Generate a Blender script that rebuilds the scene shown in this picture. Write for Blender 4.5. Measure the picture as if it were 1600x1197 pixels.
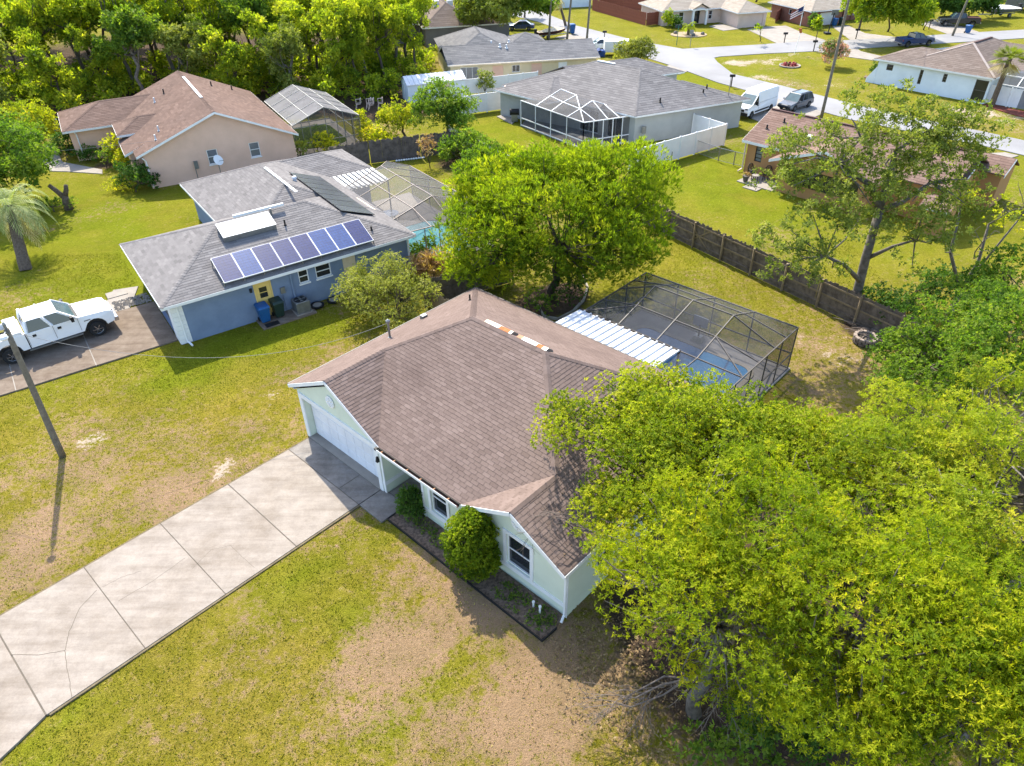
import bpy, math, random
import numpy as np
from mathutils import Vector, Matrix, Quaternion

# ------------------------------------------------------------------ camera, sky, sun, exposure
scene = bpy.context.scene
for o in list(bpy.data.objects):
    bpy.data.objects.remove(o)
col = scene.collection
rad = math.radians
PI = math.pi

cam_data = bpy.data.cameras.new('camera')
cam = bpy.data.objects.new('camera', cam_data)
col.objects.link(cam)
cam_data.sensor_fit = 'HORIZONTAL'
cam_data.sensor_width = 36.0
cam_data.lens = 36.0 * 1110.0 / 1600.0
cam_data.clip_start = 0.1
cam_data.clip_end = 3000.0
PITCH, ROLL = rad(36.09), rad(-0.96)
_f = Vector((0, math.cos(PITCH), -math.sin(PITCH)))
_u = Vector((0, math.sin(PITCH), math.cos(PITCH)))
_r = Vector((1, 0, 0))
_rt = _r * math.cos(ROLL) + _u * math.sin(ROLL)
_up = -_r * math.sin(ROLL) + _u * math.cos(ROLL)
cam.matrix_world = Matrix(((_rt.x, _up.x, -_f.x, 0.0), (_rt.y, _up.y, -_f.y, 0.0), (_rt.z, _up.z, -_f.z, 20.0), (0, 0, 0, 1)))
scene.camera = cam
CAM = Vector((0, 0, 20.0))

SUN_EL, SUN_AZ = rad(49.0), rad(-20.5)          # azimuth from +Y, clockwise positive
world = bpy.data.worlds.new('World')
scene.world = world
world.use_nodes = True
_wn = world.node_tree
_sky = _wn.nodes.new('ShaderNodeTexSky')
_sky.sky_type = 'NISHITA'
_sky.sun_disc = False
_sky.sun_elevation = SUN_EL
_sky.sun_rotation = SUN_AZ
_sky.altitude = 20.0
_sky.air_density = 1.0
_sky.dust_density = 1.4
_bg = _wn.nodes['Background']
_bg.inputs['Strength'].default_value = 0.15
_wn.links.new(_sky.outputs['Color'], _bg.inputs['Color'])
sun_data = bpy.data.lights.new('sun', 'SUN')
sun_data.energy = 3.1
sun_data.angle = rad(0.55)
sun_data.color = (1.0, 0.93, 0.79)
sun = bpy.data.objects.new('sun', sun_data)
col.objects.link(sun)
_sd = Vector((math.sin(SUN_AZ) * math.cos(SUN_EL), math.cos(SUN_AZ) * math.cos(SUN_EL), math.sin(SUN_EL)))
sun.rotation_euler = _sd.to_track_quat('Z', 'Y').to_euler()
sun.location = (0, 0, 60)
vs = scene.view_settings
vs.view_transform = 'Standard'
vs.look = 'None'
vs.gamma = 1.0
vs.exposure = 1.68
vs.use_curve_mapping = False
scene.cycles.max_bounces = 8
scene.cycles.transparent_max_bounces = 24

# ------------------------------------------------------------------ helpers
RNG = np.random.default_rng(11)
random.seed(5)

def srgb(r, g, b):
    f = lambda c: (c / 255.0) / 12.92 if c / 255.0 <= 0.04045 else ((c / 255.0 + 0.055) / 1.055) ** 2.4
    return (f(r), f(g), f(b), 1.0)

def lin(r, g, b):
    return (r, g, b, 1.0)

def newmat(name):
    m = bpy.data.materials.new(name)
    m.use_nodes = True
    nt = m.node_tree
    b = nt.nodes['Principled BSDF']
    return m, nt, b

def node(nt, kind, **kw):
    n = nt.nodes.new(kind)
    for k, v in kw.items():
        setattr(n, k, v)
    return n

def mixcol(nt, a, b, fac, mode='MIX'):
    n = node(nt, 'ShaderNodeMix', data_type='RGBA', blend_type=mode)
    for s, v in ((n.inputs[0], fac), (n.inputs[6], a), (n.inputs[7], b)):
        if hasattr(v, 'is_linked'):
            nt.links.new(v, s)
        else:
            s.default_value = v
    return n.outputs[2]

def noise(nt, scale, detail=4, rough=0.55, vec=None):
    n = node(nt, 'ShaderNodeTexNoise')
    n.inputs['Scale'].default_value = scale
    n.inputs['Detail'].default_value = detail
    n.inputs['Roughness'].default_value = rough
    if vec is not None:
        nt.links.new(vec, n.inputs['Vector'])
    return n.outputs['Fac']

def ramp(nt, fac, p0, p1, c0=(0, 0, 0, 1), c1=(1, 1, 1, 1)):
    n = node(nt, 'ShaderNodeValToRGB')
    n.color_ramp.elements[0].position = p0
    n.color_ramp.elements[1].position = p1
    n.color_ramp.elements[0].color = c0
    n.color_ramp.elements[1].color = c1
    nt.links.new(fac, n.inputs[0])
    return n.outputs[0]

def math_n(nt, op, a, b=None):
    n = node(nt, 'ShaderNodeMath', operation=op)
    for i, v in enumerate((a, b)):
        if v is None:
            continue
        if hasattr(v, 'is_linked'):
            nt.links.new(v, n.inputs[i])
        else:
            n.inputs[i].default_value = v
    return n.outputs[0]

def bump(nt, bsdf, h, strength=0.3, dist=0.02):
    n = node(nt, 'ShaderNodeBump')
    n.inputs['Strength'].default_value = strength
    n.inputs['Distance'].default_value = dist
    nt.links.new(h, n.inputs['Height'])
    nt.links.new(n.outputs[0], bsdf.inputs['Normal'])

def objcoord(nt):
    return node(nt, 'ShaderNodeTexCoord').outputs['Object']

def worldpos(nt):
    return node(nt, 'ShaderNodeNewGeometry').outputs['Position']

TONE = 0.68

def mat(name, c1, c2=None, rough=0.75, scale=3.0, bs=0.0, bscale=40.0, metal=0.0, spec=0.35, p=(0.35, 0.65), wpos=False):
    """A plain surface: two tones mixed by noise, some fine relief."""
    m, nt, b = newmat(name)
    if c2 is None:
        c2 = tuple(x * 0.8 for x in c1[:3]) + (1,)
    if max(c1[:3]) < 0.66:
        c1 = tuple(x * TONE for x in c1[:3]) + (1,); c2 = tuple(x * TONE for x in c2[:3]) + (1,)
    v = worldpos(nt) if wpos else objcoord(nt)
    f = ramp(nt, noise(nt, scale, 6, 0.6, v), p[0], p[1])
    nt.links.new(mixcol(nt, c1, c2, f), b.inputs['Base Color'])
    b.inputs['Roughness'].default_value = rough
    b.inputs['Metallic'].default_value = metal
    b.inputs['Specular IOR Level'].default_value = spec
    if bs:
        bump(nt, b, noise(nt, bscale, 3, 0.6, v), bs)
    return m

LEAF = 1.5

def leafmat(name, cols, trans=0.42, tcol=1.45, rough=0.5):
    """Leaves: per-leaf tone from the face attribute, light passes through."""
    m, nt, b = newmat(name)
    at = node(nt, 'ShaderNodeAttribute', attribute_name='rnd')
    cols = [tuple(x * LEAF for x in c_[:3]) + (1,) for c_ in cols]
    cr = node(nt, 'ShaderNodeValToRGB')
    el = cr.color_ramp.elements
    n = len(cols)
    el[0].position, el[0].color = 0.0, cols[0]
    el[1].position, el[1].color = 1.0, cols[-1]
    for i in range(1, n - 1):
        e = el.new(i / (n - 1)); e.color = cols[i]
    nt.links.new(at.outputs['Fac'], cr.inputs[0])
    c = cr.outputs[0]
    nt.links.new(c, b.inputs['Base Color'])
    b.inputs['Roughness'].default_value = 0.6
    b.inputs['Specular IOR Level'].default_value = 0.06
    t = node(nt, 'ShaderNodeBsdfTranslucent')
    nt.links.new(mixcol(nt, c, (tcol * 1.04, tcol * 1.14, 0.42, 1), 1.0, 'MULTIPLY'), t.inputs['Color'])
    mx = node(nt, 'ShaderNodeMixShader')
    mx.inputs[0].default_value = trans
    nt.links.new(b.outputs[0], mx.inputs[1])
    nt.links.new(t.outputs[0], mx.inputs[2])
    nt.links.new(mx.outputs[0], nt.nodes['Material Output'].inputs[0])
    return m

def screenmat(name, c, opac):
    """Insect mesh: mostly open, thin dark threads."""
    m, nt, b = newmat(name)
    b.inputs['Base Color'].default_value = c
    b.inputs['Roughness'].default_value = 0.7
    b.inputs['Specular IOR Level'].default_value = 0.2
    t = node(nt, 'ShaderNodeBsdfTransparent')
    mx = node(nt, 'ShaderNodeMixShader')
    f = ramp(nt, noise(nt, 0.8, 3, 0.5, objcoord(nt)), 0.3, 0.7, (opac * 0.85,) * 3 + (1,), (opac * 1.15,) * 3 + (1,))
    nt.links.new(f, mx.inputs[0])
    nt.links.new(t.outputs[0], mx.inputs[1])
    nt.links.new(b.outputs[0], mx.inputs[2])
    nt.links.new(mx.outputs[0], nt.nodes['Material Output'].inputs[0])
    return m

def shinglemat(name, cols, stain=0.35, stc=(0.05, 0.05, 0.045, 1)):
    m, nt, b = newmat(name)
    a1 = node(nt, 'ShaderNodeAttribute', attribute_name='rnd')
    a2 = node(nt, 'ShaderNodeAttribute', attribute_name='tone', attribute_type='OBJECT')
    r = math_n(nt, 'ADD', a1.outputs['Fac'], a2.outputs['Fac'])
    cr = node(nt, 'ShaderNodeValToRGB')
    el = cr.color_ramp.elements
    cols = [tuple(x * TONE for x in c_[:3]) + (1,) for c_ in cols]; stc = tuple(x * TONE for x in stc[:3]) + (1,)
    n = len(cols)
    el[0].position, el[0].color = 0.0, cols[0]
    el[1].position, el[1].color = 1.0, cols[-1]
    for i in range(1, n - 1):
        e = el.new(i / (n - 1)); e.color = cols[i]
    nt.links.new(r, cr.inputs[0])
    w = worldpos(nt)
    st = ramp(nt, noise(nt, 0.35, 5, 0.65, w), 0.42, 0.75)
    c = mixcol(nt, cr.outputs[0], stc, math_n(nt, 'MULTIPLY', st, stain))
    g = ramp(nt, noise(nt, 60, 2, 0.6, w), 0.3, 0.7, (0.82, 0.82, 0.82, 1), (1.15, 1.15, 1.15, 1))
    c = mixcol(nt, c, g, 1.0, 'MULTIPLY')
    nt.links.new(c, b.inputs['Base Color'])
    b.inputs['Roughness'].default_value = 0.95
    b.inputs['Specular IOR Level'].default_value = 0.04
    bump(nt, b, noise(nt, 90, 2, 0.6, w), 0.25, 0.01)
    return m

def prop(o, label=None, cat=None, group=None, kind=None):
    if label: o['label'] = label
    if cat: o['category'] = cat
    if group: o['group'] = group
    if kind: o['kind'] = kind
    return o

def thing(name, label, cat, loc=(0, 0, 0), rz=0.0, group=None, kind=None):
    o = bpy.data.objects.new(name, None)
    o.empty_display_size = 0.3
    col.objects.link(o)
    o.location = loc if len(loc) == 3 else (loc[0], loc[1], 0)
    o.rotation_euler = (0, 0, rz)
    return prop(o, label, cat, group, kind)

def link(name, me, parent=None, loc=None, rot=None):
    o = bpy.data.objects.new(name, me)
    col.objects.link(o)
    if parent is not None:
        o.parent = parent
    if loc is not None: o.location = loc
    if rot is not None: o.rotation_euler = rot
    return o

def copy_tree(o, parent=None):
    c = o.copy()
    col.objects.link(c)
    c.parent = parent
    for ch in o.children:
        copy_tree(ch, c)
    return c

def np_mesh(name, V, F, m, rnd=None, smooth=False):
    """Mesh from arrays; F is (n,4) or (n,3)."""
    me = bpy.data.meshes.new(name)
    V = np.asarray(V, np.float32); F = np.asarray(F, np.int32)
    k = F.shape[1]
    me.vertices.add(len(V)); me.vertices.foreach_set('co', V.ravel())
    me.loops.add(F.size); me.loops.foreach_set('vertex_index', F.ravel())
    me.polygons.add(len(F)); me.polygons.foreach_set('loop_start', np.arange(0, F.size, k, dtype=np.int32))
    if smooth:
        me.polygons.foreach_set('use_smooth', np.ones(len(F), bool))
    if rnd is not None:
        a = me.attributes.new('rnd', 'FLOAT', 'FACE')
        a.data.foreach_set('value', np.asarray(rnd, np.float32))
    me.update(calc_edges=True)
    me.materials.append(m)
    return me

class MB:
    def __init__(s):
        s.v = []; s.f = []
    def add(s, vs_, fs):
        n = len(s.v)
        s.v += [tuple(p) for p in vs_]
        s.f += [tuple(i + n for i in f) for f in fs]
        return s
    def poly(s, pts):
        return s.add(pts, [tuple(range(len(pts)))])
    def bx(s, x0, x1, y0, y1, z0, z1):
        return s.add([(x0, y0, z0), (x1, y0, z0), (x1, y1, z0), (x0, y1, z0), (x0, y0, z1), (x1, y0, z1), (x1, y1, z1), (x0, y1, z1)],
                     [(3, 2, 1, 0), (4, 5, 6, 7), (0, 1, 5, 4), (1, 2, 6, 5), (2, 3, 7, 6), (3, 0, 4, 7)])
    def frustum(s, a, b):
        """a, b: lists of four points, bottom and top."""
        return s.add(list(a) + list(b), [(3, 2, 1, 0), (4, 5, 6, 7), (0, 1, 5, 4), (1, 2, 6, 5), (2, 3, 7, 6), (3, 0, 4, 7)])
    def prism(s, poly, z0, z1):
        n = len(poly)
        zz0 = z0 if hasattr(z0, '__len__') else [z0] * n
        zz1 = z1 if hasattr(z1, '__len__') else [z1] * n
        V = [(p[0], p[1], zz0[i]) for i, p in enumerate(poly)] + [(p[0], p[1], zz1[i]) for i, p in enumerate(poly)]
        F = [tuple(range(n - 1, -1, -1)), tuple(range(n, 2 * n))] + [(i, (i + 1) % n, n + (i + 1) % n, n + i) for i in range(n)]
        return s.add(V, F)
    def bar(s, p, q, w, h=None, up=(0, 0, 1)):
        """Square bar from p to q."""
        h = h or w
        p = Vector(p); q = Vector(q); d = (q - p)
        if d.length < 1e-6: return s
        d.normalize()
        u = Vector(up)
        if abs(d.dot(u)) > 0.98: u = Vector((0, 1, 0))
        a = d.cross(u).normalized() * (w / 2); b = a.cross(d).normalized() * (h / 2)
        return s.frustum([p - a - b, p + a - b, p + a + b, p - a + b], [q - a - b, q + a - b, q + a + b, q - a + b])
    def tube(s, pts, rs, n=8, cap=True):
        pts = [Vector(p) for p in pts]
        base = len(s.v); V = []; F = []
        prev = None
        for i, p in enumerate(pts):
            d = (pts[min(i + 1, len(pts) - 1)] - pts[max(i - 1, 0)])
            if d.length < 1e-7: d = Vector((0, 0, 1))
            d.normalize()
            if prev is None:
                u = Vector((1, 0, 0)) if abs(d.x) < 0.9 else Vector((0, 1, 0))
                a = d.cross(u).normalized()
            else:
                a = (prev - d * prev.dot(d)).normalized()
            prev = a
            b = d.cross(a)
            r = rs[i] if hasattr(rs, '__len__') else rs
            for k in range(n):
                t = 2 * PI * k / n
                V.append(p + a * (math.cos(t) * r) + b * (math.sin(t) * r))
        for i in range(len(pts) - 1):
            for k in range(n):
                k2 = (k + 1) % n
                F.append((i * n + k, i * n + k2, (i + 1) * n + k2, (i + 1) * n + k))
        if cap:
            F.append(tuple(range(n - 1, -1, -1)))
            F.append(tuple(range((len(pts) - 1) * n, len(pts) * n)))
        return s.add(V, F)
    def lathe(s, prof, n=16, c=(0, 0, 0), ax='z'):
        V = []; F = []
        for r, z in prof:
            for k in range(n):
                t = 2 * PI * k / n
                x, y = r * math.cos(t), r * math.sin(t)
                V.append((c[0] + x, c[1] + y, c[2] + z) if ax == 'z' else (c[0] + x, c[1] + z, c[2] + y))
        for i in range(len(prof) - 1):
            for k in range(n):
                k2 = (k + 1) % n
                f = (i * n + k, i * n + k2, (i + 1) * n + k2, (i + 1) * n + k)
                F.append(f if ax == 'z' else f[::-1])
        F.append(tuple(range(n - 1, -1, -1)) if ax == 'z' else tuple(range(n)))
        e = tuple(range((len(prof) - 1) * n, len(prof) * n))
        F.append(e if ax == 'z' else e[::-1])
        return s.add(V, F)
    def mesh(s, name, m, smooth=False):
        me = bpy.data.meshes.new(name)
        me.from_pydata(s.v, [], s.f)
        if smooth:
            for p in me.polygons: p.use_smooth = True
        me.materials.append(m)
        return me
    def build(s, name, m, parent=None, smooth=False, bevel=0.0, loc=None, rot=None):
        o = link(name, s.mesh(name, m, smooth), parent, loc, rot)
        if bevel:
            md = o.modifiers.new('bevel', 'BEVEL'); md.width = bevel; md.segments = 2; md.limit_method = 'ANGLE'
        return o

def part(name, m, parent, fn, *a, **k):
    b = MB(); getattr(b, fn)(*a)
    return b.build(name, m, parent, **k)

# ------------------------------------------------------------------ numpy value noise
_lat = {}
def vnoise(x, y, scale, seed=0):
    if seed not in _lat:
        _lat[seed] = np.random.default_rng(seed + 100).random((256, 256))
    L = _lat[seed]
    x = x / scale + 1000.0; y = y / scale + 1000.0
    xi = np.floor(x).astype(int); yi = np.floor(y).astype(int)
    fx = x - xi; fy = y - yi
    fx = fx * fx * (3 - 2 * fx); fy = fy * fy * (3 - 2 * fy)
    a = L[xi % 256, yi % 256]; b = L[(xi + 1) % 256, yi % 256]; c = L[xi % 256, (yi + 1) % 256]; d = L[(xi + 1) % 256, (yi + 1) % 256]
    return (a * (1 - fx) + b * fx) * (1 - fy) + (c * (1 - fx) + d * fx) * fy

def fbm(x, y, scale, seed=0, oct=4):
    s = 0; amp = 0.5
    for i in range(oct):
        s = s + amp * vnoise(x, y, scale / 2 ** i, seed + i); amp *= 0.5
    return s / (1 - 0.5 ** oct)

# ------------------------------------------------------------------ materials
M = {}
def concmat(name, c1, c2):
    m, nt, b = newmat(name); w = worldpos(nt)
    base = mixcol(nt, c1, c2, ramp(nt, noise(nt, 1.7, 8, 0.7, w), 0.32, 0.70))
    st = ramp(nt, noise(nt, 0.55, 6, 0.7, w), 0.45, 0.72, (1, 1, 1, 1), (0.74, 0.71, 0.67, 1))
    mp = node(nt, 'ShaderNodeMapping'); mp.inputs['Rotation'].default_value = (0, 0, rad(-46.9)); mp.inputs['Scale'].default_value = (0.35, 3.2, 1)
    nt.links.new(w, mp.inputs['Vector'])
    tr = ramp(nt, noise(nt, 0.9, 5, 0.65, mp.outputs[0]), 0.42, 0.70, (1.04, 1.04, 1.04, 1), (0.80, 0.78, 0.76, 1))
    sp = ramp(nt, noise(nt, 24, 4, 0.75, w), 0.28, 0.72, (0.86, 0.86, 0.86, 1), (1.1, 1.1, 1.1, 1))
    c = mixcol(nt, mixcol(nt, mixcol(nt, base, st, 1.0, 'MULTIPLY'), tr, 1.0, 'MULTIPLY'), sp, 1.0, 'MULTIPLY')
    nt.links.new(c, b.inputs['Base Color']); b.inputs['Roughness'].default_value = 0.95; b.inputs['Specular IOR Level'].default_value = 0.08
    bump(nt, b, noise(nt, 60, 3, 0.6, w), 0.25)
    return m
M['concrete'] = concmat('concrete', lin(0.315, 0.275, 0.235), lin(0.24, 0.208, 0.178))
M['concrete_stained'] = concmat('concrete_stained', lin(0.22, 0.178, 0.14), lin(0.15, 0.115, 0.09))
M['concrete_pale'] = mat('concrete_pale', lin(0.42, 0.375, 0.325), lin(0.32, 0.285, 0.245), 0.9, 1.0, 0.2, 50, wpos=True)
M['concrete_apron'] = concmat('concrete_apron', lin(0.27, 0.245, 0.22), lin(0.15, 0.138, 0.128))
M['joint'] = mat('joint', lin(0.19, 0.16, 0.125), None, 0.95)
M['asphalt'] = mat('asphalt', lin(0.36, 0.355, 0.36), lin(0.28, 0.275, 0.28), 0.9, 0.15, 0.2, 30, wpos=True)
M['edge_dirt'] = mat('edge_dirt', lin(0.24, 0.19, 0.11), lin(0.14, 0.11, 0.065), 0.95, 4.0, 0.4, 30, wpos=True)
M['mulch'] = mat('mulch', lin(0.30, 0.21, 0.15), lin(0.09, 0.062, 0.045), 0.95, 9.0, 0.8, 50, wpos=True)
M['red_mulch'] = mat('red_mulch', lin(0.28, 0.07, 0.04), lin(0.16, 0.04, 0.03), 0.95, 9.0, 0.8, 50)
M['sandy'] = mat('sandy', lin(0.50, 0.38, 0.25), lin(0.38, 0.28, 0.18), 0.95, 2.0, 0.5, 40)
M['stone'] = mat('stone', lin(0.50, 0.45, 0.38), lin(0.33, 0.29, 0.25), 0.9, 3.0, 0.5, 20)
M['trunk'] = mat('trunk', lin(0.16, 0.12, 0.09), lin(0.075, 0.06, 0.048), 0.95, 5.0, 0.7, 30)
M['trunk_pale'] = mat('trunk_pale', lin(0.27, 0.235, 0.20), lin(0.14, 0.12, 0.10), 0.95, 5.0, 0.7, 30)
M['trunk_palm'] = mat('trunk_palm', lin(0.22, 0.165, 0.12), lin(0.12, 0.085, 0.06), 0.95, 9.0, 0.8, 25)
M['dead'] = mat('dead', lin(0.30, 0.24, 0.20), lin(0.18, 0.14, 0.12), 0.95, 6.0)
M['pole'] = mat('pole', lin(0.29, 0.25, 0.19), lin(0.18, 0.155, 0.12), 0.9, 6.0, 0.4, 30)
M['wire'] = mat('wire', lin(0.30, 0.30, 0.30), lin(0.22, 0.22, 0.22), 0.7)
M['fence_dark'] = mat('fence_dark', lin(0.27, 0.215, 0.17), lin(0.13, 0.10, 0.08), 0.95, 3.0, 0.4, 25, wpos=True)
M['fence_tan'] = mat('fence_tan', lin(0.34, 0.25, 0.16), lin(0.20, 0.145, 0.095), 0.95, 3.0, 0.4, 25)
M['fence_rail'] = mat('fence_rail', lin(0.40, 0.30, 0.18), lin(0.26, 0.195, 0.12), 0.9, 3.0, 0.3, 25)
M['fence_grey'] = mat('fence_grey', lin(0.25, 0.20, 0.175), lin(0.12, 0.095, 0.082), 0.95, 2.5, 0.4, 25, wpos=True)
M['fence_red'] = mat('fence_red', lin(0.38, 0.12, 0.07), lin(0.28, 0.085, 0.055), 0.85, 3.0)
M['vinyl'] = mat('vinyl', lin(0.78, 0.78, 0.78), lin(0.70, 0.70, 0.70), 0.5, 1.0)
M['white'] = mat('white', lin(0.78, 0.78, 0.77), lin(0.70, 0.70, 0.69), 0.6, 1.2)
M['white_door'] = mat('white_door', lin(0.74, 0.75, 0.78), lin(0.66, 0.67, 0.70), 0.5, 1.2)
M['white_paint'] = mat('white_paint', lin(0.80, 0.80, 0.80), lin(0.76, 0.76, 0.76), 0.25, 1.0, spec=0.5)
M['green_wall'] = mat('green_wall', lin(0.63, 0.68, 0.55), lin(0.575, 0.62, 0.50), 0.9, 1.2, 0.15, 60)
M['blue_wall'] = mat('blue_wall', lin(0.26, 0.345, 0.50), lin(0.215, 0.29, 0.425), 0.85, 1.2, 0.15, 50)
M['peach_wall'] = mat('peach_wall', lin(0.72, 0.47, 0.35), lin(0.65, 0.42, 0.31), 0.9, 0.9, 0.15, 50)
M['grey_wall'] = mat('grey_wall', lin(0.60, 0.61, 0.58), lin(0.53, 0.54, 0.515), 0.9, 0.9, 0.1, 50)
M['tan_wall'] = mat('tan_wall', lin(0.67, 0.56, 0.36), lin(0.60, 0.50, 0.31), 0.9, 0.9)
M['orange_wall'] = mat('orange_wall', lin(0.62, 0.33, 0.13), lin(0.55, 0.29, 0.115), 0.9, 0.9)
M['white_wall'] = mat('white_wall', lin(0.70, 0.76, 0.80), lin(0.62, 0.68, 0.72), 0.9, 0.9)
M['pink_wall'] = mat('pink_wall', lin(0.67, 0.52, 0.43), lin(0.60, 0.46, 0.38), 0.9, 0.9)
M['brick_wall'] = mat('brick_wall', lin(0.42, 0.19, 0.13), lin(0.32, 0.14, 0.10), 0.9, 3.0)
M['dim_wall'] = mat('dim_wall', lin(0.25, 0.24, 0.24), lin(0.20, 0.19, 0.19), 0.9, 0.9)
M['yellow_door'] = mat('yellow_door', lin(0.72, 0.52, 0.16), lin(0.64, 0.46, 0.14), 0.6, 2.0)
M['glass'] = mat('glass', lin(0.035, 0.04, 0.05), lin(0.02, 0.025, 0.03), 0.06, 1.0, spec=0.6)
M['glass_pale'] = mat('glass_pale', lin(0.24, 0.26, 0.29), lin(0.18, 0.20, 0.23), 0.15, 1.0, spec=0.6)
M['glass_car'] = mat('glass_car', lin(0.03, 0.04, 0.045), lin(0.02, 0.025, 0.03), 0.05, 1.0, spec=0.7)
M['windshield'] = mat('windshield', lin(0.12, 0.19, 0.20), lin(0.08, 0.13, 0.14), 0.05, 1.0, spec=0.7)
M['black'] = mat('black', lin(0.02, 0.02, 0.021), lin(0.012, 0.012, 0.013), 0.6)
M['rubber'] = mat('rubber', lin(0.025, 0.025, 0.026), lin(0.016, 0.016, 0.016), 0.8)
M['chrome'] = mat('chrome', lin(0.62, 0.62, 0.63), lin(0.5, 0.5, 0.51), 0.22, 3.0, metal=0.9)
M['steel'] = mat('steel', lin(0.36, 0.37, 0.37), lin(0.27, 0.28, 0.28), 0.45, 3.0, metal=0.6)
M['galvanized'] = mat('galvanized', lin(0.64, 0.66, 0.69), lin(0.52, 0.54, 0.57), 0.5, 1.2, metal=0.1)
M['bronze'] = mat('bronze', lin(0.035, 0.028, 0.024), lin(0.022, 0.018, 0.016), 0.5)
M['bronze_light'] = mat('bronze_light', lin(0.16, 0.14, 0.125), lin(0.11, 0.10, 0.09), 0.5)
M['cage_tan'] = mat('cage_tan', lin(0.40, 0.31, 0.26), lin(0.33, 0.26, 0.215), 0.5)
M['screen_dark'] = screenmat('screen_dark', lin(0.05, 0.053, 0.062), 0.45)
M['screen_grey'] = screenmat('screen_grey', lin(0.085, 0.083, 0.087), 0.58)
M['screen_pale'] = screenmat('screen_pale', lin(0.20, 0.195, 0.20), 0.62)
M['screen_black'] = screenmat('screen_black', lin(0.04, 0.043, 0.05), 0.5)
M['solar'] = mat('solar', lin(0.032, 0.05, 0.19), lin(0.024, 0.038, 0.14), 0.3, 6.0, spec=0.2)
M['solar_blue'] = mat('solar_blue', lin(0.04, 0.10, 0.31), lin(0.03, 0.07, 0.23), 0.3, 6.0, spec=0.2)
M['solar_dark'] = mat('solar_dark', lin(0.06, 0.062, 0.075), lin(0.035, 0.036, 0.045), 0.25, 0.8, spec=0.6)
M['bin_blue'] = mat('bin_blue', lin(0.015, 0.13, 0.38), lin(0.012, 0.10, 0.30), 0.5)
M['bin_green'] = mat('bin_green', lin(0.02, 0.05, 0.04), lin(0.015, 0.038, 0.03), 0.5)
M['red_dark'] = mat('red_dark', lin(0.09, 0.025, 0.02), None, 0.7)
M['orange'] = mat('orange', lin(0.62, 0.20, 0.055), lin(0.48, 0.14, 0.04), 0.8, 6.0)
M['cream'] = mat('cream', lin(0.72, 0.60, 0.44), lin(0.62, 0.50, 0.36), 0.8, 5.0)
M['orange_pale'] = mat('orange_pale', lin(0.60, 0.32, 0.18), lin(0.5, 0.25, 0.13), 0.8, 5.0)
M['tarp_blue'] = mat('tarp_blue', lin(0.02, 0.09, 0.34), lin(0.015, 0.06, 0.25), 0.5)
M['paint_grey'] = mat('paint_grey', lin(0.15, 0.16, 0.18), lin(0.12, 0.13, 0.15), 0.25, spec=0.6)
M['paint_black'] = mat('paint_black', lin(0.018, 0.02, 0.022), None, 0.2, spec=0.6)
M['paint_blue'] = mat('paint_blue', lin(0.02, 0.05, 0.17), None, 0.25, spec=0.6)
M['water'] = mat('water', lin(0.03, 0.23, 0.48), lin(0.022, 0.17, 0.38), 0.12, 0.8, 0.08, 4, spec=0.25)
M['water_aqua'] = mat('water_aqua', lin(0.10, 0.48, 0.50), lin(0.07, 0.38, 0.42), 0.04, 0.8, 0.08, 4, spec=0.6)
M['water_green'] = mat('water_green', lin(0.11, 0.15, 0.02), lin(0.07, 0.11, 0.015), 0.05, 0.8, 0.05, 4, spec=0.6)
M['roof_brown'] = shinglemat('roof_brown', [lin(0.22, 0.162, 0.138), lin(0.262, 0.194, 0.167), lin(0.305, 0.228, 0.198)], 0.45, lin(0.15, 0.108, 0.095))
M['roof_grey'] = shinglemat('roof_grey', [lin(0.225, 0.21, 0.205), lin(0.28, 0.262, 0.255), lin(0.34, 0.318, 0.308)], 0.25, lin(0.17, 0.16, 0.16))
M['roof_peach'] = shinglemat('roof_peach', [lin(0.19, 0.128, 0.103), lin(0.235, 0.16, 0.13), lin(0.285, 0.197, 0.162)], 0.5, lin(0.15, 0.11, 0.095))
M['roof_dark'] = shinglemat('roof_dark', [lin(0.185, 0.185, 0.19), lin(0.235, 0.23, 0.235), lin(0.28, 0.275, 0.275)], 0.3, lin(0.13, 0.12, 0.12))
M['roof_rust'] = shinglemat('roof_rust', [lin(0.24, 0.155, 0.122), lin(0.29, 0.193, 0.155), lin(0.35, 0.24, 0.198)], 0.2, lin(0.16, 0.10, 0.08))
M['roof_taupe'] = shinglemat('roof_taupe', [lin(0.22, 0.17, 0.145), lin(0.265, 0.21, 0.18), lin(0.31, 0.25, 0.215)], 0.4, lin(0.12, 0.10, 0.09))
M['roof_beige'] = shinglemat('roof_beige', [lin(0.40, 0.34, 0.28), lin(0.46, 0.40, 0.33), lin(0.52, 0.46, 0.39)], 0.2, lin(0.3, 0.25, 0.2))
M['ridge_pale'] = mat('ridge_pale', lin(0.45, 0.38, 0.35), lin(0.38, 0.32, 0.29), 0.9, 6.0)

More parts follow.
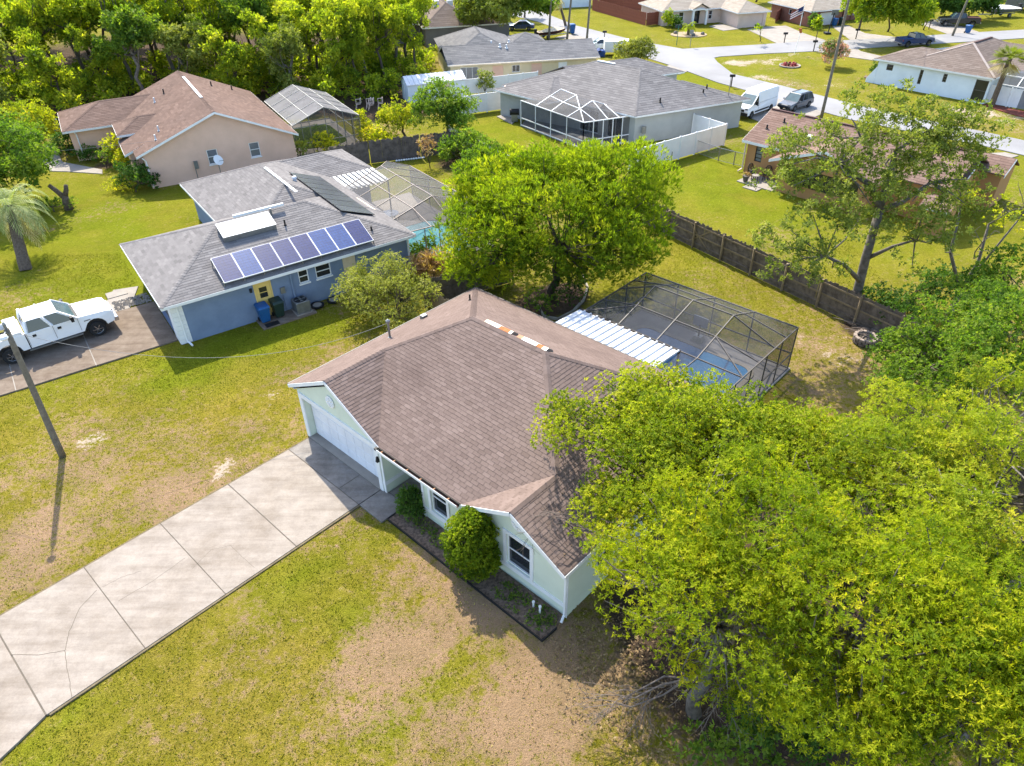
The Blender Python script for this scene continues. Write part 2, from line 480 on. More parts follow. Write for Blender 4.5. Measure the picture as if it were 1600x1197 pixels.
L_ = lin
M['leaf_bright'] = leafmat('leaf_bright', [L_(0.04, 0.07, 0.008), L_(0.09, 0.132, 0.010), L_(0.155, 0.19, 0.013), L_(0.24, 0.245, 0.018)], 0.5)
M['leaf_oak'] = leafmat('leaf_oak', [L_(0.05, 0.082, 0.006), L_(0.125, 0.162, 0.008), L_(0.21, 0.228, 0.010), L_(0.31, 0.285, 0.015)], 0.5)
M['leaf_camphor'] = leafmat('leaf_camphor', [L_(0.055, 0.083, 0.008), L_(0.12, 0.155, 0.012), L_(0.205, 0.225, 0.016), L_(0.31, 0.285, 0.024)], 0.44)
M['leaf_mid'] = leafmat('leaf_mid', [L_(0.028, 0.058, 0.011), L_(0.065, 0.115, 0.017), L_(0.115, 0.165, 0.024), L_(0.18, 0.21, 0.04)], 0.5)
M['leaf_grey'] = leafmat('leaf_grey', [L_(0.06, 0.08, 0.018), L_(0.105, 0.13, 0.025), L_(0.155, 0.175, 0.036), L_(0.22, 0.225, 0.06)], 0.36)
M['leaf_dark'] = leafmat('leaf_dark', [L_(0.012, 0.03, 0.008), L_(0.03, 0.065, 0.012), L_(0.055, 0.105, 0.018), L_(0.09, 0.14, 0.025)], 0.32)
M['leaf_olive'] = leafmat('leaf_olive', [L_(0.075, 0.085, 0.02), L_(0.14, 0.15, 0.032), L_(0.22, 0.22, 0.055), L_(0.32, 0.30, 0.10)], 0.36)
M['leaf_wood'] = leafmat('leaf_wood', [L_(0.07, 0.105, 0.014), L_(0.14, 0.18, 0.018), L_(0.215, 0.24, 0.022), L_(0.30, 0.29, 0.035)], 0.6)
M['leaf_yellow'] = leafmat('leaf_yellow', [L_(0.10, 0.13, 0.012), L_(0.19, 0.21, 0.015), L_(0.30, 0.28, 0.02), L_(0.42, 0.34, 0.03)], 0.5)
M['leaf_red'] = leafmat('leaf_red', [L_(0.10, 0.06, 0.035), L_(0.20, 0.11, 0.06), L_(0.30, 0.20, 0.11), L_(0.35, 0.28, 0.12)], 0.32)
M['leaf_flower'] = leafmat('leaf_flower', [L_(0.06, 0.10, 0.03), L_(0.14, 0.17, 0.06), L_(0.42, 0.22, 0.20), L_(0.50, 0.30, 0.28)], 0.32)
M['leaf_dry'] = leafmat('leaf_dry', [L_(0.16, 0.12, 0.05), L_(0.26, 0.20, 0.10), L_(0.34, 0.28, 0.16), L_(0.42, 0.36, 0.22)], 0.30)
M['leaf_litter'] = leafmat('leaf_litter', [L_(0.06, 0.04, 0.022), L_(0.10, 0.068, 0.036), L_(0.15, 0.10, 0.052), L_(0.20, 0.145, 0.08)], 0.1)
M['leaf_palm'] = leafmat('leaf_palm', [L_(0.08, 0.11, 0.04), L_(0.15, 0.18, 0.08), L_(0.24, 0.26, 0.13), L_(0.32, 0.33, 0.19)], 0.32)
M['blade'] = leafmat('blade', [L_(0.09, 0.10, 0.01), L_(0.15, 0.145, 0.015), L_(0.20, 0.175, 0.033), L_(0.28, 0.215, 0.09)], 0.25)

def groundmat():
    m, nt, b = newmat('lawn')
    w = worldpos(nt)
    A = lambda n: node(nt, 'ShaderNodeAttribute', attribute_name=n).outputs['Fac']
    dry, lush, sand, mul = A('dry'), A('lush'), A('sand'), A('mulch')
    n1 = noise(nt, 1.3, 6, 0.65, w)
    n2 = noise(nt, 7.0, 6, 0.7, w)
    n3 = noise(nt, 28.0, 4, 0.7, w)
    g0 = mixcol(nt, lin(0.19, 0.163, 0.016), lin(0.245, 0.19, 0.034), ramp(nt, n1, 0.35, 0.65))
    g1 = mixcol(nt, g0, lin(0.148, 0.178, 0.009), math_n(nt, 'MULTIPLY', lush, 0.9))
    fine = ramp(nt, n3, 0.3, 0.72, (0.62, 0.62, 0.62, 1), (1.3, 1.3, 1.3, 1))
    mid = ramp(nt, n2, 0.3, 0.7, (0.80, 0.80, 0.80, 1), (1.18, 1.18, 1.18, 1))
    straw = mixcol(nt, lin(0.355, 0.242, 0.14), lin(0.225, 0.15, 0.08), ramp(nt, n2, 0.35, 0.65))
    n4 = noise(nt, 2.6, 5, 0.7, w)
    dm = math_n(nt, 'ADD', dry, math_n(nt, 'MULTIPLY', math_n(nt, 'SUBTRACT', n2, 0.5), 1.7))
    dm = math_n(nt, 'ADD', dm, math_n(nt, 'MULTIPLY', math_n(nt, 'SUBTRACT', n4, 0.5), 1.6))
    c = mixcol(nt, g1, straw, ramp(nt, dm, 0.32, 0.78))
    sm = math_n(nt, 'ADD', sand, math_n(nt, 'MULTIPLY', math_n(nt, 'SUBTRACT', n2, 0.5), 1.4))
    sm = math_n(nt, 'ADD', sm, math_n(nt, 'MULTIPLY', math_n(nt, 'SUBTRACT', n1, 0.5), 0.7))
    c = mixcol(nt, c, lin(0.41, 0.33, 0.24), ramp(nt, sm, 0.46, 0.66))
    c = mixcol(nt, c, lin(0.085, 0.06, 0.04), ramp(nt, math_n(nt, 'ADD', mul, math_n(nt, 'MULTIPLY', math_n(nt, 'SUBTRACT', n2, 0.5), 0.8)), 0.4, 0.6))
    big = ramp(nt, noise(nt, 0.32, 6, 0.7, w), 0.34, 0.68, (0.84, 0.86, 0.84, 1), (1.14, 1.10, 1.2, 1))
    c = mixcol(nt, c, big, 1.0, 'MULTIPLY')
    c = mixcol(nt, c, mid, 1.0, 'MULTIPLY')
    c = mixcol(nt, c, fine, 1.0, 'MULTIPLY')
    nt.links.new(c, b.inputs['Base Color'])
    b.inputs['Roughness'].default_value = 0.95
    b.inputs['Specular IOR Level'].default_value = 0.02
    h = math_n(nt, 'ADD', n3, math_n(nt, 'MULTIPLY', n2, 1.5))
    bump(nt, b, h, 0.9, 0.05)
    return m
M['lawn'] = groundmat()

# ------------------------------------------------------------------ ground
def zones(X, Y):
    def blob(lst):
        s = np.zeros_like(X)
        for (px, py), r, a in lst:
            d2 = ((X - px) ** 2 + (Y - py) ** 2) / (r * r)
            s = s + a * np.exp(-d2)
        return s * ND[0]
    ND = [1.0]
    nb = fbm(X, Y, 6.0, 3); nc = fbm(X, Y, 2.2, 9); nd = np.clip(.1 + 2.6 * (fbm(X, Y, 1.3, 15, 5) - .22), .1, 1.9)
    ND[0] = nd
    dry = 0.335 - .12 * np.clip((Y - 28) / 14, 0, 1) + 0.7 * (nb - 0.5) + .7 * (nc - .5) + blob([((-3.75, 16.67), 1.6, .5), ((-1.85, 15.00), 1.5, .5), ((-4.65, 13.59), 2.0, .35), ((-5.31, 11.65), 2.0, .25), ((-2.04, 11.20), 2.4, .4), ((0.76, 10.77), 2.0, .42),
        ((1.81, 12.35), 1.8, .42), ((-14.23, 20.78), 3.0, .2), ((-18.99, 20.53), 3.0, .2), ((-12.93, 23.08), 2.0, .25), ((-11.75, 25.70), 3.0, .2), ((15.59, 29.07), 3.0, .12), ((15.32, 25.92), 3.0, .15), ((14.88, 38.79), 3.0, .1),
        ((-7.73, 29.77), 1.6, .5), ((-10.33, 29.84), 2.0, .3), ((-17.70, 16.40), 2.5, .3), ((44.74, 67.72), 5.0, .4), ((-10.54, 11.35), 3.0, .12), ((-7.70, 11.30), 3.0, .12), ((-19.33, 26.88), 2.5, .12), ((18.05, 41.33), 3.0, .1)])
    lush = 0.25 + .35 * np.clip((Y - 28) / 14, 0, 1) + 0.8 * (nc - 0.5) + blob([((-7.28, 16.18), 1.3, .7), ((-5.06, 17.89), 1.0, .6), ((-5.65, 14.57), 1.2, .6), ((-2.28, 12.01), .7, .35), ((-3.84, 10.66), .7, .35), ((-16.21, 30.02), 2.2, .7), ((-12.43, 31.71), 2.0, .7), ((-9.69, 33.24), 1.6, .8),
        ((-23.94, 36.18), 5, .5), ((-29.60, 48.40), 7, .4), ((17.35, 52.54), 6, .5), ((19.78, 45.25), 5, .3), ((-0.21, 66.27), 5, .5), ((17.69, 59.97), 5, .4), ((-15.61, 28.33), 2.0, .5), ((-21.68, 27.97), 2.5, .3), ((23.79, 88.16), 5, .5), ((37.82, 51.59), 8, .5), ((-13.38, 10.63), 1.5, .7), ((-14.09, 9.92), 2, .7), ((-16.36, 27.82), 2, .3)])
    dry = dry - blob([((-7.28, 16.18), 1.2, .8), ((-5.06, 17.89), 0.9, .8), ((-5.69, 14.82), 1.0, .7), ((-2.18, 11.96), 0.6, .5), ((-3.01, 11.51), 0.5, .45), ((-3.84, 10.66), 0.7, .5), ((-3.55, 14.78), 0.6, .5), ((-4.81, 12.05), .6, .3), ((-0.92, 11.57), .4, .4), ((0.24, 12.17), .4, .3), ((-15.91, 29.16), 2.2, .5), ((-12.43, 31.71), 2.2, .6), ((-26.68, 42.10), 9, .25), ((17.35, 52.54), 7, .25), ((-1.54, 12.85), .7, .6), ((23.79, 88.16), 5, .5), ((-8.86, 17.07), 1.0, .4), ((-10.78, 14.67), 0.9, .2)])
    sand = 0.14 + 0.5 * (fbm(X, Y, 1.6, 21) - 0.5) + blob([((-12.06, 21.66), 0.5, .7), ((16.23, 30.82), 1.3, .5), ((16.85, 29.03), 1.2, .3), ((-18.40, 23.64), 0.6, .4), ((-17.90, 24.05), .5, .3), ((-19.82, 20.20), 1.0, .3), ((-13.81, 19.71), 0.8, .3), ((-10.02, 27.13), 0.7, .25), ((47.05, 69.69), 4, .4), ((44.60, 72.05), 2, .4), ((32.35, 94.24), 2.5, .4), ((28.19, 93.50), 1.6, .7), ((36.63, 97.59), 2, .5), ((36.00, 82.81), 2, .3), ((31.84, 83.09), 2, .4), ((29.21, 86.23), 2, .4), ((-11.72, 26.67), 0.6, .25), ((-7.54, 28.64), .8, .3)])
    ND[0] = 1.0
    mul = blob([((18.03, 32.02), 1.0, .5), ((19.76, 31.33), 1.7, .8), ((2.44, 35.29), 1.8, .8), ((1.15, 34.61), 1.5, .5), ((3.24, 36.38), 1.6, .6), ((7.66, 12.25), 4, .7), ((10.95, 15.80), 5, .8), ((18.74, 22.28), 5, .8), ((5.97, 13.39), 2.5, .6), ((4.21, 15.14), 1.2, .7), ((-52.14, 106.56), 30, .6), ((-27.73, 96.94), 16, .8), ((-16.13, 80.74), 8, .8), ((-53.52, 83.12), 20, .5), ((-34.00, 59.64), 1.6, .6), ((-4.22, 58.65), 3.0, .7), ((-32.06, 49.67), 2.0, .4), ((-10.66, 75.40), 6, .5), ((-16.23, 54.08), 1.5, .6), ((-1.76, 13.30), 1.0, .15)])
    return [np.clip(a, 0, 1) for a in (dry, lush, sand, mul)]

def make_ground():
    fx = np.arange(-48, 50, 0.6); fy = np.arange(4, 112, 0.6)
    xs = np.concatenate([[-900, -500, -300, -180, -120, -90, -70, -58], fx, [52, 60, 72, 90, 120, 180, 300, 500, 900]])
    ys = np.concatenate([[-300, -120, -50, -20, -6], fy, [115, 122, 135, 150, 180, 240, 340, 500, 900]])
    X, Y = np.meshgrid(xs, ys)
    Z = 0.05 * (fbm(X, Y, 5.0, 40) - 0.5) * (np.abs(X) < 48) * (Y < 110) - 0.045
    V = np.stack([X.ravel(), Y.ravel(), Z.ravel()], 1)
    nx, ny = len(xs), len(ys)
    i = (np.arange(ny - 1)[:, None] * nx + np.arange(nx - 1)[None, :]).ravel()
    F = np.stack([i, i + 1, i + 1 + nx, i + nx], 1)
    me = np_mesh('ground', V, F, M['lawn'], smooth=True)
    for n, a in zip(('dry', 'lush', 'sand', 'mulch'), zones(X.ravel(), Y.ravel())):
        at = me.attributes.new(n, 'FLOAT', 'POINT'); at.data.foreach_set('value', a.astype(np.float32))
    o = link('ground', me)
    prop(o, 'patchy green and straw coloured lawn over sandy ground', 'lawn', kind='structure')
make_ground()

def sheet(name, pts, z, m, label, cat, thick=0.08):
    b = MB(); b.prism([(p[0], p[1]) for p in pts], z - thick, z)
    o = b.build(name, m)
    prop(o, label, cat, kind='structure')
    return o

# streets
def strip(name, A, B, z, m, label, cat):
    b = MB()
    n = len(A)
    V = [(p[0], p[1], z) for p in A] + [(p[0], p[1], z) for p in B] + [(p[0], p[1], z - .1) for p in A] + [(p[0], p[1], z - .1) for p in B]
    F = []
    for i in range(n - 1):
        F += [(i, i + 1, n + i + 1, n + i), (i, 2 * n + i, 2 * n + i + 1, i + 1), (n + i, n + i + 1, 3 * n + i + 1, 3 * n + i)]
    b.add(V, F)
    o = b.build(name, m)
    prop(o, label, cat, kind='structure')
    return o
strip('street', [(-3.42, 141.34), (6.00, 133.24), (10.72, 120.12), (17.09, 109.62), (19.75, 106.05), (23.60, 101.76), (26.28, 98.02), (26.04, 94.01), (26.32, 87.83), (30.14, 82.21), (35.29, 74.01), (39.29, 68.87), (42.94, 64.66), (46.25, 60.51)],
      [(-3.89, 137.22), (4.81, 124.55), (8.49, 116.15), (12.33, 108.21), (17.14, 98.35), (19.94, 92.72), (21.33, 89.62), (22.64, 86.38), (23.65, 83.94), (26.49, 79.32), (32.68, 69.04), (36.78, 64.81), (40.83, 60.79), (43.90, 56.73)], 0.012, M['asphalt'], 'pale grey street running down past the corner lot', 'street')
strip('side_street', [(23.31, 101.98), (27.68, 102.86), (34.42, 103.98), (40.71, 105.70), (46.44, 105.79), (53.87, 106.94), (63.95, 109.30), (78.19, 111.90)],
      [(25.84, 96.18), (27.01, 97.02), (32.75, 98.28), (40.08, 99.25), (45.92, 100.37), (49.08, 101.13), (60.82, 103.29), (74.57, 106.07)], 0.016, M['asphalt'], 'pale grey side street crossing the top right corner', 'street')
sheet('pink_house_drive', [(35.51, 114.75), (38.12, 116.56), (41.97, 117.25), (42.58, 111.17), (43.80, 106.01), (36.74, 104.22)], 0.006, M['concrete_pale'], 'pale driveway in front of the pink house garage', 'driveway')
sheet('pink_house_walk', [(30.57, 117.77), (32.69, 119.71), (34.54, 115.34), (31.77, 114.08)], 0.008, M['concrete_pale'], 'pale walk at the pink house entrance', 'path')
sheet('brick_house_drive', [(48.46, 116.13), (50.96, 116.43), (51.06, 110.43), (54.07, 107.38), (51.02, 106.07), (47.11, 105.51)], 0.006, M['concrete_pale'], 'pale driveway in front of the brick house garage', 'driveway')
sheet('white_house_drive', [(40.09, 99.05), (45.84, 100.18), (45.70, 98.80), (47.07, 95.66), (45.87, 92.87), (42.30, 96.21)], 0.006, M['concrete_pale'], 'pale driveway beside the white house', 'driveway')
sheet('far_drive', [(61.94, 116.46), (65.43, 120.49), (66.89, 114.96), (67.02, 109.98), (61.99, 109.00)], 0.006, M['concrete_pale'], 'pale driveway under the black pickup at far right', 'driveway')
sheet('tan_house_drive', [(6.86, 110.96), (9.07, 113.62), (12.96, 109.06), (12.50, 107.31)], 0.006, M['concrete_pale'], 'pale driveway strip by the utility poles', 'driveway')
sheet('grey_house_drive', [(18.28, 90.82), (20.01, 93.06), (21.47, 89.61), (20.19, 88.10), (18.38, 88.86)], 0.006, M['concrete_pale'], 'short pale driveway at the grey house front', 'driveway')
sheet('van_drive', [(22.24, 73.41), (27.63, 77.43), (31.23, 71.73), (28.36, 68.87), (24.35, 67.66)], 0.006, M['concrete_pale'], 'pale driveway under the white van and grey car', 'driveway')
sheet('orange_house_drive', [(39.61, 58.85), (41.60, 59.07), (42.29, 58.23), (39.49, 56.64), (37.99, 57.33)], 0.006, M['concrete_pale'], 'pale driveway at the right of the orange house', 'driveway')
sheet('peach_house_drive', [(-44.00, 65.61), (-42.48, 65.17), (-41.42, 65.47), (-38.12, 60.65), (-33.77, 58.54), (-33.31, 57.53), (-36.37, 58.21), (-38.08, 58.44), (-40.64, 61.26)], 0.006, M['concrete_pale'], 'pale curved driveway and walk before the peach house', 'driveway')

# ------------------------------------------------------------------ our driveway: separate slabs
O2 = (-9.01, 23.95)
MR = rad(46.88 - 90)
def LW(u, v, z=0.0):
    c, s = math.cos(MR), math.sin(MR)
    return (O2[0] + u * c - v * s, O2[1] + u * s + v * c, z)
drive = thing('driveway', 'long pale concrete driveway of separate slabs leading to the white garage door', 'driveway', LW(0, 0), MR, kind='structure')
gp = 0.006
for i, (a, b_) in enumerate([(-3.97, -1.17), (-6.8, -4.0), (-9.6, -6.82), (-12.56, -9.62)]):
    part('slab', M['concrete'], drive, 'prism', [(0.34, a + gp), (5.15, a + gp), (5.15, b_ - gp), (0.34, b_ - gp)], -0.1, 0.02, bevel=0.006)
part('slab', M['concrete'], drive, 'prism', [(0.2, -15.6), (6.0, -15.6), (5.4, -13.4), (5.15, -12.6), (0.34, -12.6)], -0.1, 0.02, bevel=0.006)
part('slab', M['concrete'], drive, 'prism', [(-0.3, -19), (7.6, -19), (6.0, -15.63), (0.2, -15.63)], -0.1, 0.02, bevel=0.006)
part('slab', M['concrete_apron'], drive, 'prism', [(0.34, -1.14), (3.85, -1.14), (3.85, -0.1), (0.34, -0.1)], -0.1, 0.02, bevel=0.006)
part('slab', M['concrete_apron'], drive, 'prism', [(3.88, -1.14), (5.15, -1.14), (5.15, -0.1), (3.88, -0.1)], -0.1, 0.02, bevel=0.006)
part('slab', M['concrete_apron'], drive, 'prism', [(5.19, -1.14), (6.54, -1.14), (6.54, 0.05), (5.5, 0.05), (5.19, -0.1)], -0.1, 0.02, bevel=0.006)
part('slab', M['concrete_apron'], drive, 'prism', [(5.52, 0.08), (7.55, 0.08), (7.55, 1.5), (5.52, 1.5)], -0.1, 0.02, bevel=0.006)
part('joint', M['joint'], drive, 'prism', [(0.36, -15.6), (5.13, -15.6), (5.13, -0.12), (0.36, -0.12)], -0.1, 0.008)
part('edge_strip', M['edge_dirt'], drive, 'prism', [(5.155, -12.5), (5.23, -12.5), (5.23, -1.15), (5.155, -1.15)], -0.1, 0.0)
part('edge_strip', M['edge_dirt'], drive, 'prism', [(0.25, -12.5), (0.335, -12.5), (0.335, -0.1), (0.25, -0.1)], -0.1, 0.0)
def crack(pts, w, zz=0.0225):
    b = MB(); rr = random.Random(len(pts) * 7 + int(pts[0][0] * 100))
    P = []
    for (x0, y0), (x1, y1) in zip(pts[:-1], pts[1:]):
        for k in range(6):
            t = k / 6
            P.append((x0 + (x1 - x0) * t + rr.uniform(-.015, .015), y0 + (y1 - y0) * t + rr.uniform(-.015, .015)))
    P.append(pts[-1])
    for i in range(len(P) - 1):
        dx, dy = P[i + 1][0] - P[i][0], P[i + 1][1] - P[i][1]
        l = math.hypot(dx, dy); nx, ny = -dy / l * w / 2, dx / l * w / 2
        b.poly([(P[i][0] + nx, P[i][1] + ny, zz), (P[i][0] - nx, P[i][1] - ny, zz), (P[i + 1][0] - nx, P[i + 1][1] - ny, zz), (P[i + 1][0] + nx, P[i + 1][1] + ny, zz)])
    b.build('crack', M['joint'], drive)
def lw_inv(p):
    dx, dy = p[0] - O2[0], p[1] - O2[1]
    c, s = math.cos(MR), math.sin(MR)
    return (dx * c + dy * s, -dx * s + dy * c)
crack([lw_inv(q) for q in ((-14.41, 15.73), (-14.66, 15.00), (-14.56, 14.06), (-14.35, 13.38))], 0.022)
crack([lw_inv(q) for q in ((-16.00, 13.28), (-15.13, 13.24), (-14.35, 13.38))], 0.02)
crack([lw_inv(q) for q in ((-14.35, 13.38), (-13.97, 12.75), (-13.35, 11.79))], 0.018)
crack([lw_inv(q) for q in ((-13.47, 15.24), (-12.61, 16.07), (-11.86, 17.07))], 0.014)
crack([lw_inv(q) for q in ((-14.29, 15.83), (-13.80, 16.23), (-13.23, 16.50))], 0.012)
crack([lw_inv(q) for q in ((-11.44, 16.55), (-11.05, 17.41), (-10.41, 17.61), (-9.22, 16.56))], 0.010)

# ------------------------------------------------------------------ building helpers
def wall_seg(b, p0, p1, z0, z1, ops=(), depth=0.14):
    """One wall face with openings (u0,u1,za,zb) and their reveals; outward is to the right of p0->p1."""
    d = Vector((p1[0] - p0[0], p1[1] - p0[1])); Ln = d.length; d.normalize()
    n = Vector((d.y, -d.x))
    P = lambda u, z, k=0.0: (p0[0] + d.x * u - n.x * k, p0[1] + d.y * u - n.y * k, z)
    us = sorted({0.0, Ln} | {o[0] for o in ops} | {o[1] for o in ops})
    zs = sorted({z0, z1} | {o[2] for o in ops} | {o[3] for o in ops})
    for i in range(len(us) - 1):
        for j in range(len(zs) - 1):
            um, zm = (us[i] + us[i + 1]) / 2, (zs[j] + zs[j + 1]) / 2
            if any(o[0] < um < o[1] and o[2] < zm < o[3] for o in ops): continue
            b.poly([P(us[i], zs[j]), P(us[i + 1], zs[j]), P(us[i + 1], zs[j + 1]), P(us[i], zs[j + 1])])
    for (a, c, e, f) in ops:
        b.poly([P(a, e), P(a, e, depth), P(a, f, depth), P(a, f)])
        b.poly([P(c, e), P(c, f), P(c, f, depth), P(c, e, depth)])
        b.poly([P(a, f), P(a, f, depth), P(c, f, depth), P(c, f)])
        b.poly([P(a, e), P(c, e), P(c, e, depth), P(a, e, depth)])
    return P

def window(parent, P, o, frame='white', glass='glass', sash=1, mull=0, trim=0.0, deep=0.09, fw=0.05, name='window', sill=False):
    """A window set in an opening: frame, panes, sash bars; P maps (u, z, inward) to local space."""
    u0, u1, z0, z1 = o
    def bxp(b, a, c, e, f, k0, k1):
        b.frustum([P(a, e, k1), P(c, e, k1), P(c, e, k0), P(a, e, k0)], [P(a, f, k1), P(c, f, k1), P(c, f, k0), P(a, f, k0)])
    b = MB()
    for (a, c, e, f) in ((u0, u0 + fw, z0, z1), (u1 - fw, u1, z0, z1), (u0 + fw, u1 - fw, z0, z0 + fw), (u0 + fw, u1 - fw, z1 - fw, z1)):
        bxp(b, a, c, e, f, deep - 0.05, deep)
    w = b.build(name, M[frame], parent)
    ny, nx = sash + 1, mull + 1
    for j in range(ny):
        for i in range(nx):
            a = u0 + fw + (u1 - u0 - 2 * fw) * i / nx; c = u0 + fw + (u1 - u0 - 2 * fw) * (i + 1) / nx
            e = z0 + fw + (z1 - z0 - 2 * fw) * j / ny; f = z0 + fw + (z1 - z0 - 2 * fw) * (j + 1) / ny
            k = deep - 0.012 + (0.02 if j == 0 and ny > 1 else 0)
            b = MB(); b.poly([P(a, e, k), P(c, e, k), P(c, f, k), P(a, f, k)]); b.build('pane', M[glass], w)
    b = MB()
    for j in range(1, ny):
        e = z0 + (z1 - z0) * j / ny; bxp(b, u0 + fw, u1 - fw, e - .025, e + .025, deep - .035, deep - .016)
    for i in range(1, nx):
        a = u0 + (u1 - u0) * i / nx; bxp(b, a - .02, a + .02, z0 + fw, z1 - fw, deep - .032, deep - .017)
    if b.v: b.build('sash_bar', M[frame], w)
    if trim:
        b = MB(); t = trim
        for (a, c, e, f) in ((u0 - t, u0, z0 - t, z1 + t), (u1, u1 + t, z0 - t, z1 + t), (u0, u1, z1, z1 + t), (u0, u1, z0 - t, z0)):
            bxp(b, a, c, e, f, -0.045, 0.0)
        b.build('trim', M['white'], w)
    if sill:
        b = MB(); bxp(b, u0 - .05, u1 + .05, z0 - .08, z0 - .005, -0.07, 0.06); b.build('sill', M[frame], w)
    return w

def plane_n(pl):
    a, b, c = Vector(pl[0]), Vector(pl[1]), Vector(pl[2])
    n = (b - a).cross(c - a).normalized()
    return n if n.z > 0 else -n

def clip(poly, edges):
    for (ax, ay, nx, ny) in edges:
        out = []
        n = len(poly)
        for i in range(n):
            p, q = poly[i], poly[(i + 1) % n]
            dp = (p[0] - ax) * nx + (p[1] - ay) * ny; dq = (q[0] - ax) * nx + (q[1] - ay) * ny
            if dp >= 0: out.append(p)
            if (dp >= 0) != (dq >= 0):
                t = dp / (dp - dq); out.append((p[0] + (q[0] - p[0]) * t, p[1] + (q[1] - p[1]) * t))
        poly = out
        if len(poly) < 3: return []
    return poly

def shingles(planes, w, ex, seed, full_out=None, toner=None, lift=0.010):
    """Overlapping shingle tabs laid in courses on every (convex) roof plane."""
    rr = random.Random(seed)
    V = []; F = []; R = []
    for ip, pl in enumerate(planes):
        pts = [Vector(p) for p in pl]
        n = plane_n(pl)
        e = Vector((0, 0, 1)).cross(n).normalized()
        s = n.cross(e).normalized()
        if s.z < 0: s = -s; e = -e
        P2 = [(p.dot(e), p.dot(s)) for p in pts]
        d0 = pts[0].dot(n)
        area = sum(P2[i][0] * P2[(i + 1) % len(P2)][1] - P2[(i + 1) % len(P2)][0] * P2[i][1] for i in range(len(P2)))
        if area < 0: P2 = P2[::-1]
        edges = []
        for i in range(len(P2)):
            (x0, y0), (x1, y1) = P2[i], P2[(i + 1) % len(P2)]
            l = math.hypot(x1 - x0, y1 - y0)
            if l < 1e-6: continue
            edges.append((x0, y0, -(y1 - y0) / l, (x1 - x0) / l))
        smin, smax = min(p[1] for p in P2), max(p[1] for p in P2)
        k0 = math.floor(smin / ex + 1e-4)
        row = k0
        while row * ex < smax:
            y0 = row * ex; y1 = y0 + ex
            xs = [t for t in _span(P2, y0 + 1e-4) + _span(P2, min(y1, smax) - 1e-4)]
            if xs:
                a, c = min(xs), max(xs)
                off = ((row * 0.5) % 1.0) * w + (rr.random() - .5) * 0.06
                i = math.floor((a - off) / w)
                while off + i * w < c:
                    x0 = off + i * w; x1 = x0 + w - 0.012
                    i += 1
                    dj = rr.uniform(-.006, .006)
                    poly = [(x0, y0 + dj), (x1, y0 + dj), (x1, y1), (x0, y1)]
                    inside = all((px - ax) * nx + (py - ay) * ny >= 0 for (px, py) in poly for (ax, ay, nx, ny) in edges)
                    tone = min(1, max(0, rr.gauss(.48, .22)))
                    lf = lift * rr.uniform(.75, 1.3)
                    if toner:
                        cc = e * ((x0 + x1) / 2) + s * ((y0 + y1) / 2) + n * d0
                        tone = toner(ip, cc, tone, rr)
                    if inside and full_out is not None:
                        full_out.append((ip, e * ((x0 + x1) / 2) + s * (y0 + dj) + n * d0, e, s, n, tone, lf)); 
                        continue
                    if not inside: poly = clip(poly, edges)
                    if len(poly) < 3: continue
                    base = len(V)
                    h = lambda y: 0.004 + lf * max(0.0, (y1 - y) / ex)
                    for (x, y) in poly:
                        V.append(e * x + s * y + n * (d0 + h(y)))
                    F.append(tuple(range(base, base + len(poly)))); R.append(tone)
                    low = [q for q in range(len(poly)) if poly[q][1] < y0 + .012]
                    if len(low) == 2:
                        b2 = len(V)
                        x_a, x_b = sorted((poly[low[0]][0], poly[low[1]][0]))
                        yy = poly[low[0]][1]
                        for (x, hh) in ((x_a, h(yy)), (x_a, 0.0), (x_b, 0.0), (x_b, h(yy))):
                            V.append(e * x + s * yy + n * (d0 + hh))
                        F.append((b2, b2 + 1, b2 + 2, b2 + 3)); R.append(tone * .85)
            row += 1
    return V, F, R

def _span(P2, y):
    out = []
    for i in range(len(P2)):
        (x0, y0), (x1, y1) = P2[i], P2[(i + 1) % len(P2)]
        if (y0 - y) * (y1 - y) <= 0 and abs(y1 - y0) > 1e-9:
            out.append(x0 + (x1 - x0) * (y - y0) / (y1 - y0))
    return out

def poly_mesh(name, V, F, R, m):
    me = bpy.data.meshes.new(name)
    me.from_pydata([tuple(v) for v in V], [], F)
    a = me.attributes.new('rnd', 'FLOAT', 'FACE'); a.data.foreach_set('value', np.array(R, np.float32))
    me.materials.append(m)
    return me

def caps(lines, planes, seed, wd=0.13, ln=0.2):
    """Cap shingles folded over ridges and hips: (p, q, plane index 1, plane index 2)."""
    rr = random.Random(seed); V = []; F = []; R = []
    for p, q, i1, i2 in lines:
        p, q = Vector(p), Vector(q); d = (q - p); L = d.length; d.normalize()
        sides = []
        for i in (i1, i2):
            n = plane_n(planes[i]); t = n.cross(d)
            if t.z > 0: t = -t
            if abs(t.z) < 1e-4:
                c = sum((Vector(x) for x in planes[i]), Vector()) / len(planes[i])
                if t.dot(c - p) < 0: t = -t
            sides.append((t, n))
        k = 0.0
        while k < L:
            a, c = k, min(k + ln, L)
            tone = min(1, max(0, rr.gauss(.5, .2)))
            for (t, n) in sides:
                b0 = len(V)
                for (kk, up, sd) in ((a, .03, 0), (c, .018, 0), (c, .016, wd), (a, .028, wd)):
                    V.append(p + d * kk + t * sd + (n * up if sd else Vector((0, 0, up * 1.15))))
                F.append((b0, b0 + 1, b0 + 2, b0 + 3)); R.append(tone)
                b0 = len(V)
                for (sd, up) in ((0, .03), (wd, .028), (wd, .004), (0, .004)):
                    V.append(p + d * a + t * sd + (n * up if sd else Vector((0, 0, up * 1.15))))
                F.append((b0, b0 + 1, b0 + 2, b0 + 3)); R.append(tone)
            k += ln
    return V, F, R

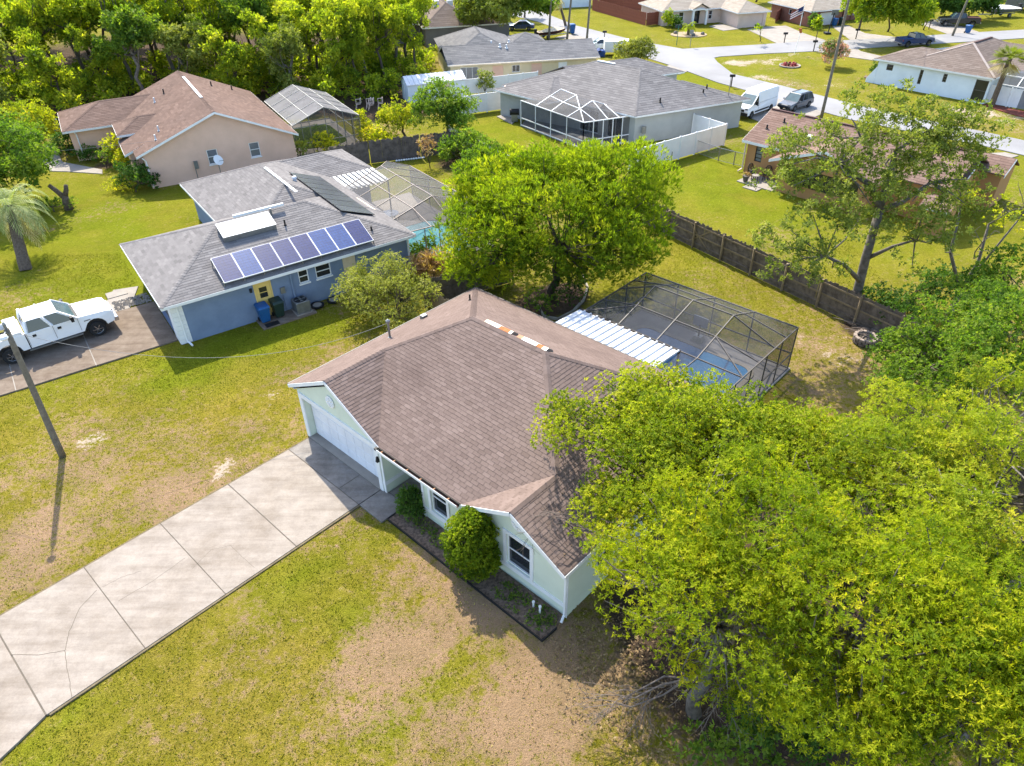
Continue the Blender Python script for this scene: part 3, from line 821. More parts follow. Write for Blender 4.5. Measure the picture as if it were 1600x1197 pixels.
def roof(parent, planes, m, w=0.32, ex=0.145, seed=1, lines=(), singles=0, toner=None, thick=0.07, fascia=None, fh=0.16, fm='white', tabs=True):
    """Roof deck plus its shingle courses; the largest-looking tabs may be objects of their own."""
    b = MB()
    for pl in planes:
        n = len(pl)
        b.add(list(pl) + [(p[0], p[1], p[2] - thick) for p in pl], [tuple(range(n)), tuple(range(2 * n - 1, n - 1, -1))] + [(i, i + n, (i + 1) % n + n, (i + 1) % n) for i in range(n)])
    r = b.build('roof', m, parent)
    if tabs:
        full = [] if singles else None
        V, F, R = shingles(planes, w, ex, seed, full, toner)
        if singles:
            mw = parent.matrix_basis if parent.parent is None else parent.matrix_world
            mw = Matrix.Translation(parent.location) @ Matrix.Rotation(parent.rotation_euler.z, 4, 'Z')
            def key(t):
                ww = mw @ t[1]; nn = mw.to_3x3() @ t[4]; v = (CAM - ww)
                return -(nn.dot(v.normalized())) / v.length_squared
            vis = [t for t in full if singles_ok(t)]
            vis.sort(key=key)
            keep = set(id(t) for t in vis[:singles])
            one = MB(); hw = (w - .012) / 2; L0 = 1.0
            one.add([(-hw, 0, 0), (hw, 0, 0), (hw, 0, L0), (-hw, 0, L0), (hw, ex, .3), (-hw, ex, .3)], [(3, 2, 4, 5), (0, 1, 2, 3), (0, 3, 5), (1, 4, 2)])
            sm = one.mesh('shingle', m)
            for t in full:
                ip, c, e, s, n, tone, lf = t
                if id(t) in keep:
                    o = link('shingle', sm, r)
                    o['tone'] = tone
                    h = lf + 0.004
                    o.matrix_basis = Matrix(((e.x, s.x, n.x * h, c.x), (e.y, s.y, n.y * h, c.y), (e.z, s.z, n.z * h, c.z), (0, 0, 0, 1)))
                else:
                    b0 = len(V); hw_ = hw
                    h = lf + .004
                    V += [c - e * hw_ + n * h, c + e * hw_ + n * h, c + e * hw_ + s * ex + n * .004, c - e * hw_ + s * ex + n * .004, c - e * hw_, c + e * hw_]
                    F += [(b0, b0 + 1, b0 + 2, b0 + 3), (b0, b0 + 4, b0 + 5, b0 + 1)]; R += [tone, tone * .85]
        o = link('shingle_courses', poly_mesh('shingle_courses', V, F, R, m), r)
        o['kind'] = 'stuff'
    if lines:
        V, F, R = caps(lines, planes, seed + 5)
        o = link('cap_shingles', poly_mesh('cap_shingles', V, F, R, m), r); o['kind'] = 'stuff'
    for (p, q) in (fascia or ()):
        p, q = Vector(p), Vector(q)
        b = MB()
        d = (q - p); o_ = Vector((d.y, -d.x, 0)).normalized() * 0.022
        b.frustum([p + Vector((0, 0, -fh)), q + Vector((0, 0, -fh)), q + o_ + Vector((0, 0, -fh)), p + o_ + Vector((0, 0, -fh))],
                  [p + Vector((0, 0, -.004)), q + Vector((0, 0, -.004)), q + o_ + Vector((0, 0, -.004)), p + o_ + Vector((0, 0, -.004))])
        b.build('fascia', M[fm], r)
    return r

def singles_ok(t):
    return True

def hip(x0, x1, y0, y1, z, s, along='x', g0=False, g1=False):
    """Four planes of a hip (or gable-ended) roof over a rectangle; order: y0 side, x1 end, y1 side, x0 end. Also the cap lines."""
    if along == 'x':
        h = (y1 - y0) / 2; ym = (y0 + y1) / 2; zt = z + s * h
        A = (x0 if g0 else x0 + h, ym, zt); B = (x1 if g1 else x1 - h, ym, zt)
        a, b, c, d = (x0, y0, z), (x1, y0, z), (x1, y1, z), (x0, y1, z)
        pl = [(a, b, B, A), (c, d, A, B)]; ln = [(A, B, 0, 1)]
        if not g1: pl.append((b, c, B)); ln += [(b, B, 0, len(pl) - 1), (c, B, 1, len(pl) - 1)]
        if not g0: pl.append((d, a, A)); ln += [(a, A, 0, len(pl) - 1), (d, A, 1, len(pl) - 1)]
    else:
        h = (x1 - x0) / 2; xm = (x0 + x1) / 2; zt = z + s * h
        A = (xm, y0 if g0 else y0 + h, zt); B = (xm, y1 if g1 else y1 - h, zt)
        a, b, c, d = (x0, y0, z), (x1, y0, z), (x1, y1, z), (x0, y1, z)
        pl = [(b, c, B, A), (d, a, A, B)]; ln = [(A, B, 0, 1)]
        if not g0: pl.append((a, b, A)); ln += [(a, A, 1, len(pl) - 1), (b, A, 0, len(pl) - 1)]
        if not g1: pl.append((c, d, B)); ln += [(c, B, 0, len(pl) - 1), (d, B, 1, len(pl) - 1)]
    fa = [(a, b), (b, c), (c, d), (d, a)]
    return pl, ln, fa

def merge(*hips):
    P, L, Fa = [], [], []
    for pl, ln, fa in hips:
        k = len(P)
        P += pl; L += [(p, q, i + k, j + k) for p, q, i, j in ln]; Fa += fa
    return P, L, Fa

def vent_pipe(parent, p, h=0.35, r=0.05, m='black'):
    b = MB(); b.lathe([(r * 1.8, -0.1), (r * 1.8, 0.03), (r, .05), (r, h)], 8, p); return b.build('vent_pipe', M[m], parent)

def cage(name, label, loc, rz, bars, panels, bw, bm, sm, group=None):
    t = thing(name, label, 'screen enclosure', loc, rz, group)
    for p, q in bars:
        b = MB(); b.bar(p, q, bw, bw * 1.3); b.build('beam', M[bm], t)
    for pl in panels:
        b = MB(); b.poly(pl); b.build('screen_panel', M[sm], t)
    return t

# ------------------------------------------------------------------ the pale green house
house = thing('house', 'pale green house with brown shingle roof and white garage door', 'house', LW(0, 0), MR)
XL, XR, YF, YB, EZ, SL = -0.45, 14.5, -0.1, 11.05, 2.52, 0.53
hm = (YB - YF) / 2; ym = (YB + YF) / 2
AL = (XL + hm, ym, EZ + SL * hm); AR = (XR - hm, ym, EZ + SL * hm)
gx = 2.55; gz = EZ + SL * (gx - XL); K = (gx, YF + (gx - XL), gz)
wx = 12.25; wz = EZ + SL * (XR - wx); W = (wx, YF + (XR - wx), wz)
gxe = 2 * gx - XL; wxe = 2 * wx - XR
zl = lambda x: EZ
planes = [
    ((XL, YF, EZ), (gx, YF, gz), K, (XL, K[1], EZ)),                    # 0 left slope, garage part
    ((XL, K[1], EZ), K, AL, (XL, YB, EZ)),                              # 1 left slope
    ((gx, YF, gz), (gxe, YF, EZ), K),                                   # 2 garage right slope
    (K, (gxe, YF, EZ), (wxe, YF, EZ), W, AR, AL),                       # 3 front slope
    ((wxe, YF, EZ), (wx, YF, wz), W),                                   # 4 wing left slope
    ((wx, YF, wz), (XR, YF, EZ), (XR, W[1], EZ), W),                    # 5 right slope, wing part
    (W, (XR, W[1], EZ), (XR, YB, EZ), AR),                              # 6 right slope
    ((XR, YB, EZ), (XL, YB, EZ), AL, AR)]                               # 7 back slope
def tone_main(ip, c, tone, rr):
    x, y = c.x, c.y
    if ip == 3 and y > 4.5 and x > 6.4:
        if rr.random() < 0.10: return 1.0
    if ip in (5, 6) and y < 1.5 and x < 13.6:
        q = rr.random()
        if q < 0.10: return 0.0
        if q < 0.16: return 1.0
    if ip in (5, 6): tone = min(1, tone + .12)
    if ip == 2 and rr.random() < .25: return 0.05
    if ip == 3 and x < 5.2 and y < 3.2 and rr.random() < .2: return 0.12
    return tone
def singles_ok(t):
    return t[0] in (2, 3, 4, 5)
mroof = roof(house, planes, M['roof_brown'], 0.33, 0.145, 3,
     [((gx, YF, gz), K, 0, 2), (K, AL, 1, 3), (AL, AR, 3, 7), (AR, W, 3, 6), (W, (wx, YF, wz), 4, 5), (AL, (XL, YB, EZ), 1, 7), (AR, (XR, YB, EZ), 6, 7)],
     singles=300, toner=tone_main)
singles_ok = lambda t: True
def trimline(name, m, p, q, w, h, dz=0, parent=None):
    b = MB(); b.bar(Vector(p) + Vector((0, 0, dz)), Vector(q) + Vector((0, 0, dz)), w, h); return b.build(name, M[m], parent or house)
# rakes and eaves
for p, q in (((XL, YF - .012, EZ), (gx, YF - .012, gz)), ((gx, YF - .012, gz), (gxe, YF - .012, EZ)), ((wxe, YF - .012, EZ), (wx, YF - .012, wz)), ((wx, YF - .012, wz), (XR, YF - .012, EZ))):
    trimline('fascia', 'white', p, q, 0.03, 0.15, -0.09)
trimline('fascia', 'white', (XL - .012, YF, EZ), (XL - .012, YB, EZ), 0.03, 0.16, -.09)
trimline('fascia', 'white', (XL, YB + .012, EZ), (XR, YB + .012, EZ), 0.03, 0.16, -.09)
trimline('fascia', 'white', (XR + .012, YF, EZ), (XR + .012, YB, EZ), 0.03, 0.16, -.09)
trimline('drip_edge', 'bronze_light', (XL - .02, YF, EZ + .012), (XL - .02, YB, EZ + .012), 0.05, 0.02)
trimline('drip_edge', 'bronze_light', (XL, YB + .02, EZ + .012), (XR, YB + .02, EZ + .012), 0.05, 0.02)
g = MB()
gy0, gy1 = YF - 0.14, YF - 0.03
g.bx(gxe + .02, wxe - .1, gy0, gy1, EZ - .14, EZ - .125)
g.build('gutter_floor', M['red_dark'], house)
part('gutter', M['white'], house, 'bx', gxe + .02, wxe - .1, gy0 - .012, gy0, EZ - .15, EZ - .03)
part('gutter_back', M['bronze'], house, 'bx', gxe + .02, wxe - .1, gy1, gy1 + .012, EZ - .15, EZ - .01)
for i in range(6):
    x = gxe + .25 + i * .72
    part('gutter_bracket', M['orange_pale'], house, 'bx', x, x + .05, gy0, gy1, EZ - .06, EZ - .045)
part('gutter_end', M['black'], house, 'bx', gxe - .08, gxe + .02, gy0 - .02, gy1 + .02, EZ - .1, EZ - .01)

# walls (walked so that outside is on the right)
wb = MB()
ZT = EZ - .075
foot = [(0, 0), (5.47, 0), (5.47, 1.45), (7.58, 1.45), (7.58, 0.2), (10.0, 0.2), (10.0, 0.28), (14.35, 0.28), (14.35, 10.7), (0, 10.7)]
GO = (0.33, 5.12, -0.05, 2.15)
W1 = (0.42, 1.28, 0.62, 2.12)
W2 = (1.72, 2.78, 0.62, 2.1)
Pg = wall_seg(wb, foot[0], foot[1], -.1, ZT, [GO], 0.32)
wall_seg(wb, foot[1], foot[2], -.1, ZT)
EN = (0.75, 1.7, 0.05, 2.1)
Pe = wall_seg(wb, foot[2], foot[3], -.1, ZT, [EN], 0.1)
wall_seg(wb, foot[3], foot[4], -.1, ZT)
Pm = wall_seg(wb, foot[4], foot[5], -.1, ZT, [W1])
wall_seg(wb, foot[5], foot[6], -.1, ZT)
Pw = wall_seg(wb, foot[6], foot[7], -.1, ZT, [W2])
W3 = (1.6, 2.7, .8, 2.0); W4 = (6.0, 7.2, .8, 2.0)
Pr = wall_seg(wb, foot[7], foot[8], -.1, ZT, [W3, W4])
SD = (2.2, 4.6, 0.05, 2.05)
Pb = wall_seg(wb, foot[8], foot[9], -.1, ZT, [SD])
wall_seg(wb, foot[9], foot[0], -.1, ZT)
# gable triangles
def gz_at(x, ctr, half, top): return top - SL * abs(x - ctr)
wb.poly([(0, 0, ZT), (5.1, 0, ZT), (gx, 0, ZT + SL * 2.55)])
wb.poly([(10.15, .28, ZT), (14.35, .28, ZT), (wx, .28, ZT + SL * 2.1)])
wb.build('wall', M['green_wall'], house)
# soffit
part('soffit', M['white'], house, 'prism', [(XL + .03, .32), (XR - .03, .32), (XR - .03, YB - .03), (XL + .03, YB - .03)], ZT + .002, ZT + .012)
part('soffit', M['white'], house, 'bx', 5.5, 9.98, YF + .02, .315, ZT + .002, ZT + .012)
part('soffit', M['white'], house, 'bx', XL + .03, -.01, YF + .02, .315, ZT + .002, ZT + .012)
# garage door with panels
gd = part('garage_door', M['white_door'], house, 'frustum', [Pg(.36, .02, .34), Pg(5.09, .02, .34), Pg(5.09, .02, .29), Pg(.36, .02, .29)], [Pg(.36, 2.15, .34), Pg(5.09, 2.15, .34), Pg(5.09, 2.15, .29), Pg(.36, 2.15, .29)])
for j in range(4):
    for i in range(8):
        a = .42 + i * .585; e = .08 + j * .52
        part('door_panel', M['white_door'], gd, 'frustum', [Pg(a, e, .29), Pg(a + .5, e, .29), Pg(a + .5, e, .278), Pg(a, e, .278)], [Pg(a, e + .42, .29), Pg(a + .5, e + .42, .29), Pg(a + .5, e + .42, .278), Pg(a, e + .42, .278)])
part('sill', M['concrete_pale'], house, 'bx', .3, 5.15, -.09, .31, -.1, .045)
for a, c, e, f in ((0.12, .33, -.02, 2.36), (5.12, 5.33, -.02, 2.36), (.33, 5.12, 2.15, 2.36)):
    part('door_trim', M['white'], house, 'bx', a, c, -.05, -.002, e, f)
ent = part('front_door', M['white'], house, 'bx', 5.47 + .8, 5.47 + 1.65, 1.38, 1.42, .06, 2.08)
part('handle', M['steel'], ent, 'bx', 5.47 + .86, 5.47 + .92, 1.34, 1.38, .95, 1.1)
# white belt band round the base
for (x0, x1, y0, y1) in ((5.472, 5.50, .02, 1.43), (7.56, 9.98, .168, .198), (10.02, 14.33, .248, .278), (5.36, 5.49, -.035, -.004)):
    part('belt_trim', M['white'], house, 'bx', x0, x1, y0, y1, .40, .58)
for (x, y) in ((5.40, -.03), (7.5, .165), (14.28, .245)):
    part('corner_trim', M['white'], house, 'bx', x, x + .1, y, y + .032, -.05, ZT)
window(house, Pm, W1, sash=1, trim=.13)
window(house, Pw, W2, sash=1, trim=.14)
b = MB(); b.poly([Pw(1.78, .7, .12), Pw(2.05, .7, .12), Pw(2.05, 2.05, .12), Pw(1.78, 2.05, .12)])
b.build('curtain', M['white'], house)
for o_ in (W3, W4): window(house, Pr, o_, sash=1)
window(house, Pb, SD, sash=0, mull=1, glass='glass', name='sliding_door')
def medallion(c, r):
    b = MB(); b.lathe([(r, 0), (r, .03), (r * .8, .045), (r * .78, .03), (r * .3, .03), (r * .25, .05)], 24, (c[0], c[1], c[2]), 'y')
    o = b.build('gable_medallion', M['white'], house)
    for k in range(8):
        t = k * PI / 4
        part('spoke', M['white'], o, 'bar', (c[0] + .3 * r * math.cos(t), c[1] - .01, c[2] + .3 * r * math.sin(t)), (c[0] + .8 * r * math.cos(t), c[1] - .01, c[2] + .8 * r * math.sin(t)), .04, .06)
medallion((gx, -.05, 3.05), .27); medallion((wx, .235, 2.86), .27)
part('wall_lamp', M['black'], house, 'frustum', [(5.24, -.14, 1.6), (5.36, -.14, 1.6), (5.36, -.03, 1.6), (5.24, -.03, 1.6)], [(5.27, -.11, 1.85), (5.33, -.11, 1.85), (5.33, -.03, 1.85), (5.27, -.03, 1.85)])
b = MB(); b.tube([(14.32, .16, EZ - .1), (14.32, .2, 2.2), (14.32, .2, .15), (14.4, -.05, .06)], .045, 8); b.build('downspout', M['white'], house)
zr = lambda x, y: EZ + SL * min(x - XL, XR - x, YB - y if y > ym else 99)
vent_pipe(house, (.9, 4.4, EZ + SL * 1.35), .8, .05, 'steel')
b = MB(); b.lathe([(.10, 0), (.1, .1), (.02, .16)], 8, (.9, 4.4, EZ + SL * 1.35 + .78)); b.build('vent_cap', M['steel'], house)
vent_pipe(house, (1.85, 8.45, EZ + SL * 2.3), .32, .04)
b = MB(); b.bx(.35, .6, 6.6, 6.9, EZ + SL * .8, EZ + SL * 1.05 + .12); b.build('roof_vent', M['steel'], house, bevel=.03)
# torn ridge strips in white and orange on the back of the ridge
for (x0, seq) in ((5.75, (('cream', .38), ('white', .38), ('orange', .52), ('steel', .14))), (7.45, (('orange_pale', .26), ('white', .72), ('orange', .26), ('cream', .1), ('steel', .14)))):
    x = x0
    for mname, ln in seq:
        zc = AL[2]
        b = MB(); hgt = .09
        V = []
        for xx in (x, x + ln - .01):
            for (dy, dz) in ((0.03, .04), (.20, .16), (.44, .10), (.52, -.06)):
                V.append((xx, ym + dy, zc - SL * dy + dz))
        b.add(V, [(0, 4, 5, 1), (1, 5, 6, 2), (2, 6, 7, 3), (0, 1, 2, 3), (7, 6, 5, 4)])
        b.build('ridge_strip', M[mname], house)
        x += ln
# metal patio roof on the back
patio = thing('patio_roof', 'corrugated silver patio roof between the brown roof and the dark pool cage', 'patio roof', LW(0, 0), MR)
nx = 15; x0, x1 = 4.75, 10.4
for i in range(nx):
    a = x0 + (x1 - x0) * i / nx; c = x0 + (x1 - x0) * (i + 1) / nx
    b = MB(); z0_, z1_ = EZ - .03, EZ - .16; y0_, y1_ = 11.1, 13.05
    prof = [(0, 0), (.74, 0), (.78, .075), (.96, .075), (1.0, 0)]
    V = [(a + (c - a) * u, y0_, z0_ + dz) for u, dz in prof] + [(a + (c - a) * u, y1_, z1_ + dz) for u, dz in prof]
    b.add(V, [(j, j + 1, j + 6, j + 5) for j in range(4)])
    b.build('roof_panel', M['galvanized'], patio)
part('beam', M['bronze'], patio, 'bx', 4.7, 10.4, 13.06, 13.16, EZ - .34, EZ - .12)
for x in (4.75, 7.5, 10.3):
    part('post', M['bronze'], patio, 'bx', x, x + .08, 13.06, 13.15, 0, EZ - .34)
# leaves and grit caught along the beam
rr = random.Random(9); b = MB()
for i in range(70):
    x = rr.uniform(5.2, 10.3); y = 12.98 - abs(rr.gauss(0, .07)); z = EZ - .15 + rr.uniform(.03, .07); s_ = rr.uniform(.03, .08)
    b.poly([(x - s_, y, z), (x, y - s_ * .6, z + .02), (x + s_, y, z + .01), (x, y + s_ * .5, z)])
o = b.build('leaf_litter', M['mulch']); o.location = LW(0, 0); o.rotation_euler = (0, 0, MR)
prop(o, 'brown fallen leaves caught along the edge of the silver patio roof', 'leaf litter', kind='stuff')
# pool cage
CX0, CX1, CY0, CY1, CE, CR = 5.0, 13.45, 13.1, 18.45, 2.35, 3.2
yr = 16.1; xa, xb_ = 7.0, 11.25
bars = []
B_ = lambda p, q: bars.append((p, q))
for p, q in (((CX0, CY0, CE), (CX0, CY1, CE)), ((CX0, CY1, CE), (CX1, CY1, CE)), ((CX1, CY1, CE), (CX1, 11.2, CE)), ((CX0, CY0, CE), (CX1, CY0, CE))): B_(p, q)
for x in (xa, 9.12, xb_):
    B_((x, CY0, CE), (x, yr, CR)); B_((x, yr, CR), (x, CY1, CE))
B_((xa, yr, CR), (xb_, yr, CR))
B_((xa, yr, CR), (CX0, yr, CE)); B_((xb_, yr, CR), (CX1, yr, CE))
ymid = 14.6; zm = (CE + CR) / 2
B_((xa, ymid, zm), (xb_, ymid, zm)); B_((xa, ymid, zm), (CX0, ymid, CE)); B_((xb_, ymid, zm), (CX1, ymid, CE))
yb2 = 17.27
B_((xa, yb2, zm), (xb_, yb2, zm)); B_((xb_, yb2, zm), (CX1, yb2, CE)); B_((xa, yb2, zm), (CX0, yb2, CE))
B_((xb_, ymid, zm), (CX1, CY0, CE)); B_((xa, ymid, zm), (CX0, CY0, CE))
B_((11.25, CY0, CE), (11.25, 11.3, CE)); B_((10.45, 11.25, CE), (CX1, 11.25, CE))
ysr = [CY1, 16.9, 15.4, 13.9, 12.5, 11.3]
for y in ysr: B_((CX1, y, 0), (CX1, y, CE))
for x in (CX0, 7.0, 9.12, 11.25): B_((x, CY1, 0), (x, CY1, CE))
for y in (13.1, 14.9, 16.7): B_((CX0, y, 0), (CX0, y, CE))
B_((CX1, CY1, .9), (CX1, 11.3, .9)); B_((CX0, CY1, .9), (CX1, CY1, .9)); B_((CX0, CY1, .9), (CX0, CY0, .9))
B_((CX1, CY1, .06), (CX1, 11.3, .06)); B_((CX0, CY1, .06), (CX1, CY1, .06))
pan = []
xs_ = [xa, 9.12, xb_]
for a, c in zip(xs_[:-1], xs_[1:]):
    pan += [[(a, CY0, CE), (c, CY0, CE), (c, ymid, zm), (a, ymid, zm)], [(a, ymid, zm), (c, ymid, zm), (c, yr, CR), (a, yr, CR)], [(a, yr, CR), (c, yr, CR), (c, yb2, zm), (a, yb2, zm)], [(a, yb2, zm), (c, yb2, zm), (c, CY1, CE), (a, CY1, CE)]]
for (x, xe) in ((xa, CX0), (xb_, CX1)):
    pan += [[(x, CY0, CE), (xe, CY0, CE), (x, ymid, zm)], [(xe, CY0, CE), (xe, ymid, CE), (x, ymid, zm)], [(x, ymid, zm), (xe, ymid, CE), (xe, yr, CE), (x, yr, CR)], [(x, yr, CR), (xe, yr, CE), (xe, yb2, CE), (x, yb2, zm)], [(x, yb2, zm), (xe, yb2, CE), (xe, CY1, CE), (x, CY1, CE)]]
pan += [[(10.45, 11.25, CE), (CX1, 11.25, CE), (CX1, CY0, CE), (10.45, CY0, CE)]]
for a, c in zip(ysr[:-1], ysr[1:]): pan += [[(CX1, a, 0), (CX1, c, 0), (CX1, c, CE), (CX1, a, CE)]]
xw = [CX0, 7.0, 9.12, 11.25, CX1]
for a, c in zip(xw[:-1], xw[1:]): pan += [[(a, CY1, 0), (c, CY1, 0), (c, CY1, CE), (a, CY1, CE)]]
pan += [[(CX0, CY0, 0), (CX0, CY1, 0), (CX0, CY1, CE), (CX0, CY0, CE)]]
cage('pool_cage', 'dark bronze screened pool cage behind the pale green house', LW(0, 0), MR, bars, pan, .045, 'bronze_light', 'screen_dark')
# deck and pool inside
dk = thing('pool_deck', 'grey concrete deck around the blue pool under the dark cage', 'pool deck', LW(0, 0), MR, kind='structure')
def rrect(x0, x1, y0, y1, r, n=5):
    P = []
    for cx, cy, a0 in ((x1 - r, y1 - r, 0), (x0 + r, y1 - r, 90), (x0 + r, y0 + r, 180), (x1 - r, y0 + r, 270)):
        for k in range(n + 1):
            t = rad(a0 + 90 * k / n); P.append((cx + r * math.cos(t), cy + r * math.sin(t)))
    return P
M['deck'] = mat('deck', lin(0.34, 0.32, 0.31), lin(0.24, 0.225, 0.22), 0.9, 0.9, .15, 50)
part('deck_slab', M['deck'], dk, 'bx', CX0 - .1, CX1 + .1, 11.0, CY1 + .1, -.1, .05)
pool = thing('swimming_pool', 'deep blue rounded swimming pool inside the dark screen cage', 'pool', LW(0, 0), MR)
po = rrect(5.7, 12.55, 13.7, 17.35, .8)
pi_ = rrect(5.95, 12.3, 13.95, 17.1, .6)
n = len(po)
b = MB(); b.add([(x, y, .09) for x, y in po] + [(x, y, .09) for x, y in pi_] + [(x, y, .045) for x, y in po] + [(x, y, .06) for x, y in pi_],
    [(i, (i + 1) % n, n + (i + 1) % n, n + i) for i in range(n)] + [(i, 2 * n + i, 2 * n + (i + 1) % n, (i + 1) % n) for i in range(n)] + [(n + i, n + (i + 1) % n, 3 * n + (i + 1) % n, 3 * n + i) for i in range(n)])
b.build('coping', M['concrete_pale'], pool)
part('water', M['water'], pool, 'poly', [(x, y, .062) for x, y in pi_])
sp = thing('basketball_stand', 'pale backboard on a dark stand at the pool edge', 'backboard', LW(8.9, 17.75, .05), MR)
part('base', M['steel'], sp, 'frustum', [(-.3, -.25, 0), (.3, -.25, 0), (.3, .25, 0), (-.3, .25, 0)], [(-.2, -.15, .3), (.2, -.15, .3), (.2, .15, .3), (-.2, .15, .3)])
part('pole', M['black'], sp, 'bar', (0, 0, .3), (0, 0, .95), .07)
part('board', M['glass_pale'], sp, 'bx', -.4, .4, -.03, .03, .85, 1.4)
# planting bed and edging in front of the house
bed = thing('planting_bed', 'mulched planting bed along the front wall with black edging', 'garden bed', LW(0, 0), MR, kind='structure')
part('mulch', M['mulch'], bed, 'prism', [(6.62, -.9), (14.3, -.92), (14.36, -.3), (14.3, .25), (7.6, .2), (6.62, .04)], -.12, 0.02)
for p, q in (((6.62, -.9), (10.5, -.93)), ((10.5, -.93), (14.36, -.95)), ((14.36, -.95), (14.4, -.28)), ((6.6, -.9), (6.6, -.05))):
    part('edging_board', M['black'], bed, 'bar', (p[0], p[1], .01), (q[0], q[1], .01), .035, .1)
for (x, y, h_) in ((13.3, -.16, .22), (13.62, -.2, .3)):
    sprk = thing('sprinkler_riser', 'short white pipe standing in the mulch bed, ' + ('taller one' if h_ > .25 else 'stubby one with a cap'), 'pipe', LW(x, y, 0.02), 0)
    b = MB(); b.lathe([(.035, 0), (.035, h_), (.05, h_), (.05, h_ + .05)], 10); b.build('pipe', M['white'], sprk)

# ------------------------------------------------------------------ blue house with solar panels
BR = rad(35.1); BO = (-17.32, 30.75, 0)
blue = thing('house', 'blue walled house with grey roof, solar panels and yellow side door', 'house', BO, BR)
h1 = hip(0, 14.4, 0, 9.3, 2.5, .37, 'x'); h2 = hip(5.5, 14.4, 4.0, 17.3, 2.52, .37, 'y'); h3 = hip(9.0, 17.6, 11.6, 17.2, 2.5, .37, 'x')
P_, L1, F1 = merge(h1, h2, h3)
P_ = [p for i, p in enumerate(P_)]
L1 = [l for i, l in enumerate(L1) if i not in (2,)]
roof(blue, P_, M['roof_grey'], .42, .18, 21, L1, fascia=F1)
wb = MB(); Z2 = 2.42
BF = [(.45, .45), (14.0, .45), (14.0, 12.0), (17.2, 12.0), (17.2, 16.8), (6.0, 16.8), (6.0, 8.9), (.45, 8.9)]
DO = (4.3, 5.12, .03, 2.08); BW1 = (6.75, 7.32, 1.35, 2.12); BW2 = (7.75, 8.65, 1.35, 2.12); BD2 = (9.4, 10.2, .03, 2.1)
Pn = wall_seg(wb, BF[0], BF[1], -.1, Z2, [DO, BW1, BW2, BD2], .1)
PS = wall_seg(wb, BF[1], BF[2], -.1, Z2, [(4.5, 6.5, .05, 2.05)], .1)
for i in range(2, 6): wall_seg(wb, BF[i], BF[i + 1], -.1, Z2)
Pl2 = wall_seg(wb, BF[6], BF[7], -.1, Z2, [(1.4, 2.4, .6, 2.0)], .1)
GB = (3.0, 7.4, -.02, 2.1)
Pgl = wall_seg(wb, BF[7], BF[0], -.1, Z2, [GB], .2)
wb.build('wall', M['blue_wall'], blue)
part('soffit', M['white'], blue, 'bx', .06, 14.3, .06, 9.2, Z2 + .003, Z2 + .012)
dr = part('door', M['yellow_door'], blue, 'frustum', [Pn(DO[0], .03, .07), Pn(DO[1], .03, .07), Pn(DO[1], .03, .02), Pn(DO[0], .03, .02)], [Pn(DO[0], 2.08, .07), Pn(DO[1], 2.08, .07), Pn(DO[1], 2.08, .02), Pn(DO[0], 2.08, .02)])
for k in range(2):
    part('pane', M['glass'], dr, 'poly', [Pn(4.5, 1.2 + k * .33, .012), Pn(4.92, 1.2 + k * .33, .012), Pn(4.92, 1.49 + k * .33, .012), Pn(4.5, 1.49 + k * .33, .012)])
part('handle', M['steel'], dr, 'bx', 4.78, 4.84, .37, .43, .9, 1.0)
b = MB()
for a, c, e, f in ((DO[0] - .07, DO[0], 0, 2.15), (DO[1], DO[1] + .07, 0, 2.15), (DO[0], DO[1], 2.08, 2.15)):
    b.frustum([Pn(a, e, .0), Pn(c, e, .0), Pn(c, e, -.03), Pn(a, e, -.03)], [Pn(a, f, .0), Pn(c, f, .0), Pn(c, f, -.03), Pn(a, f, -.03)])
b.build('door_frame', M['yellow_door'], blue)
window(blue, Pn, BW1, sash=1, sill=True, deep=.07); window(blue, Pn, BW2, sash=1, sill=True, deep=.07)
part('door', M['cream'], blue, 'poly', [Pn(BD2[0], .03, .05), Pn(BD2[1], .03, .05), Pn(BD2[1], 2.1, .05), Pn(BD2[0], 2.1, .05)])
window(blue, PS, (4.5, 6.5, .05, 2.05), sash=0, mull=1, name='sliding_door', deep=.07)
window(blue, Pl2, (1.4, 2.4, .6, 2.0), sash=1, deep=.07)
gdr = part('garage_door', M['bronze_light'], blue, 'poly', [Pgl(GB[0], -.02, .18), Pgl(GB[1], -.02, .18), Pgl(GB[1], 2.1, .18), Pgl(GB[0], 2.1, .18)])
for k in range(3): part('door_rib', M['bronze_light'], gdr, 'bar', Pgl(GB[0], .5 + k * .52, .17), Pgl(GB[1], .5 + k * .52, .17), .03, .03)
for k in range(9):
    part('siding_board', M['white'], blue, 'bx', .42, 1.0, .405, .446, k * .265, k * .265 + .25)
    part('siding_board', M['white'], blue, 'bx', .405, .446, .45, 1.35, k * .265, k * .265 + .25)
b = MB(); b.tube([(.75, .3, 2.35), (.75, .38, 2.1), (.75, .36, .15), (.85, -.1, .05)], .055, 8); b.build('downspout', M['white'], blue)
b = MB(); b.tube([(6.75, .38, 2.35), (6.75, .38, .2)], .07, 8); b.build('downspout', M['blue_wall'], blue)
b = MB(); b.tube([(14.05, .4, 2.35), (14.05, .4, .1)], .06, 8); b.build('downspout', M['white'], blue)
part('meter_box', M['steel'], blue, 'bx', 6.05, 6.3, .33, .44, 1.15, 1.5)
part('meter_conduit', M['blue_wall'], blue, 'bar', (6.18, .4, .1), (6.18, .4, 1.15), .06)
part('wall_lamp', M['black'], blue, 'bx', 4.45, 4.57, .3, .44, 1.75, 1.95)
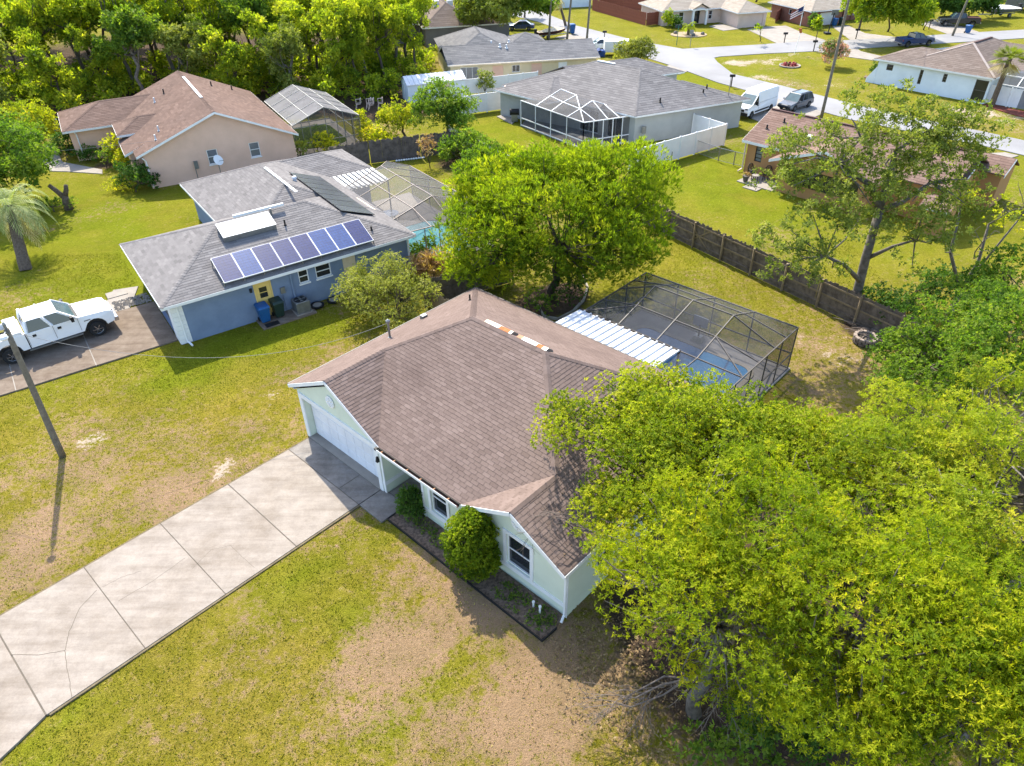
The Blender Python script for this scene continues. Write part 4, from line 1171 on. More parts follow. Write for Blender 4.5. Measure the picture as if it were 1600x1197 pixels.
# main row of eight panels on racks
px0, pw = 3.25, 1.068
for k in range(8):
    a, c = px0 + k * pw + .01, px0 + (k + 1) * pw - .01
    y0_, z0_, y1_, z1_ = .12, 2.83, 1.86, 3.52
    fr_ = MB(); fr_.frustum([(a, y0_, z0_ - .04), (c, y0_, z0_ - .04), (c, y1_, z1_ - .04), (a, y1_, z1_ - .04)], [(a, y0_, z0_), (c, y0_, z0_), (c, y1_, z1_), (a, y1_, z1_)])
    so = fr_.build('solar_panel', M['white'], blue)
    i_ = .022
    nx_, ny_ = 6, 10
    b = MB(); b.poly([(a + i_, y0_ + i_, z0_ + i_ * .4 + .004), (c - i_, y0_ + i_, z0_ + i_ * .4 + .004), (c - i_, y1_ - i_, z1_ - i_ * .4 + .004), (a + i_, y1_ - i_, z1_ - i_ * .4 + .004)])
    b.build('cells', M['solar_blue' if k in (1, 5, 6) else 'solar'], so)
    b = MB()
    for q in range(1, nx_):
        x = a + i_ + (c - a - 2 * i_) * q / nx_; b.bar((x, y0_ + i_, z0_ + i_ * .4 + .006), (x, y1_ - i_, z1_ - i_ * .4 + .006), .008, .003)
    for q in range(1, ny_):
        t = q / ny_; b.bar((a + i_, y0_ + (y1_ - y0_) * t, z0_ + (z1_ - z0_) * t + .006), (c - i_, y0_ + (y1_ - y0_) * t, z0_ + (z1_ - z0_) * t + .006), .008, .003)
    b.build('cell_lines', M['solar_dark'], so)
for k in range(9):
    x = px0 + k * pw
    part('panel_leg', M['steel'], blue, 'bar', (x, .2, 2.55), (x, .2, 2.83), .05)
    part('panel_leg', M['steel'], blue, 'bar', (x, 1.8, 3.1), (x, 1.8, 3.48), .05)
part('panel_rail', M['steel'], blue, 'bar', (px0, .2, 2.77), (px0 + 8 * pw, .2, 2.77), .05)
# dark panels on the right slope
for k in range(7):
    t0, t1 = 11.1 - k * 1.17, 11.1 - (k + 1) * 1.17 + .04
    za = 2.52 + .37 * (14.4 - 11.25) + .12; zb = 2.52 + .37 * (14.4 - 13.3) + .12
    b = MB(); b.frustum([(11.25, t1, za - .04), (13.3, t1, zb - .04), (13.3, t0, zb - .04), (11.25, t0, za - .04)], [(11.25, t1, za), (13.3, t1, zb), (13.3, t0, zb), (11.25, t0, za)])
    so = b.build('solar_panel', M['black'], blue)
    part('cells', M['solar_dark'], so, 'poly', [(11.29, t1 + .03, za - .01), (13.26, t1 + .03, zb + .018), (13.26, t0 - .03, zb + .018), (11.29, t0 - .03, za - .01)])
# white water heater box, its pipe, ridge tubes, vents
b = MB(); b.frustum([(4.42, 3.05, 3.66), (7.35, 3.05, 3.66), (7.35, 4.1, 4.05), (4.42, 4.1, 4.05)], [(4.42, 3.02, 3.95), (7.35, 3.02, 3.95), (7.35, 4.08, 4.36), (4.42, 4.08, 4.36)])
o = b.build('water_heater', M['steel'], blue)
part('cover', M['white'], o, 'poly', [(4.40, 3.0, 3.955), (7.37, 3.0, 3.955), (7.37, 4.1, 4.372), (4.40, 4.1, 4.372)])
part('solar_pipe', M['white'], blue, 'bar', (5.5, 4.42, 4.42), (8.4, 4.4, 4.44), .14)
part('bracket', M['steel'], blue, 'bar', (7.55, 4.2, 4.05), (7.55, 4.2, 4.45), .1)
part('ridge_flashing', M['white'], blue, 'bar', (9.95, 11.8, 4.2), (9.95, 6.4, 4.2), .16, .05)
b = MB(); b.lathe([(.12, -.1), (.12, .14), (.16, .16), (.12, .26)], 12, (10.95, 9.35, 3.82)); b.build('roof_vent', M['galvanized'], blue)
vent_pipe(blue, (7.9, 3.2, 3.68), .35); vent_pipe(blue, (12.2, 1.2, 2.94), .25)
# utility strip beside the blue wall
slab = thing('utility_slab', 'narrow concrete pad below the yellow door', 'slab', BO, BR, kind='structure')
part('pad', M['concrete_stained'], slab, 'bx', 4.4, 7.45, -.75, .44, -.08, .03)
mt = thing('door_mat', 'small black door mat on the pad in front of the blue bin', 'mat', BO, BR)
part('mat', M['black'], mt, 'bx', 4.6, 5.35, -.72, -.3, .032, .05)
def bin_(name, label, loc, rz, m, group='wheeled bins', s=1.0):
    t = thing(name, label, 'bin', loc, rz, group)
    b = MB(); b.frustum([(-.22 * s, -.24 * s, .08 * s), (.22 * s, -.24 * s, .08 * s), (.22 * s, .26 * s, .08 * s), (-.22 * s, .26 * s, .08 * s)], [(-.3 * s, -.36 * s, .95 * s), (.3 * s, -.36 * s, .95 * s), (.3 * s, .36 * s, .95 * s), (-.3 * s, .36 * s, .95 * s)])
    b.build('body', M[m], t, bevel=.03)
    b = MB(); b.frustum([(-.33 * s, -.4 * s, .955 * s), (.33 * s, -.4 * s, .955 * s), (.33 * s, .4 * s, .955 * s), (-.33 * s, .4 * s, .955 * s)], [(-.27 * s, -.3 * s, 1.06 * s), (.27 * s, -.3 * s, 1.06 * s), (.27 * s, .36 * s, 1.06 * s), (-.27 * s, .36 * s, 1.06 * s)])
    b.build('lid', M[m], t, bevel=.02)
    for x in (-.24 * s, .2 * s):
        b = MB(); b.lathe([(.12 * s, 0), (.12 * s, .05 * s)], 12, (x, .24 * s, .12 * s), 'y'); o = b.build('wheel', M['rubber'], t)
        o.matrix_basis = Matrix.Translation((x, .24 * s, .12 * s)) @ Matrix.Rotation(PI / 2, 4, 'Z') @ Matrix.Translation((-x, -.24 * s, -.12 * s))
    part('handle', M[m], t, 'bar', (-.24 * s, .42 * s, .97 * s), (.24 * s, .42 * s, .97 * s), .04 * s)
    return t
def bl(a, b_, z=0.0):
    c, s = math.cos(BR), math.sin(BR); return (BO[0] + a * c - b_ * s, BO[1] + a * s + b_ * c, z)
bin_('recycling_bin', 'bright blue wheeled bin in front of the yellow door', bl(4.78, -.02, .03), BR, 'bin_blue')
bin_('rubbish_bin', 'dark green wheeled bin beside the blue bin at the blue wall', bl(5.6, .06, .03), BR, 'bin_green')
def acunit(label, loc, rz, s=.78):
    t = thing('air_conditioner', label, 'air conditioner', loc, rz)
    h = s / 2
    part('base', M['concrete_pale'], t, 'bx', -h - .08, h + .08, -h - .08, h + .08, 0, .06)
    b = MB(); b.bx(-h, h, -h, h, .06, .72); b.build('housing', M['steel'], t, bevel=.03)
    for k in range(8): part('louver', M['steel'], t, 'bx', -h - .012, h + .012, -h - .012, h + .012, .12 + k * .068, .15 + k * .068)
    b = MB(); b.lathe([(h * .9, .70), (h * .9, .735)], 20); b.build('fan_recess', M['black'], t)
    for k in range(4):
        b = MB(); t_ = k * PI / 2; b.poly([(math.cos(t_) * .06, math.sin(t_) * .06, .745), (math.cos(t_ - .3) * h * .8, math.sin(t_ - .3) * h * .8, .74), (math.cos(t_ + .3) * h * .8, math.sin(t_ + .3) * h * .8, .76)]); b.build('fan_blade', M['steel'], t)
    b = MB(); b.lathe([(.07, .73), (.07, .78), (.02, .79)], 10); b.build('fan_hub', M['steel'], t)
    return t
acunit('square grey air conditioner unit against the blue wall', bl(6.85, -.12, .03), BR)
for (a, lb) in ((7.75, 'round black planter nearest the air conditioner'), (8.75, 'round black planter farther along the blue wall under the bush')):
    t = thing('round_planter', lb, 'planter', bl(a, -.1, 0), BR)
    b = MB(); b.lathe([(.36, 0), (.4, .1), (.34, .1)], 18); b.build('rim', M['black'], t)
    b = MB(); b.lathe([(.27, .09), (.25, .105)], 18); b.build('gravel', M['concrete_pale'], t)
# driveway of the blue house
bd = thing('driveway', 'brown stained concrete driveway under the white pickup', 'driveway', BO, BR, kind='structure')
for (a, c) in ((-3.55, .4), (-7.1, -3.6), (-10.7, -7.15), (-14.5, -10.75)):
    part('slab', M['concrete_stained'], bd, 'prism', [(a, .98), (c, 1.0), (c, 6.1), (a, 6.1)], -.08, .03, bevel=.01)
part('joint', M['concrete_pale'], bd, 'prism', [(-14.4, 1.02), (.35, 1.02), (.35, 6.05), (-14.4, 6.05)], -.09, .02)
part('walk', M['concrete_pale'], bd, 'prism', [(-2.6, 6.13), (-.9, 6.13), (.1, 8.6), (-1.2, 9.0)], -.08, .025)
rr = random.Random(4)
gr = MB()
for i in range(420):
    x, y = rr.uniform(-1.6, .3), rr.uniform(6.2, 7.4); s_ = rr.uniform(.03, .075); z = .03
    gr.add([(x - s_, y, z), (x + s_, y + .01, z), (x, y + s_, z), (x, y - s_, z), (x, y, z + s_)], [(0, 3, 4), (3, 1, 4), (1, 2, 4), (2, 0, 4)])
o = gr.build('gravel', M['stone']); o.location = BO; o.rotation_euler = (0, 0, BR)
prop(o, 'pale grey stones piled beside the blue house garage', 'gravel', kind='stuff')
pv = thing('stone_slab', 'pale square stepping slab beside the blue house garage corner', 'slab', bl(-1.2, 8.3), BR)
part('slab', M['concrete_pale'], pv, 'bx', -.5, .6, -.35, .45, -.05, .06, bevel=.02)
# blue house pool cage, patio roof, pool
pt = thing('patio_roof', 'white ribbed patio roof behind the grey roof of the blue house', 'patio roof', BO, BR)
for k in range(10):
    a = 13.9 + k * .36
    b = MB(); prof = [(0, 0), (.5, 0), (.6, .07), (.92, .07), (1, 0)]
    V = [(a + .36 * u, 11.75, 2.46 + dz) for u, dz in prof] + [(a + .36 * u, 9.2, 2.34 + dz) for u, dz in prof]
    b.add(V, [(j, j + 5, j + 6, j + 1) for j in range(4)]); ro_ = b.build('roof_panel', M['steel'], pt)
    part('rib', M['white'], ro_, 'bar', (a + .26, 11.75, 2.56), (a + .26, 9.2, 2.44), .2, .05)
part('post', M['bronze'], pt, 'bar', (17.4, 9.25, 0), (17.4, 9.25, 2.34), .08)
bars = []; B_ = lambda p, q: bars.append((p, q))
ex_, rz_, ez_ = 14.35, 3.35, 2.5
fx_ = 20.2
ys = [9.6, 7.4, 5.1, 2.7, .5]
for y in ys[:-1]: B_((ex_, y, ez_), (17.2, y, rz_)); B_((17.2, y, rz_), (fx_, y, 2.3))
B_((17.2, 9.6, rz_), (17.2, 2.7, rz_)); B_((ex_, .5, ez_), (fx_, .5, 2.3)); B_((fx_, .5, 2.3), (fx_, 11.2, 2.3)); B_((17.2, 2.7, rz_), (17.2, .5, 2.4)); B_((15.75, 9.6, 2.92), (15.75, 2.7, 2.92)); B_((15.75, 2.7, 2.92), (15.75, .5, 2.45))
B_((17.2, 9.6, rz_), (18.4, 11.2, 3.0)); B_((18.4, 11.2, 3.0), (fx_, 11.2, 2.3)); B_((ex_, 9.6, ez_), (ex_, .5, ez_))
for y in (.5, 3.2, 5.9, 8.6, 11.2): B_((fx_, y, 0), (fx_, y, 2.3))
for x in (15.3, 16.3, 17.3, 18.6): B_((x, .5, 0), (x, .5, 2.4))
B_((14.4, .5, 1.0), (fx_, .5, 1.0)); B_((fx_, .5, 1.0), (fx_, 11.2, 1.0))
pan = []
for a, c in zip(ys[:-2], ys[1:-1]):
    pan += [[(ex_, a, ez_), (ex_, c, ez_), (17.2, c, rz_), (17.2, a, rz_)], [(17.2, a, rz_), (17.2, c, rz_), (fx_, c, 2.3), (fx_, a, 2.3)]]
pan += [[(ex_, 2.7, ez_), (ex_, .5, ez_), (17.2, .5, 2.4), (17.2, 2.7, rz_)], [(17.2, 2.7, rz_), (17.2, .5, 2.4), (fx_, .5, 2.3), (fx_, 2.7, 2.3)], [(17.2, 9.6, rz_), (fx_, 9.6, 2.3), (fx_, 11.2, 2.3), (18.4, 11.2, 3.0)],
        [(fx_, .5, 0), (fx_, 11.2, 0), (fx_, 11.2, 2.3), (fx_, .5, 2.3)]]
cage('pool_cage', 'tan framed grey screened pool cage behind the blue house', BO, BR, bars, pan, .042, 'cage_tan', 'screen_grey')
dk = thing('pool_deck', 'beige concrete pool deck behind the blue house', 'pool deck', BO, BR, kind='structure')
part('deck_slab', M['concrete_pale'], dk, 'bx', 14.05, 20.3, .4, 11.9, -.08, .04)
pl_ = thing('swimming_pool', 'turquoise swimming pool under the tan framed cage', 'pool', BO, BR)
po = rrect(15.0, 19.6, .9, 6.6, 1.1); n = len(po)
part('water', M['water_aqua'], pl_, 'poly', [(x, y, .05) for x, y in po])
b = MB(); pin = rrect(15.2, 19.4, 1.1, 6.4, 1.0)
b.add([(x, y, .075) for x, y in po] + [(x, y, .075) for x, y in pin], [(i, (i + 1) % n, n + (i + 1) % n, n + i) for i in range(n)]); b.build('coping', M['concrete_pale'], pl_)
t = thing('patio_table', 'round glass table on the deck inside the tan framed cage', 'table', bl(16.5, 7.6, .04), BR)
b = MB(); b.lathe([(.6, .7), (.6, .74)], 20); b.build('top', M['glass_pale'], t)
for k in range(4): part('leg', M['white'], t, 'bar', (.4 * math.cos(k * PI / 2), .4 * math.sin(k * PI / 2), 0), (.3 * math.cos(k * PI / 2), .3 * math.sin(k * PI / 2), .7), .04)
hg = MB(); hg.tube([(13.95 + 0, 6.9, 2.62), (14.0, 4.4, 2.62)], .09, 10)
o = hg.build('rolled_awning', M['cream']); o.location = BO; o.rotation_euler = (0, 0, BR)
prop(o, 'rolled cream awning along the eave beside the tan framed cage', 'awning')

# ------------------------------------------------------------------ peach house
PR = rad(29.6); PO = (-27.84, 54.37, 0)
peach = thing('house', 'peach stucco house with a broad brown gable roof below the woods', 'house', PO, PR)
ridx, rz0, le, re_ = 5.7, 5.0, 2.6, 2.35
y0p, y1p = -.7, 15.6
PLp = [((-.6, y0p, le), (ridx, y0p, rz0), (ridx, y1p, rz0), (-.6, y1p, le)), ((ridx, y0p, rz0), (11.75, y0p, re_), (11.75, y1p, re_), (ridx, y1p, rz0)),
       ((-1.25, 1.1, 2.38), (.4, 1.1, 2.99), (.4, 5.4, 2.99), (-1.25, 5.4, 2.38))]
g1 = hip(-5.05, 5.0, 9.6, 16.6, 2.6, .36, 'x', False, True); g2 = hip(-1.25, 5.0, 4.8, 8.75, 2.9, .40, 'x', False, True)
P_, L1, F1 = merge((PLp, [((ridx, y0p, rz0), (ridx, y1p, rz0), 0, 1)], []), g1, g2)
F1 = [((-.6, y0p, le), (ridx, y0p, rz0)), ((ridx, y0p, rz0), (11.75, y0p, re_)), ((11.75, y0p, re_), (11.75, y1p, re_)), ((-5.05, 16.6, 2.6), (-5.05, 9.6, 2.6)), ((-5.05, 9.6, 2.6), (-.6, 9.6, 2.6)), ((-1.25, 8.75, 2.9), (-1.25, 4.8, 2.9)), ((-1.25, 4.8, 2.9), (1.1, 4.8, 2.9)), ((-1.25, 5.4, 2.38), (-1.25, 1.1, 2.38)), ((-1.25, 1.1, 2.38), (.4, 1.1, 2.99))]
roof(peach, P_, M['roof_peach'], .5, .22, 31, L1, fascia=F1)
wb = MB()
PF = [(-.1, -.3), (11.4, -.3), (11.4, 15.2), (-4.6, 16.1), (-4.6, 10.0), (-.9, 10.0), (-.9, 1.4), (-.1, 1.4)]
PW = [(4.55, 5.35, 1.0, 2.15), (7.85, 8.65, 1.0, 2.15)]
Pq = wall_seg(wb, PF[0], PF[1], -.1, 2.3, PW)
for i in range(1, 8): wall_seg(wb, PF[i], PF[(i + 1) % 8], -.1, 2.36)
wb.poly([(-.1, -.3, 2.3), (11.4, -.3, 2.3), (11.4, -.3, 2.36), (5.7, -.3, 4.88), (-.1, -.3, 2.62)])
wb.build('wall', M['peach_wall'], peach)
for o_ in PW: window(peach, Pq, o_, sash=1, glass='glass_pale', sill=True)
b = MB(); b.tube([(-.2, -.45, 2.4), (0.0, -.36, 2.1), (0.0, -.36, .1)], .05, 8); b.build('downspout', M['white'], peach)
b = MB(); b.tube([(-4.3, 9.9, 2.5), (-4.1, 9.92, 2.2), (-4.1, 9.92, .1)], .05, 8); b.build('downspout', M['white'], peach)
part('ridge_flashing', M['white'], peach, 'bar', (ridx, 4.2, rz0 + .03), (ridx, 12.6, rz0 + .03), .2, .06)
zp = lambda x: rz0 - (rz0 - le) * (ridx - x) / 6.3 if x < ridx else rz0 - (rz0 - re_) * (x - ridx) / 6.05
for (x, y) in ((2.6, 10.0), (3.6, 11.0), (1.7, 2.2), (7.8, 12.0), (9.7, 13.2), (1.2, .6)): vent_pipe(peach, (x, y, zp(x)), .4, .06, 'black' if y > 10.5 else 'galvanized')
part('meter_box', M['steel'], peach, 'bx', 3.3, 3.6, -.45, -.31, .9, 1.5)
b = MB(); b.tube([(3.3, -.6, .2), (3.3, -.6, 1.5)], .03, 8); ds = thing('satellite_dish', 'white satellite dish on a post before the peach wall', 'satellite dish', PO, PR)
b.build('post', M['steel'], ds)
b = MB(); b.lathe([(.02, 0), (.22, .03), (.40, .11), (.41, .12)], 20); o = b.build('dish', M['white'], ds); o.location = (5.0, -1.2, 1.5); o.rotation_euler = (rad(60), 0, rad(30))
part('mast', M['steel'], ds, 'bar', (5.0, -1.1, 0), (5.0, -1.15, 1.5), .05)
part('arm', M['steel'], ds, 'bar', (5.0, -1.2, 1.45), (5.4, -1.7, 1.6), .03)
# peach house pool cage with milky roof
bars = []; B_ = lambda p, q: bars.append((p, q))
x0, xm_, x1, yn, yf, e_, r_ = 11.85, 14.72, 17.73, 1.2, 10.4, 2.5, 3.6
B_((x0, yn, e_), (xm_, yn, r_)); B_((xm_, yn, r_), (x1, yn, e_)); B_((x0, yf, e_), (xm_, yf, r_)); B_((xm_, yf, r_), (x1, yf, e_)); B_((xm_, yn, r_), (xm_, yf, r_)); B_((x0, yn, e_), (x0, yf, e_)); B_((x1, yn, e_), (x1, yf, e_)); B_((x0, yn, e_ - .25), (x1, yn, e_ - .25))
for y in (3.5, 5.8, 8.1): B_((x0, y, e_), (xm_, y, r_)); B_((xm_, y, r_), (x1, y, e_)); B_((x1, y, 0), (x1, y, e_))
B_((13.3, yn, 3.05), (13.3, yf, 3.05)); B_((16.2, yn, 3.05), (16.2, yf, 3.05))
for x, zt in ((x0, e_), (12.6, 2.78), (13.3, 3.05), (xm_, r_), (15.7, 3.25), (16.3, 3.03), (17.1, 2.73), (x1, e_)): B_((x, yn, 0), (x, yn, zt))
for x in (x1,): B_((x, yf, 0), (x, yf, e_))
B_((x1, yn, 1), (x1, yf, 1)); B_((x0, yf, .1), (x1, yf, .1)); B_((x0, yn, .9), (x1, yn, .9))
ysl = [yn, 3.5, 5.8, 8.1, yf]
pan1 = []; pan2 = []
for a, c in zip(ysl[:-1], ysl[1:]):
    for xa_, xb2, za_, zb_ in ((x0, 13.3, e_, 3.05), (13.3, xm_, 3.05, r_), (xm_, 16.2, r_, 3.05), (16.2, x1, 3.05, e_)):
        pan1.append([(xa_, a, za_), (xb2, a, zb_), (xb2, c, zb_), (xa_, c, za_)])
    pan2.append([(x1, a, 0), (x1, c, 0), (x1, c, e_), (x1, a, e_)])
pan2 += [[(x0, yn, 0), (xm_, yn, 0), (xm_, yn, r_), (x0, yn, e_)], [(xm_, yn, 0), (x1, yn, 0), (x1, yn, e_), (xm_, yn, r_)], [(x0, yf, 0), (x1, yf, 0), (x1, yf, e_), (xm_, yf, r_), (x0, yf, e_)]]
pc = cage('pool_cage', 'grey pool cage with milky gable roof beside the peach house', PO, PR, bars, pan1, .05, 'steel', 'screen_pale')
for q in pan2:
    b = MB(); b.poly(q); b.build('screen_panel', M['screen_dark'], pc)
dk = thing('pool_deck', 'concrete deck round the green pool of the peach house', 'pool deck', PO, PR, kind='structure')
part('deck_slab', M['concrete_pale'], dk, 'bx', 11.5, 17.8, 1.1, 10.5, -.08, .04)
pl_ = thing('swimming_pool', 'murky green pool under the milky roofed cage', 'pool', PO, PR)
part('water', M['water_green'], pl_, 'poly', [(x, y, .05) for x, y in rrect(12.4, 17.0, 2.2, 9.2, 1.3)])

# ------------------------------------------------------------------ grey house with the white framed lanai (plan slightly skewed)
GO_ = (10.94, 62.35, 0)
def sk(p):
    a, q = p[0], p[1]
    return (a * .9135 - q * .707, a * .4067 + q * .707) + tuple(p[2:])
grey = thing('house', 'grey hip roofed house with white framed lanai cage', 'house', GO_)
def skh(h):
    pl, ln, fa = h
    return [tuple(sk(p) for p in q) for q in pl], [(sk(p), sk(q), i, j) for p, q, i, j in ln], [(sk(p), sk(q)) for p, q in fa]
hs = [skh(hip(0, 11.2, 0, 16.2, 2.5, .44, 'y')), skh(hip(4.0, 12.3, -.02, 7.6, 2.5, .37, 'x', True, False)), skh(hip(6.0, 17.6, 12.2, 18.4, 2.5, .40, 'x', True, False)), skh(hip(-1.6, 6, 8.2, 15.4, 2.45, .33, 'x', False, True))]
P_, L1, F1 = merge(*hs)
roof(grey, P_, M['roof_grey'], .6, .28, 41, [l for l in L1 if True], fascia=F1, fh=.14)
wb = MB(); GFp = [(.4, .4), (11.9, .4), (11.9, 7.2), (10.8, 12.6), (17.1, 12.6), (17.1, 18.0), (-1.1, 15.0), (.4, 8.0)]
for i in range(8):
    Pz = wall_seg(wb, sk(GFp[i]), sk(GFp[(i + 1) % 8]), -.1, 2.42, [(1.4, 3.6, .1, 2.05), (4.6, 6.4, .1, 2.05)] if i == 7 else ())
    if i == 7: PzL = Pz
wb.build('wall', M['grey_wall'], grey)
for o_ in ((1.4, 3.6, .1, 2.05), (4.6, 6.4, .1, 2.05)): window(grey, PzL, o_, sash=0, mull=1, name='sliding_door')
part('ridge_flashing', M['white'], grey, 'bar', sk((5.6, 8.5, 4.98)), sk((5.6, 10.5, 4.98)), .25, .08)
for p in ((3.6, 1.2, 3.03), (8.6, 1.6, 3.1), (9.6, 2.2, 3.3)): vent_pipe(grey, sk(p), .4, .07)
part('antenna', M['steel'], grey, 'bar', sk((10.6, .8, 2.8)), sk((10.6, .8, 4.4)), .05)
part('meter_box', M['steel'], grey, 'bx', .75, 1.1, .45, .6, .9, 1.5)
lan = thing('pool_cage', 'white framed lanai cage on the back of the grey house', 'screen enclosure')
LP = dict(c1=(1.26, 68.83, 2.30), c12=(2.60, 66.94, 2.30), c2=(6.45, 61.54, 2.30), c3=(10.83, 63.30, 2.30), A1=(4.93, 68.20, 3.40), A2=(6.14, 66.00, 3.40), K1=(6.28, 63.47, 2.90), A3=(7.51, 65.32, 3.10), h1=(3.96, 68.10, 2.85), d1=(3.87, 65.10, 2.30), d2=(5.15, 63.24, 2.30), e1=(8.60, 62.37, 2.30), e2=(9.64, 62.79, 2.30), e0=(7.46, 61.97, 2.30), f3=(8.59, 65.39, 2.75), m1=(4.98, 65.86, 2.85))
for a, c in (('c1', 'c2'), ('c2', 'c3'), ('c12', 'h1'), ('h1', 'A1'), ('A1', 'A2'), ('A2', 'K1'), ('K1', 'c2'), ('d1', 'm1'), ('m1', 'A2'), ('d2', 'K1'), ('h1', 'm1'), ('m1', 'K1'), ('K1', 'A3'), ('A3', 'e1'), ('K1', 'e0'), ('f3', 'e2'), ('A3', 'f3'), ('f3', 'c3')):
    b = MB(); b.bar(LP[a], LP[c], .07, .07); b.build('beam', M['vinyl'], lan)
for q in (('c12', 'd1', 'm1', 'h1'), ('d1', 'd2', 'K1', 'm1'), ('d2', 'c2', 'K1'), ('h1', 'm1', 'A2', 'A1'), ('m1', 'K1', 'A2'), ('c2', 'e0', 'K1'), ('e0', 'e1', 'A3', 'K1'), ('e1', 'e2', 'f3', 'A3'), ('e2', 'c3', 'f3'), ('c1', 'c12', 'h1'), ('A2', 'K1', 'A3')):
    b = MB(); b.poly([LP[k] for k in q]); b.build('screen_panel', M['screen_grey'], lan)
def post_line(a, c, n, m, par, w=.08, zt=2.3):
    for k in range(n + 1):
        t = k / n; x, y = a[0] + (c[0] - a[0]) * t, a[1] + (c[1] - a[1]) * t
        part('post', M[m], par, 'bar', (x, y, 0), (x, y, zt), w)
post_line(LP['c1'], LP['c2'], 4, 'vinyl', lan); post_line(LP['c2'], LP['c3'], 5, 'vinyl', lan)
for a, c in (('c1', 'c2'), ('c2', 'c3')):
    p, q = LP[a], LP[c]
    part('rail', M['vinyl'], lan, 'bar', (p[0], p[1], .75), (q[0], q[1], .75), .08)
    part('rail', M['vinyl'], lan, 'bar', (p[0], p[1], .1), (q[0], q[1], .1), .08)
    part('screen_panel', M['screen_black'], lan, 'poly', [(p[0], p[1], 0), (q[0], q[1], 0), (q[0], q[1], 2.3), (p[0], p[1], 2.3)])
dk = MB(); dk.prism([LP['c1'][:2], LP['c2'][:2], LP['c3'][:2], (11.5, 63.5), (2.0, 71.5)], -.08, .05)
o = dk.build('lanai_deck', M['deck']); prop(o, 'grey deck floor of the white framed lanai', 'deck', kind='structure')
pl_ = thing('swimming_pool', 'small grey blue pool inside the white framed lanai', 'pool')
part('water', M['glass_pale'], pl_, 'poly', [(p[0], p[1], .06) for p in ((4.04, 66.42), (6.10, 67.88), (8.13, 67.17), (6.15, 64.79))])

# ------------------------------------------------------------------ tan house
TR = rad(10.2); TO = (-6.43, 82.9, 0)
tan = thing('house', 'long tan house with dark grey gable roof behind the white fence', 'house', TO, TR)
Pt = [((0, 0, 2.5), (17.2, 0, 2.5), (17.2, 3.7, 3.72), (-.2, 3.7, 3.72)), ((-.2, 3.7, 3.72), (17.2, 3.7, 3.72), (17.2, 7.4, 2.5), (-.2, 7.4, 2.5))]
P_, L1, F1 = merge((Pt, [((-.2, 3.7, 3.72), (17.2, 3.7, 3.72), 0, 1)], []), hip(0, 9.2, 1.9, 15.2, 2.5, .42, 'y', False, False))
roof(tan, P_, M['roof_dark'], .7, .35, 51, L1, fascia=[((0, 0, 2.5), (17.2, 0, 2.5)), ((-.2, 7.4, 2.5), (-.2, 3.7, 3.72))])
wb = MB()
TW = [(1.1, 3.1, .1, 2.1), (4.7, 5.9, .9, 2.1), (6.9, 7.8, 1.3, 2.05), (9.1, 10.3, .9, 2.1), (12.2, 13.2, .9, 2.1)]
Pt_ = wall_seg(wb, (.3, .35), (16.9, .35), -.1, 2.42, TW)
wall_seg(wb, (16.9, .35), (16.9, 7.1), -.1, 2.42); wall_seg(wb, (16.9, 7.1), (9, 14.8), -.1, 2.42); wall_seg(wb, (9, 14.8), (.3, 14.8), -.1, 2.42); wall_seg(wb, (.3, 14.8), (.3, .35), -.1, 2.42)
wb.poly([(.3, .35, 2.42), (.3, 3.7, 3.6), (.3, 7.0, 2.42)])
wb.build('wall', M['tan_wall'], tan)
window(tan, Pt_, TW[0], sash=0, mull=2, name='sliding_door', glass='glass_pale'); window(tan, Pt_, TW[2], sash=0, mull=1)
for k in (1, 3):
    part('shutter', M['peach_wall'], tan, 'poly', [Pt_(TW[k][0], TW[k][2], .05), Pt_(TW[k][1], TW[k][2], .05), Pt_(TW[k][1], TW[k][3], .05), Pt_(TW[k][0], TW[k][3], .05)])
part('shutter', M['white'], tan, 'poly', [Pt_(TW[4][0], TW[4][2], .05), Pt_(TW[4][1], TW[4][2], .05), Pt_(TW[4][1], TW[4][3], .05), Pt_(TW[4][0], TW[4][3], .05)])
part('gutter', M['cream'], tan, 'bar', (0, -.08, 2.4), (17.2, -.08, 2.4), .12)
for x, y, z in ((5.6, 4.6, 3.5), (6.3, 2.9, 3.5), (7.0, 2.6, 3.4), (7.6, 4.4, 3.6)): vent_pipe(tan, (x, y, z), .35, .1, 'galvanized')
gw = thing('garage_wing', 'small dark grey hip roofed outbuilding beyond the tan house', 'outbuilding', (.6, 95.2, 0), TR)
P_, L1, F1 = hip(0, 4.4, 0, 4.4, 2.3, .35, 'x'); roof(gw, P_, M['roof_dark'], .7, .35, 52, L1, fascia=F1)
wb = MB()
for p, q in (((.3, .3), (4.1, .3)), ((4.1, .3), (4.1, 4.1)), ((4.1, 4.1), (.3, 4.1)), ((.3, 4.1), (.3, .3))): wall_seg(wb, p, q, -.1, 2.22)
wb.build('wall', M['tan_wall'], gw)

# ------------------------------------------------------------------ far brown house
bn = thing('house', 'far brown hip roofed house with dim grey walls at the top edge', 'house', (-11.2, 105.2, 0), rad(14))
P_, L1, F1 = merge(hip(0, 8.0, 0, 12, 2.5, .58, 'y'), hip(-6.5, 3, 3.8, 10.5, 2.45, .4, 'x'), hip(6.5, 12.5, 0, 7, 2.5, .6, 'x'))
roof(bn, P_, M['roof_taupe'], .8, .4, 61, L1, fascia=F1)
wb = MB(); q_ = [(.4, .4), (12.1, .4), (12.1, 6.6), (7.6, 11.6), (-6.1, 10.1), (-6.1, 4.2), (.4, 4.2)]
for i in range(7): wall_seg(wb, q_[i], q_[(i + 1) % 7], -.1, 2.4)
wb.build('wall', M['dim_wall'], bn)
for x in (2.5, 4.5): part('roof_vent', M['white'], bn, 'bx', x, x + .8, 5.4, 6.0, 4.2, 4.9)

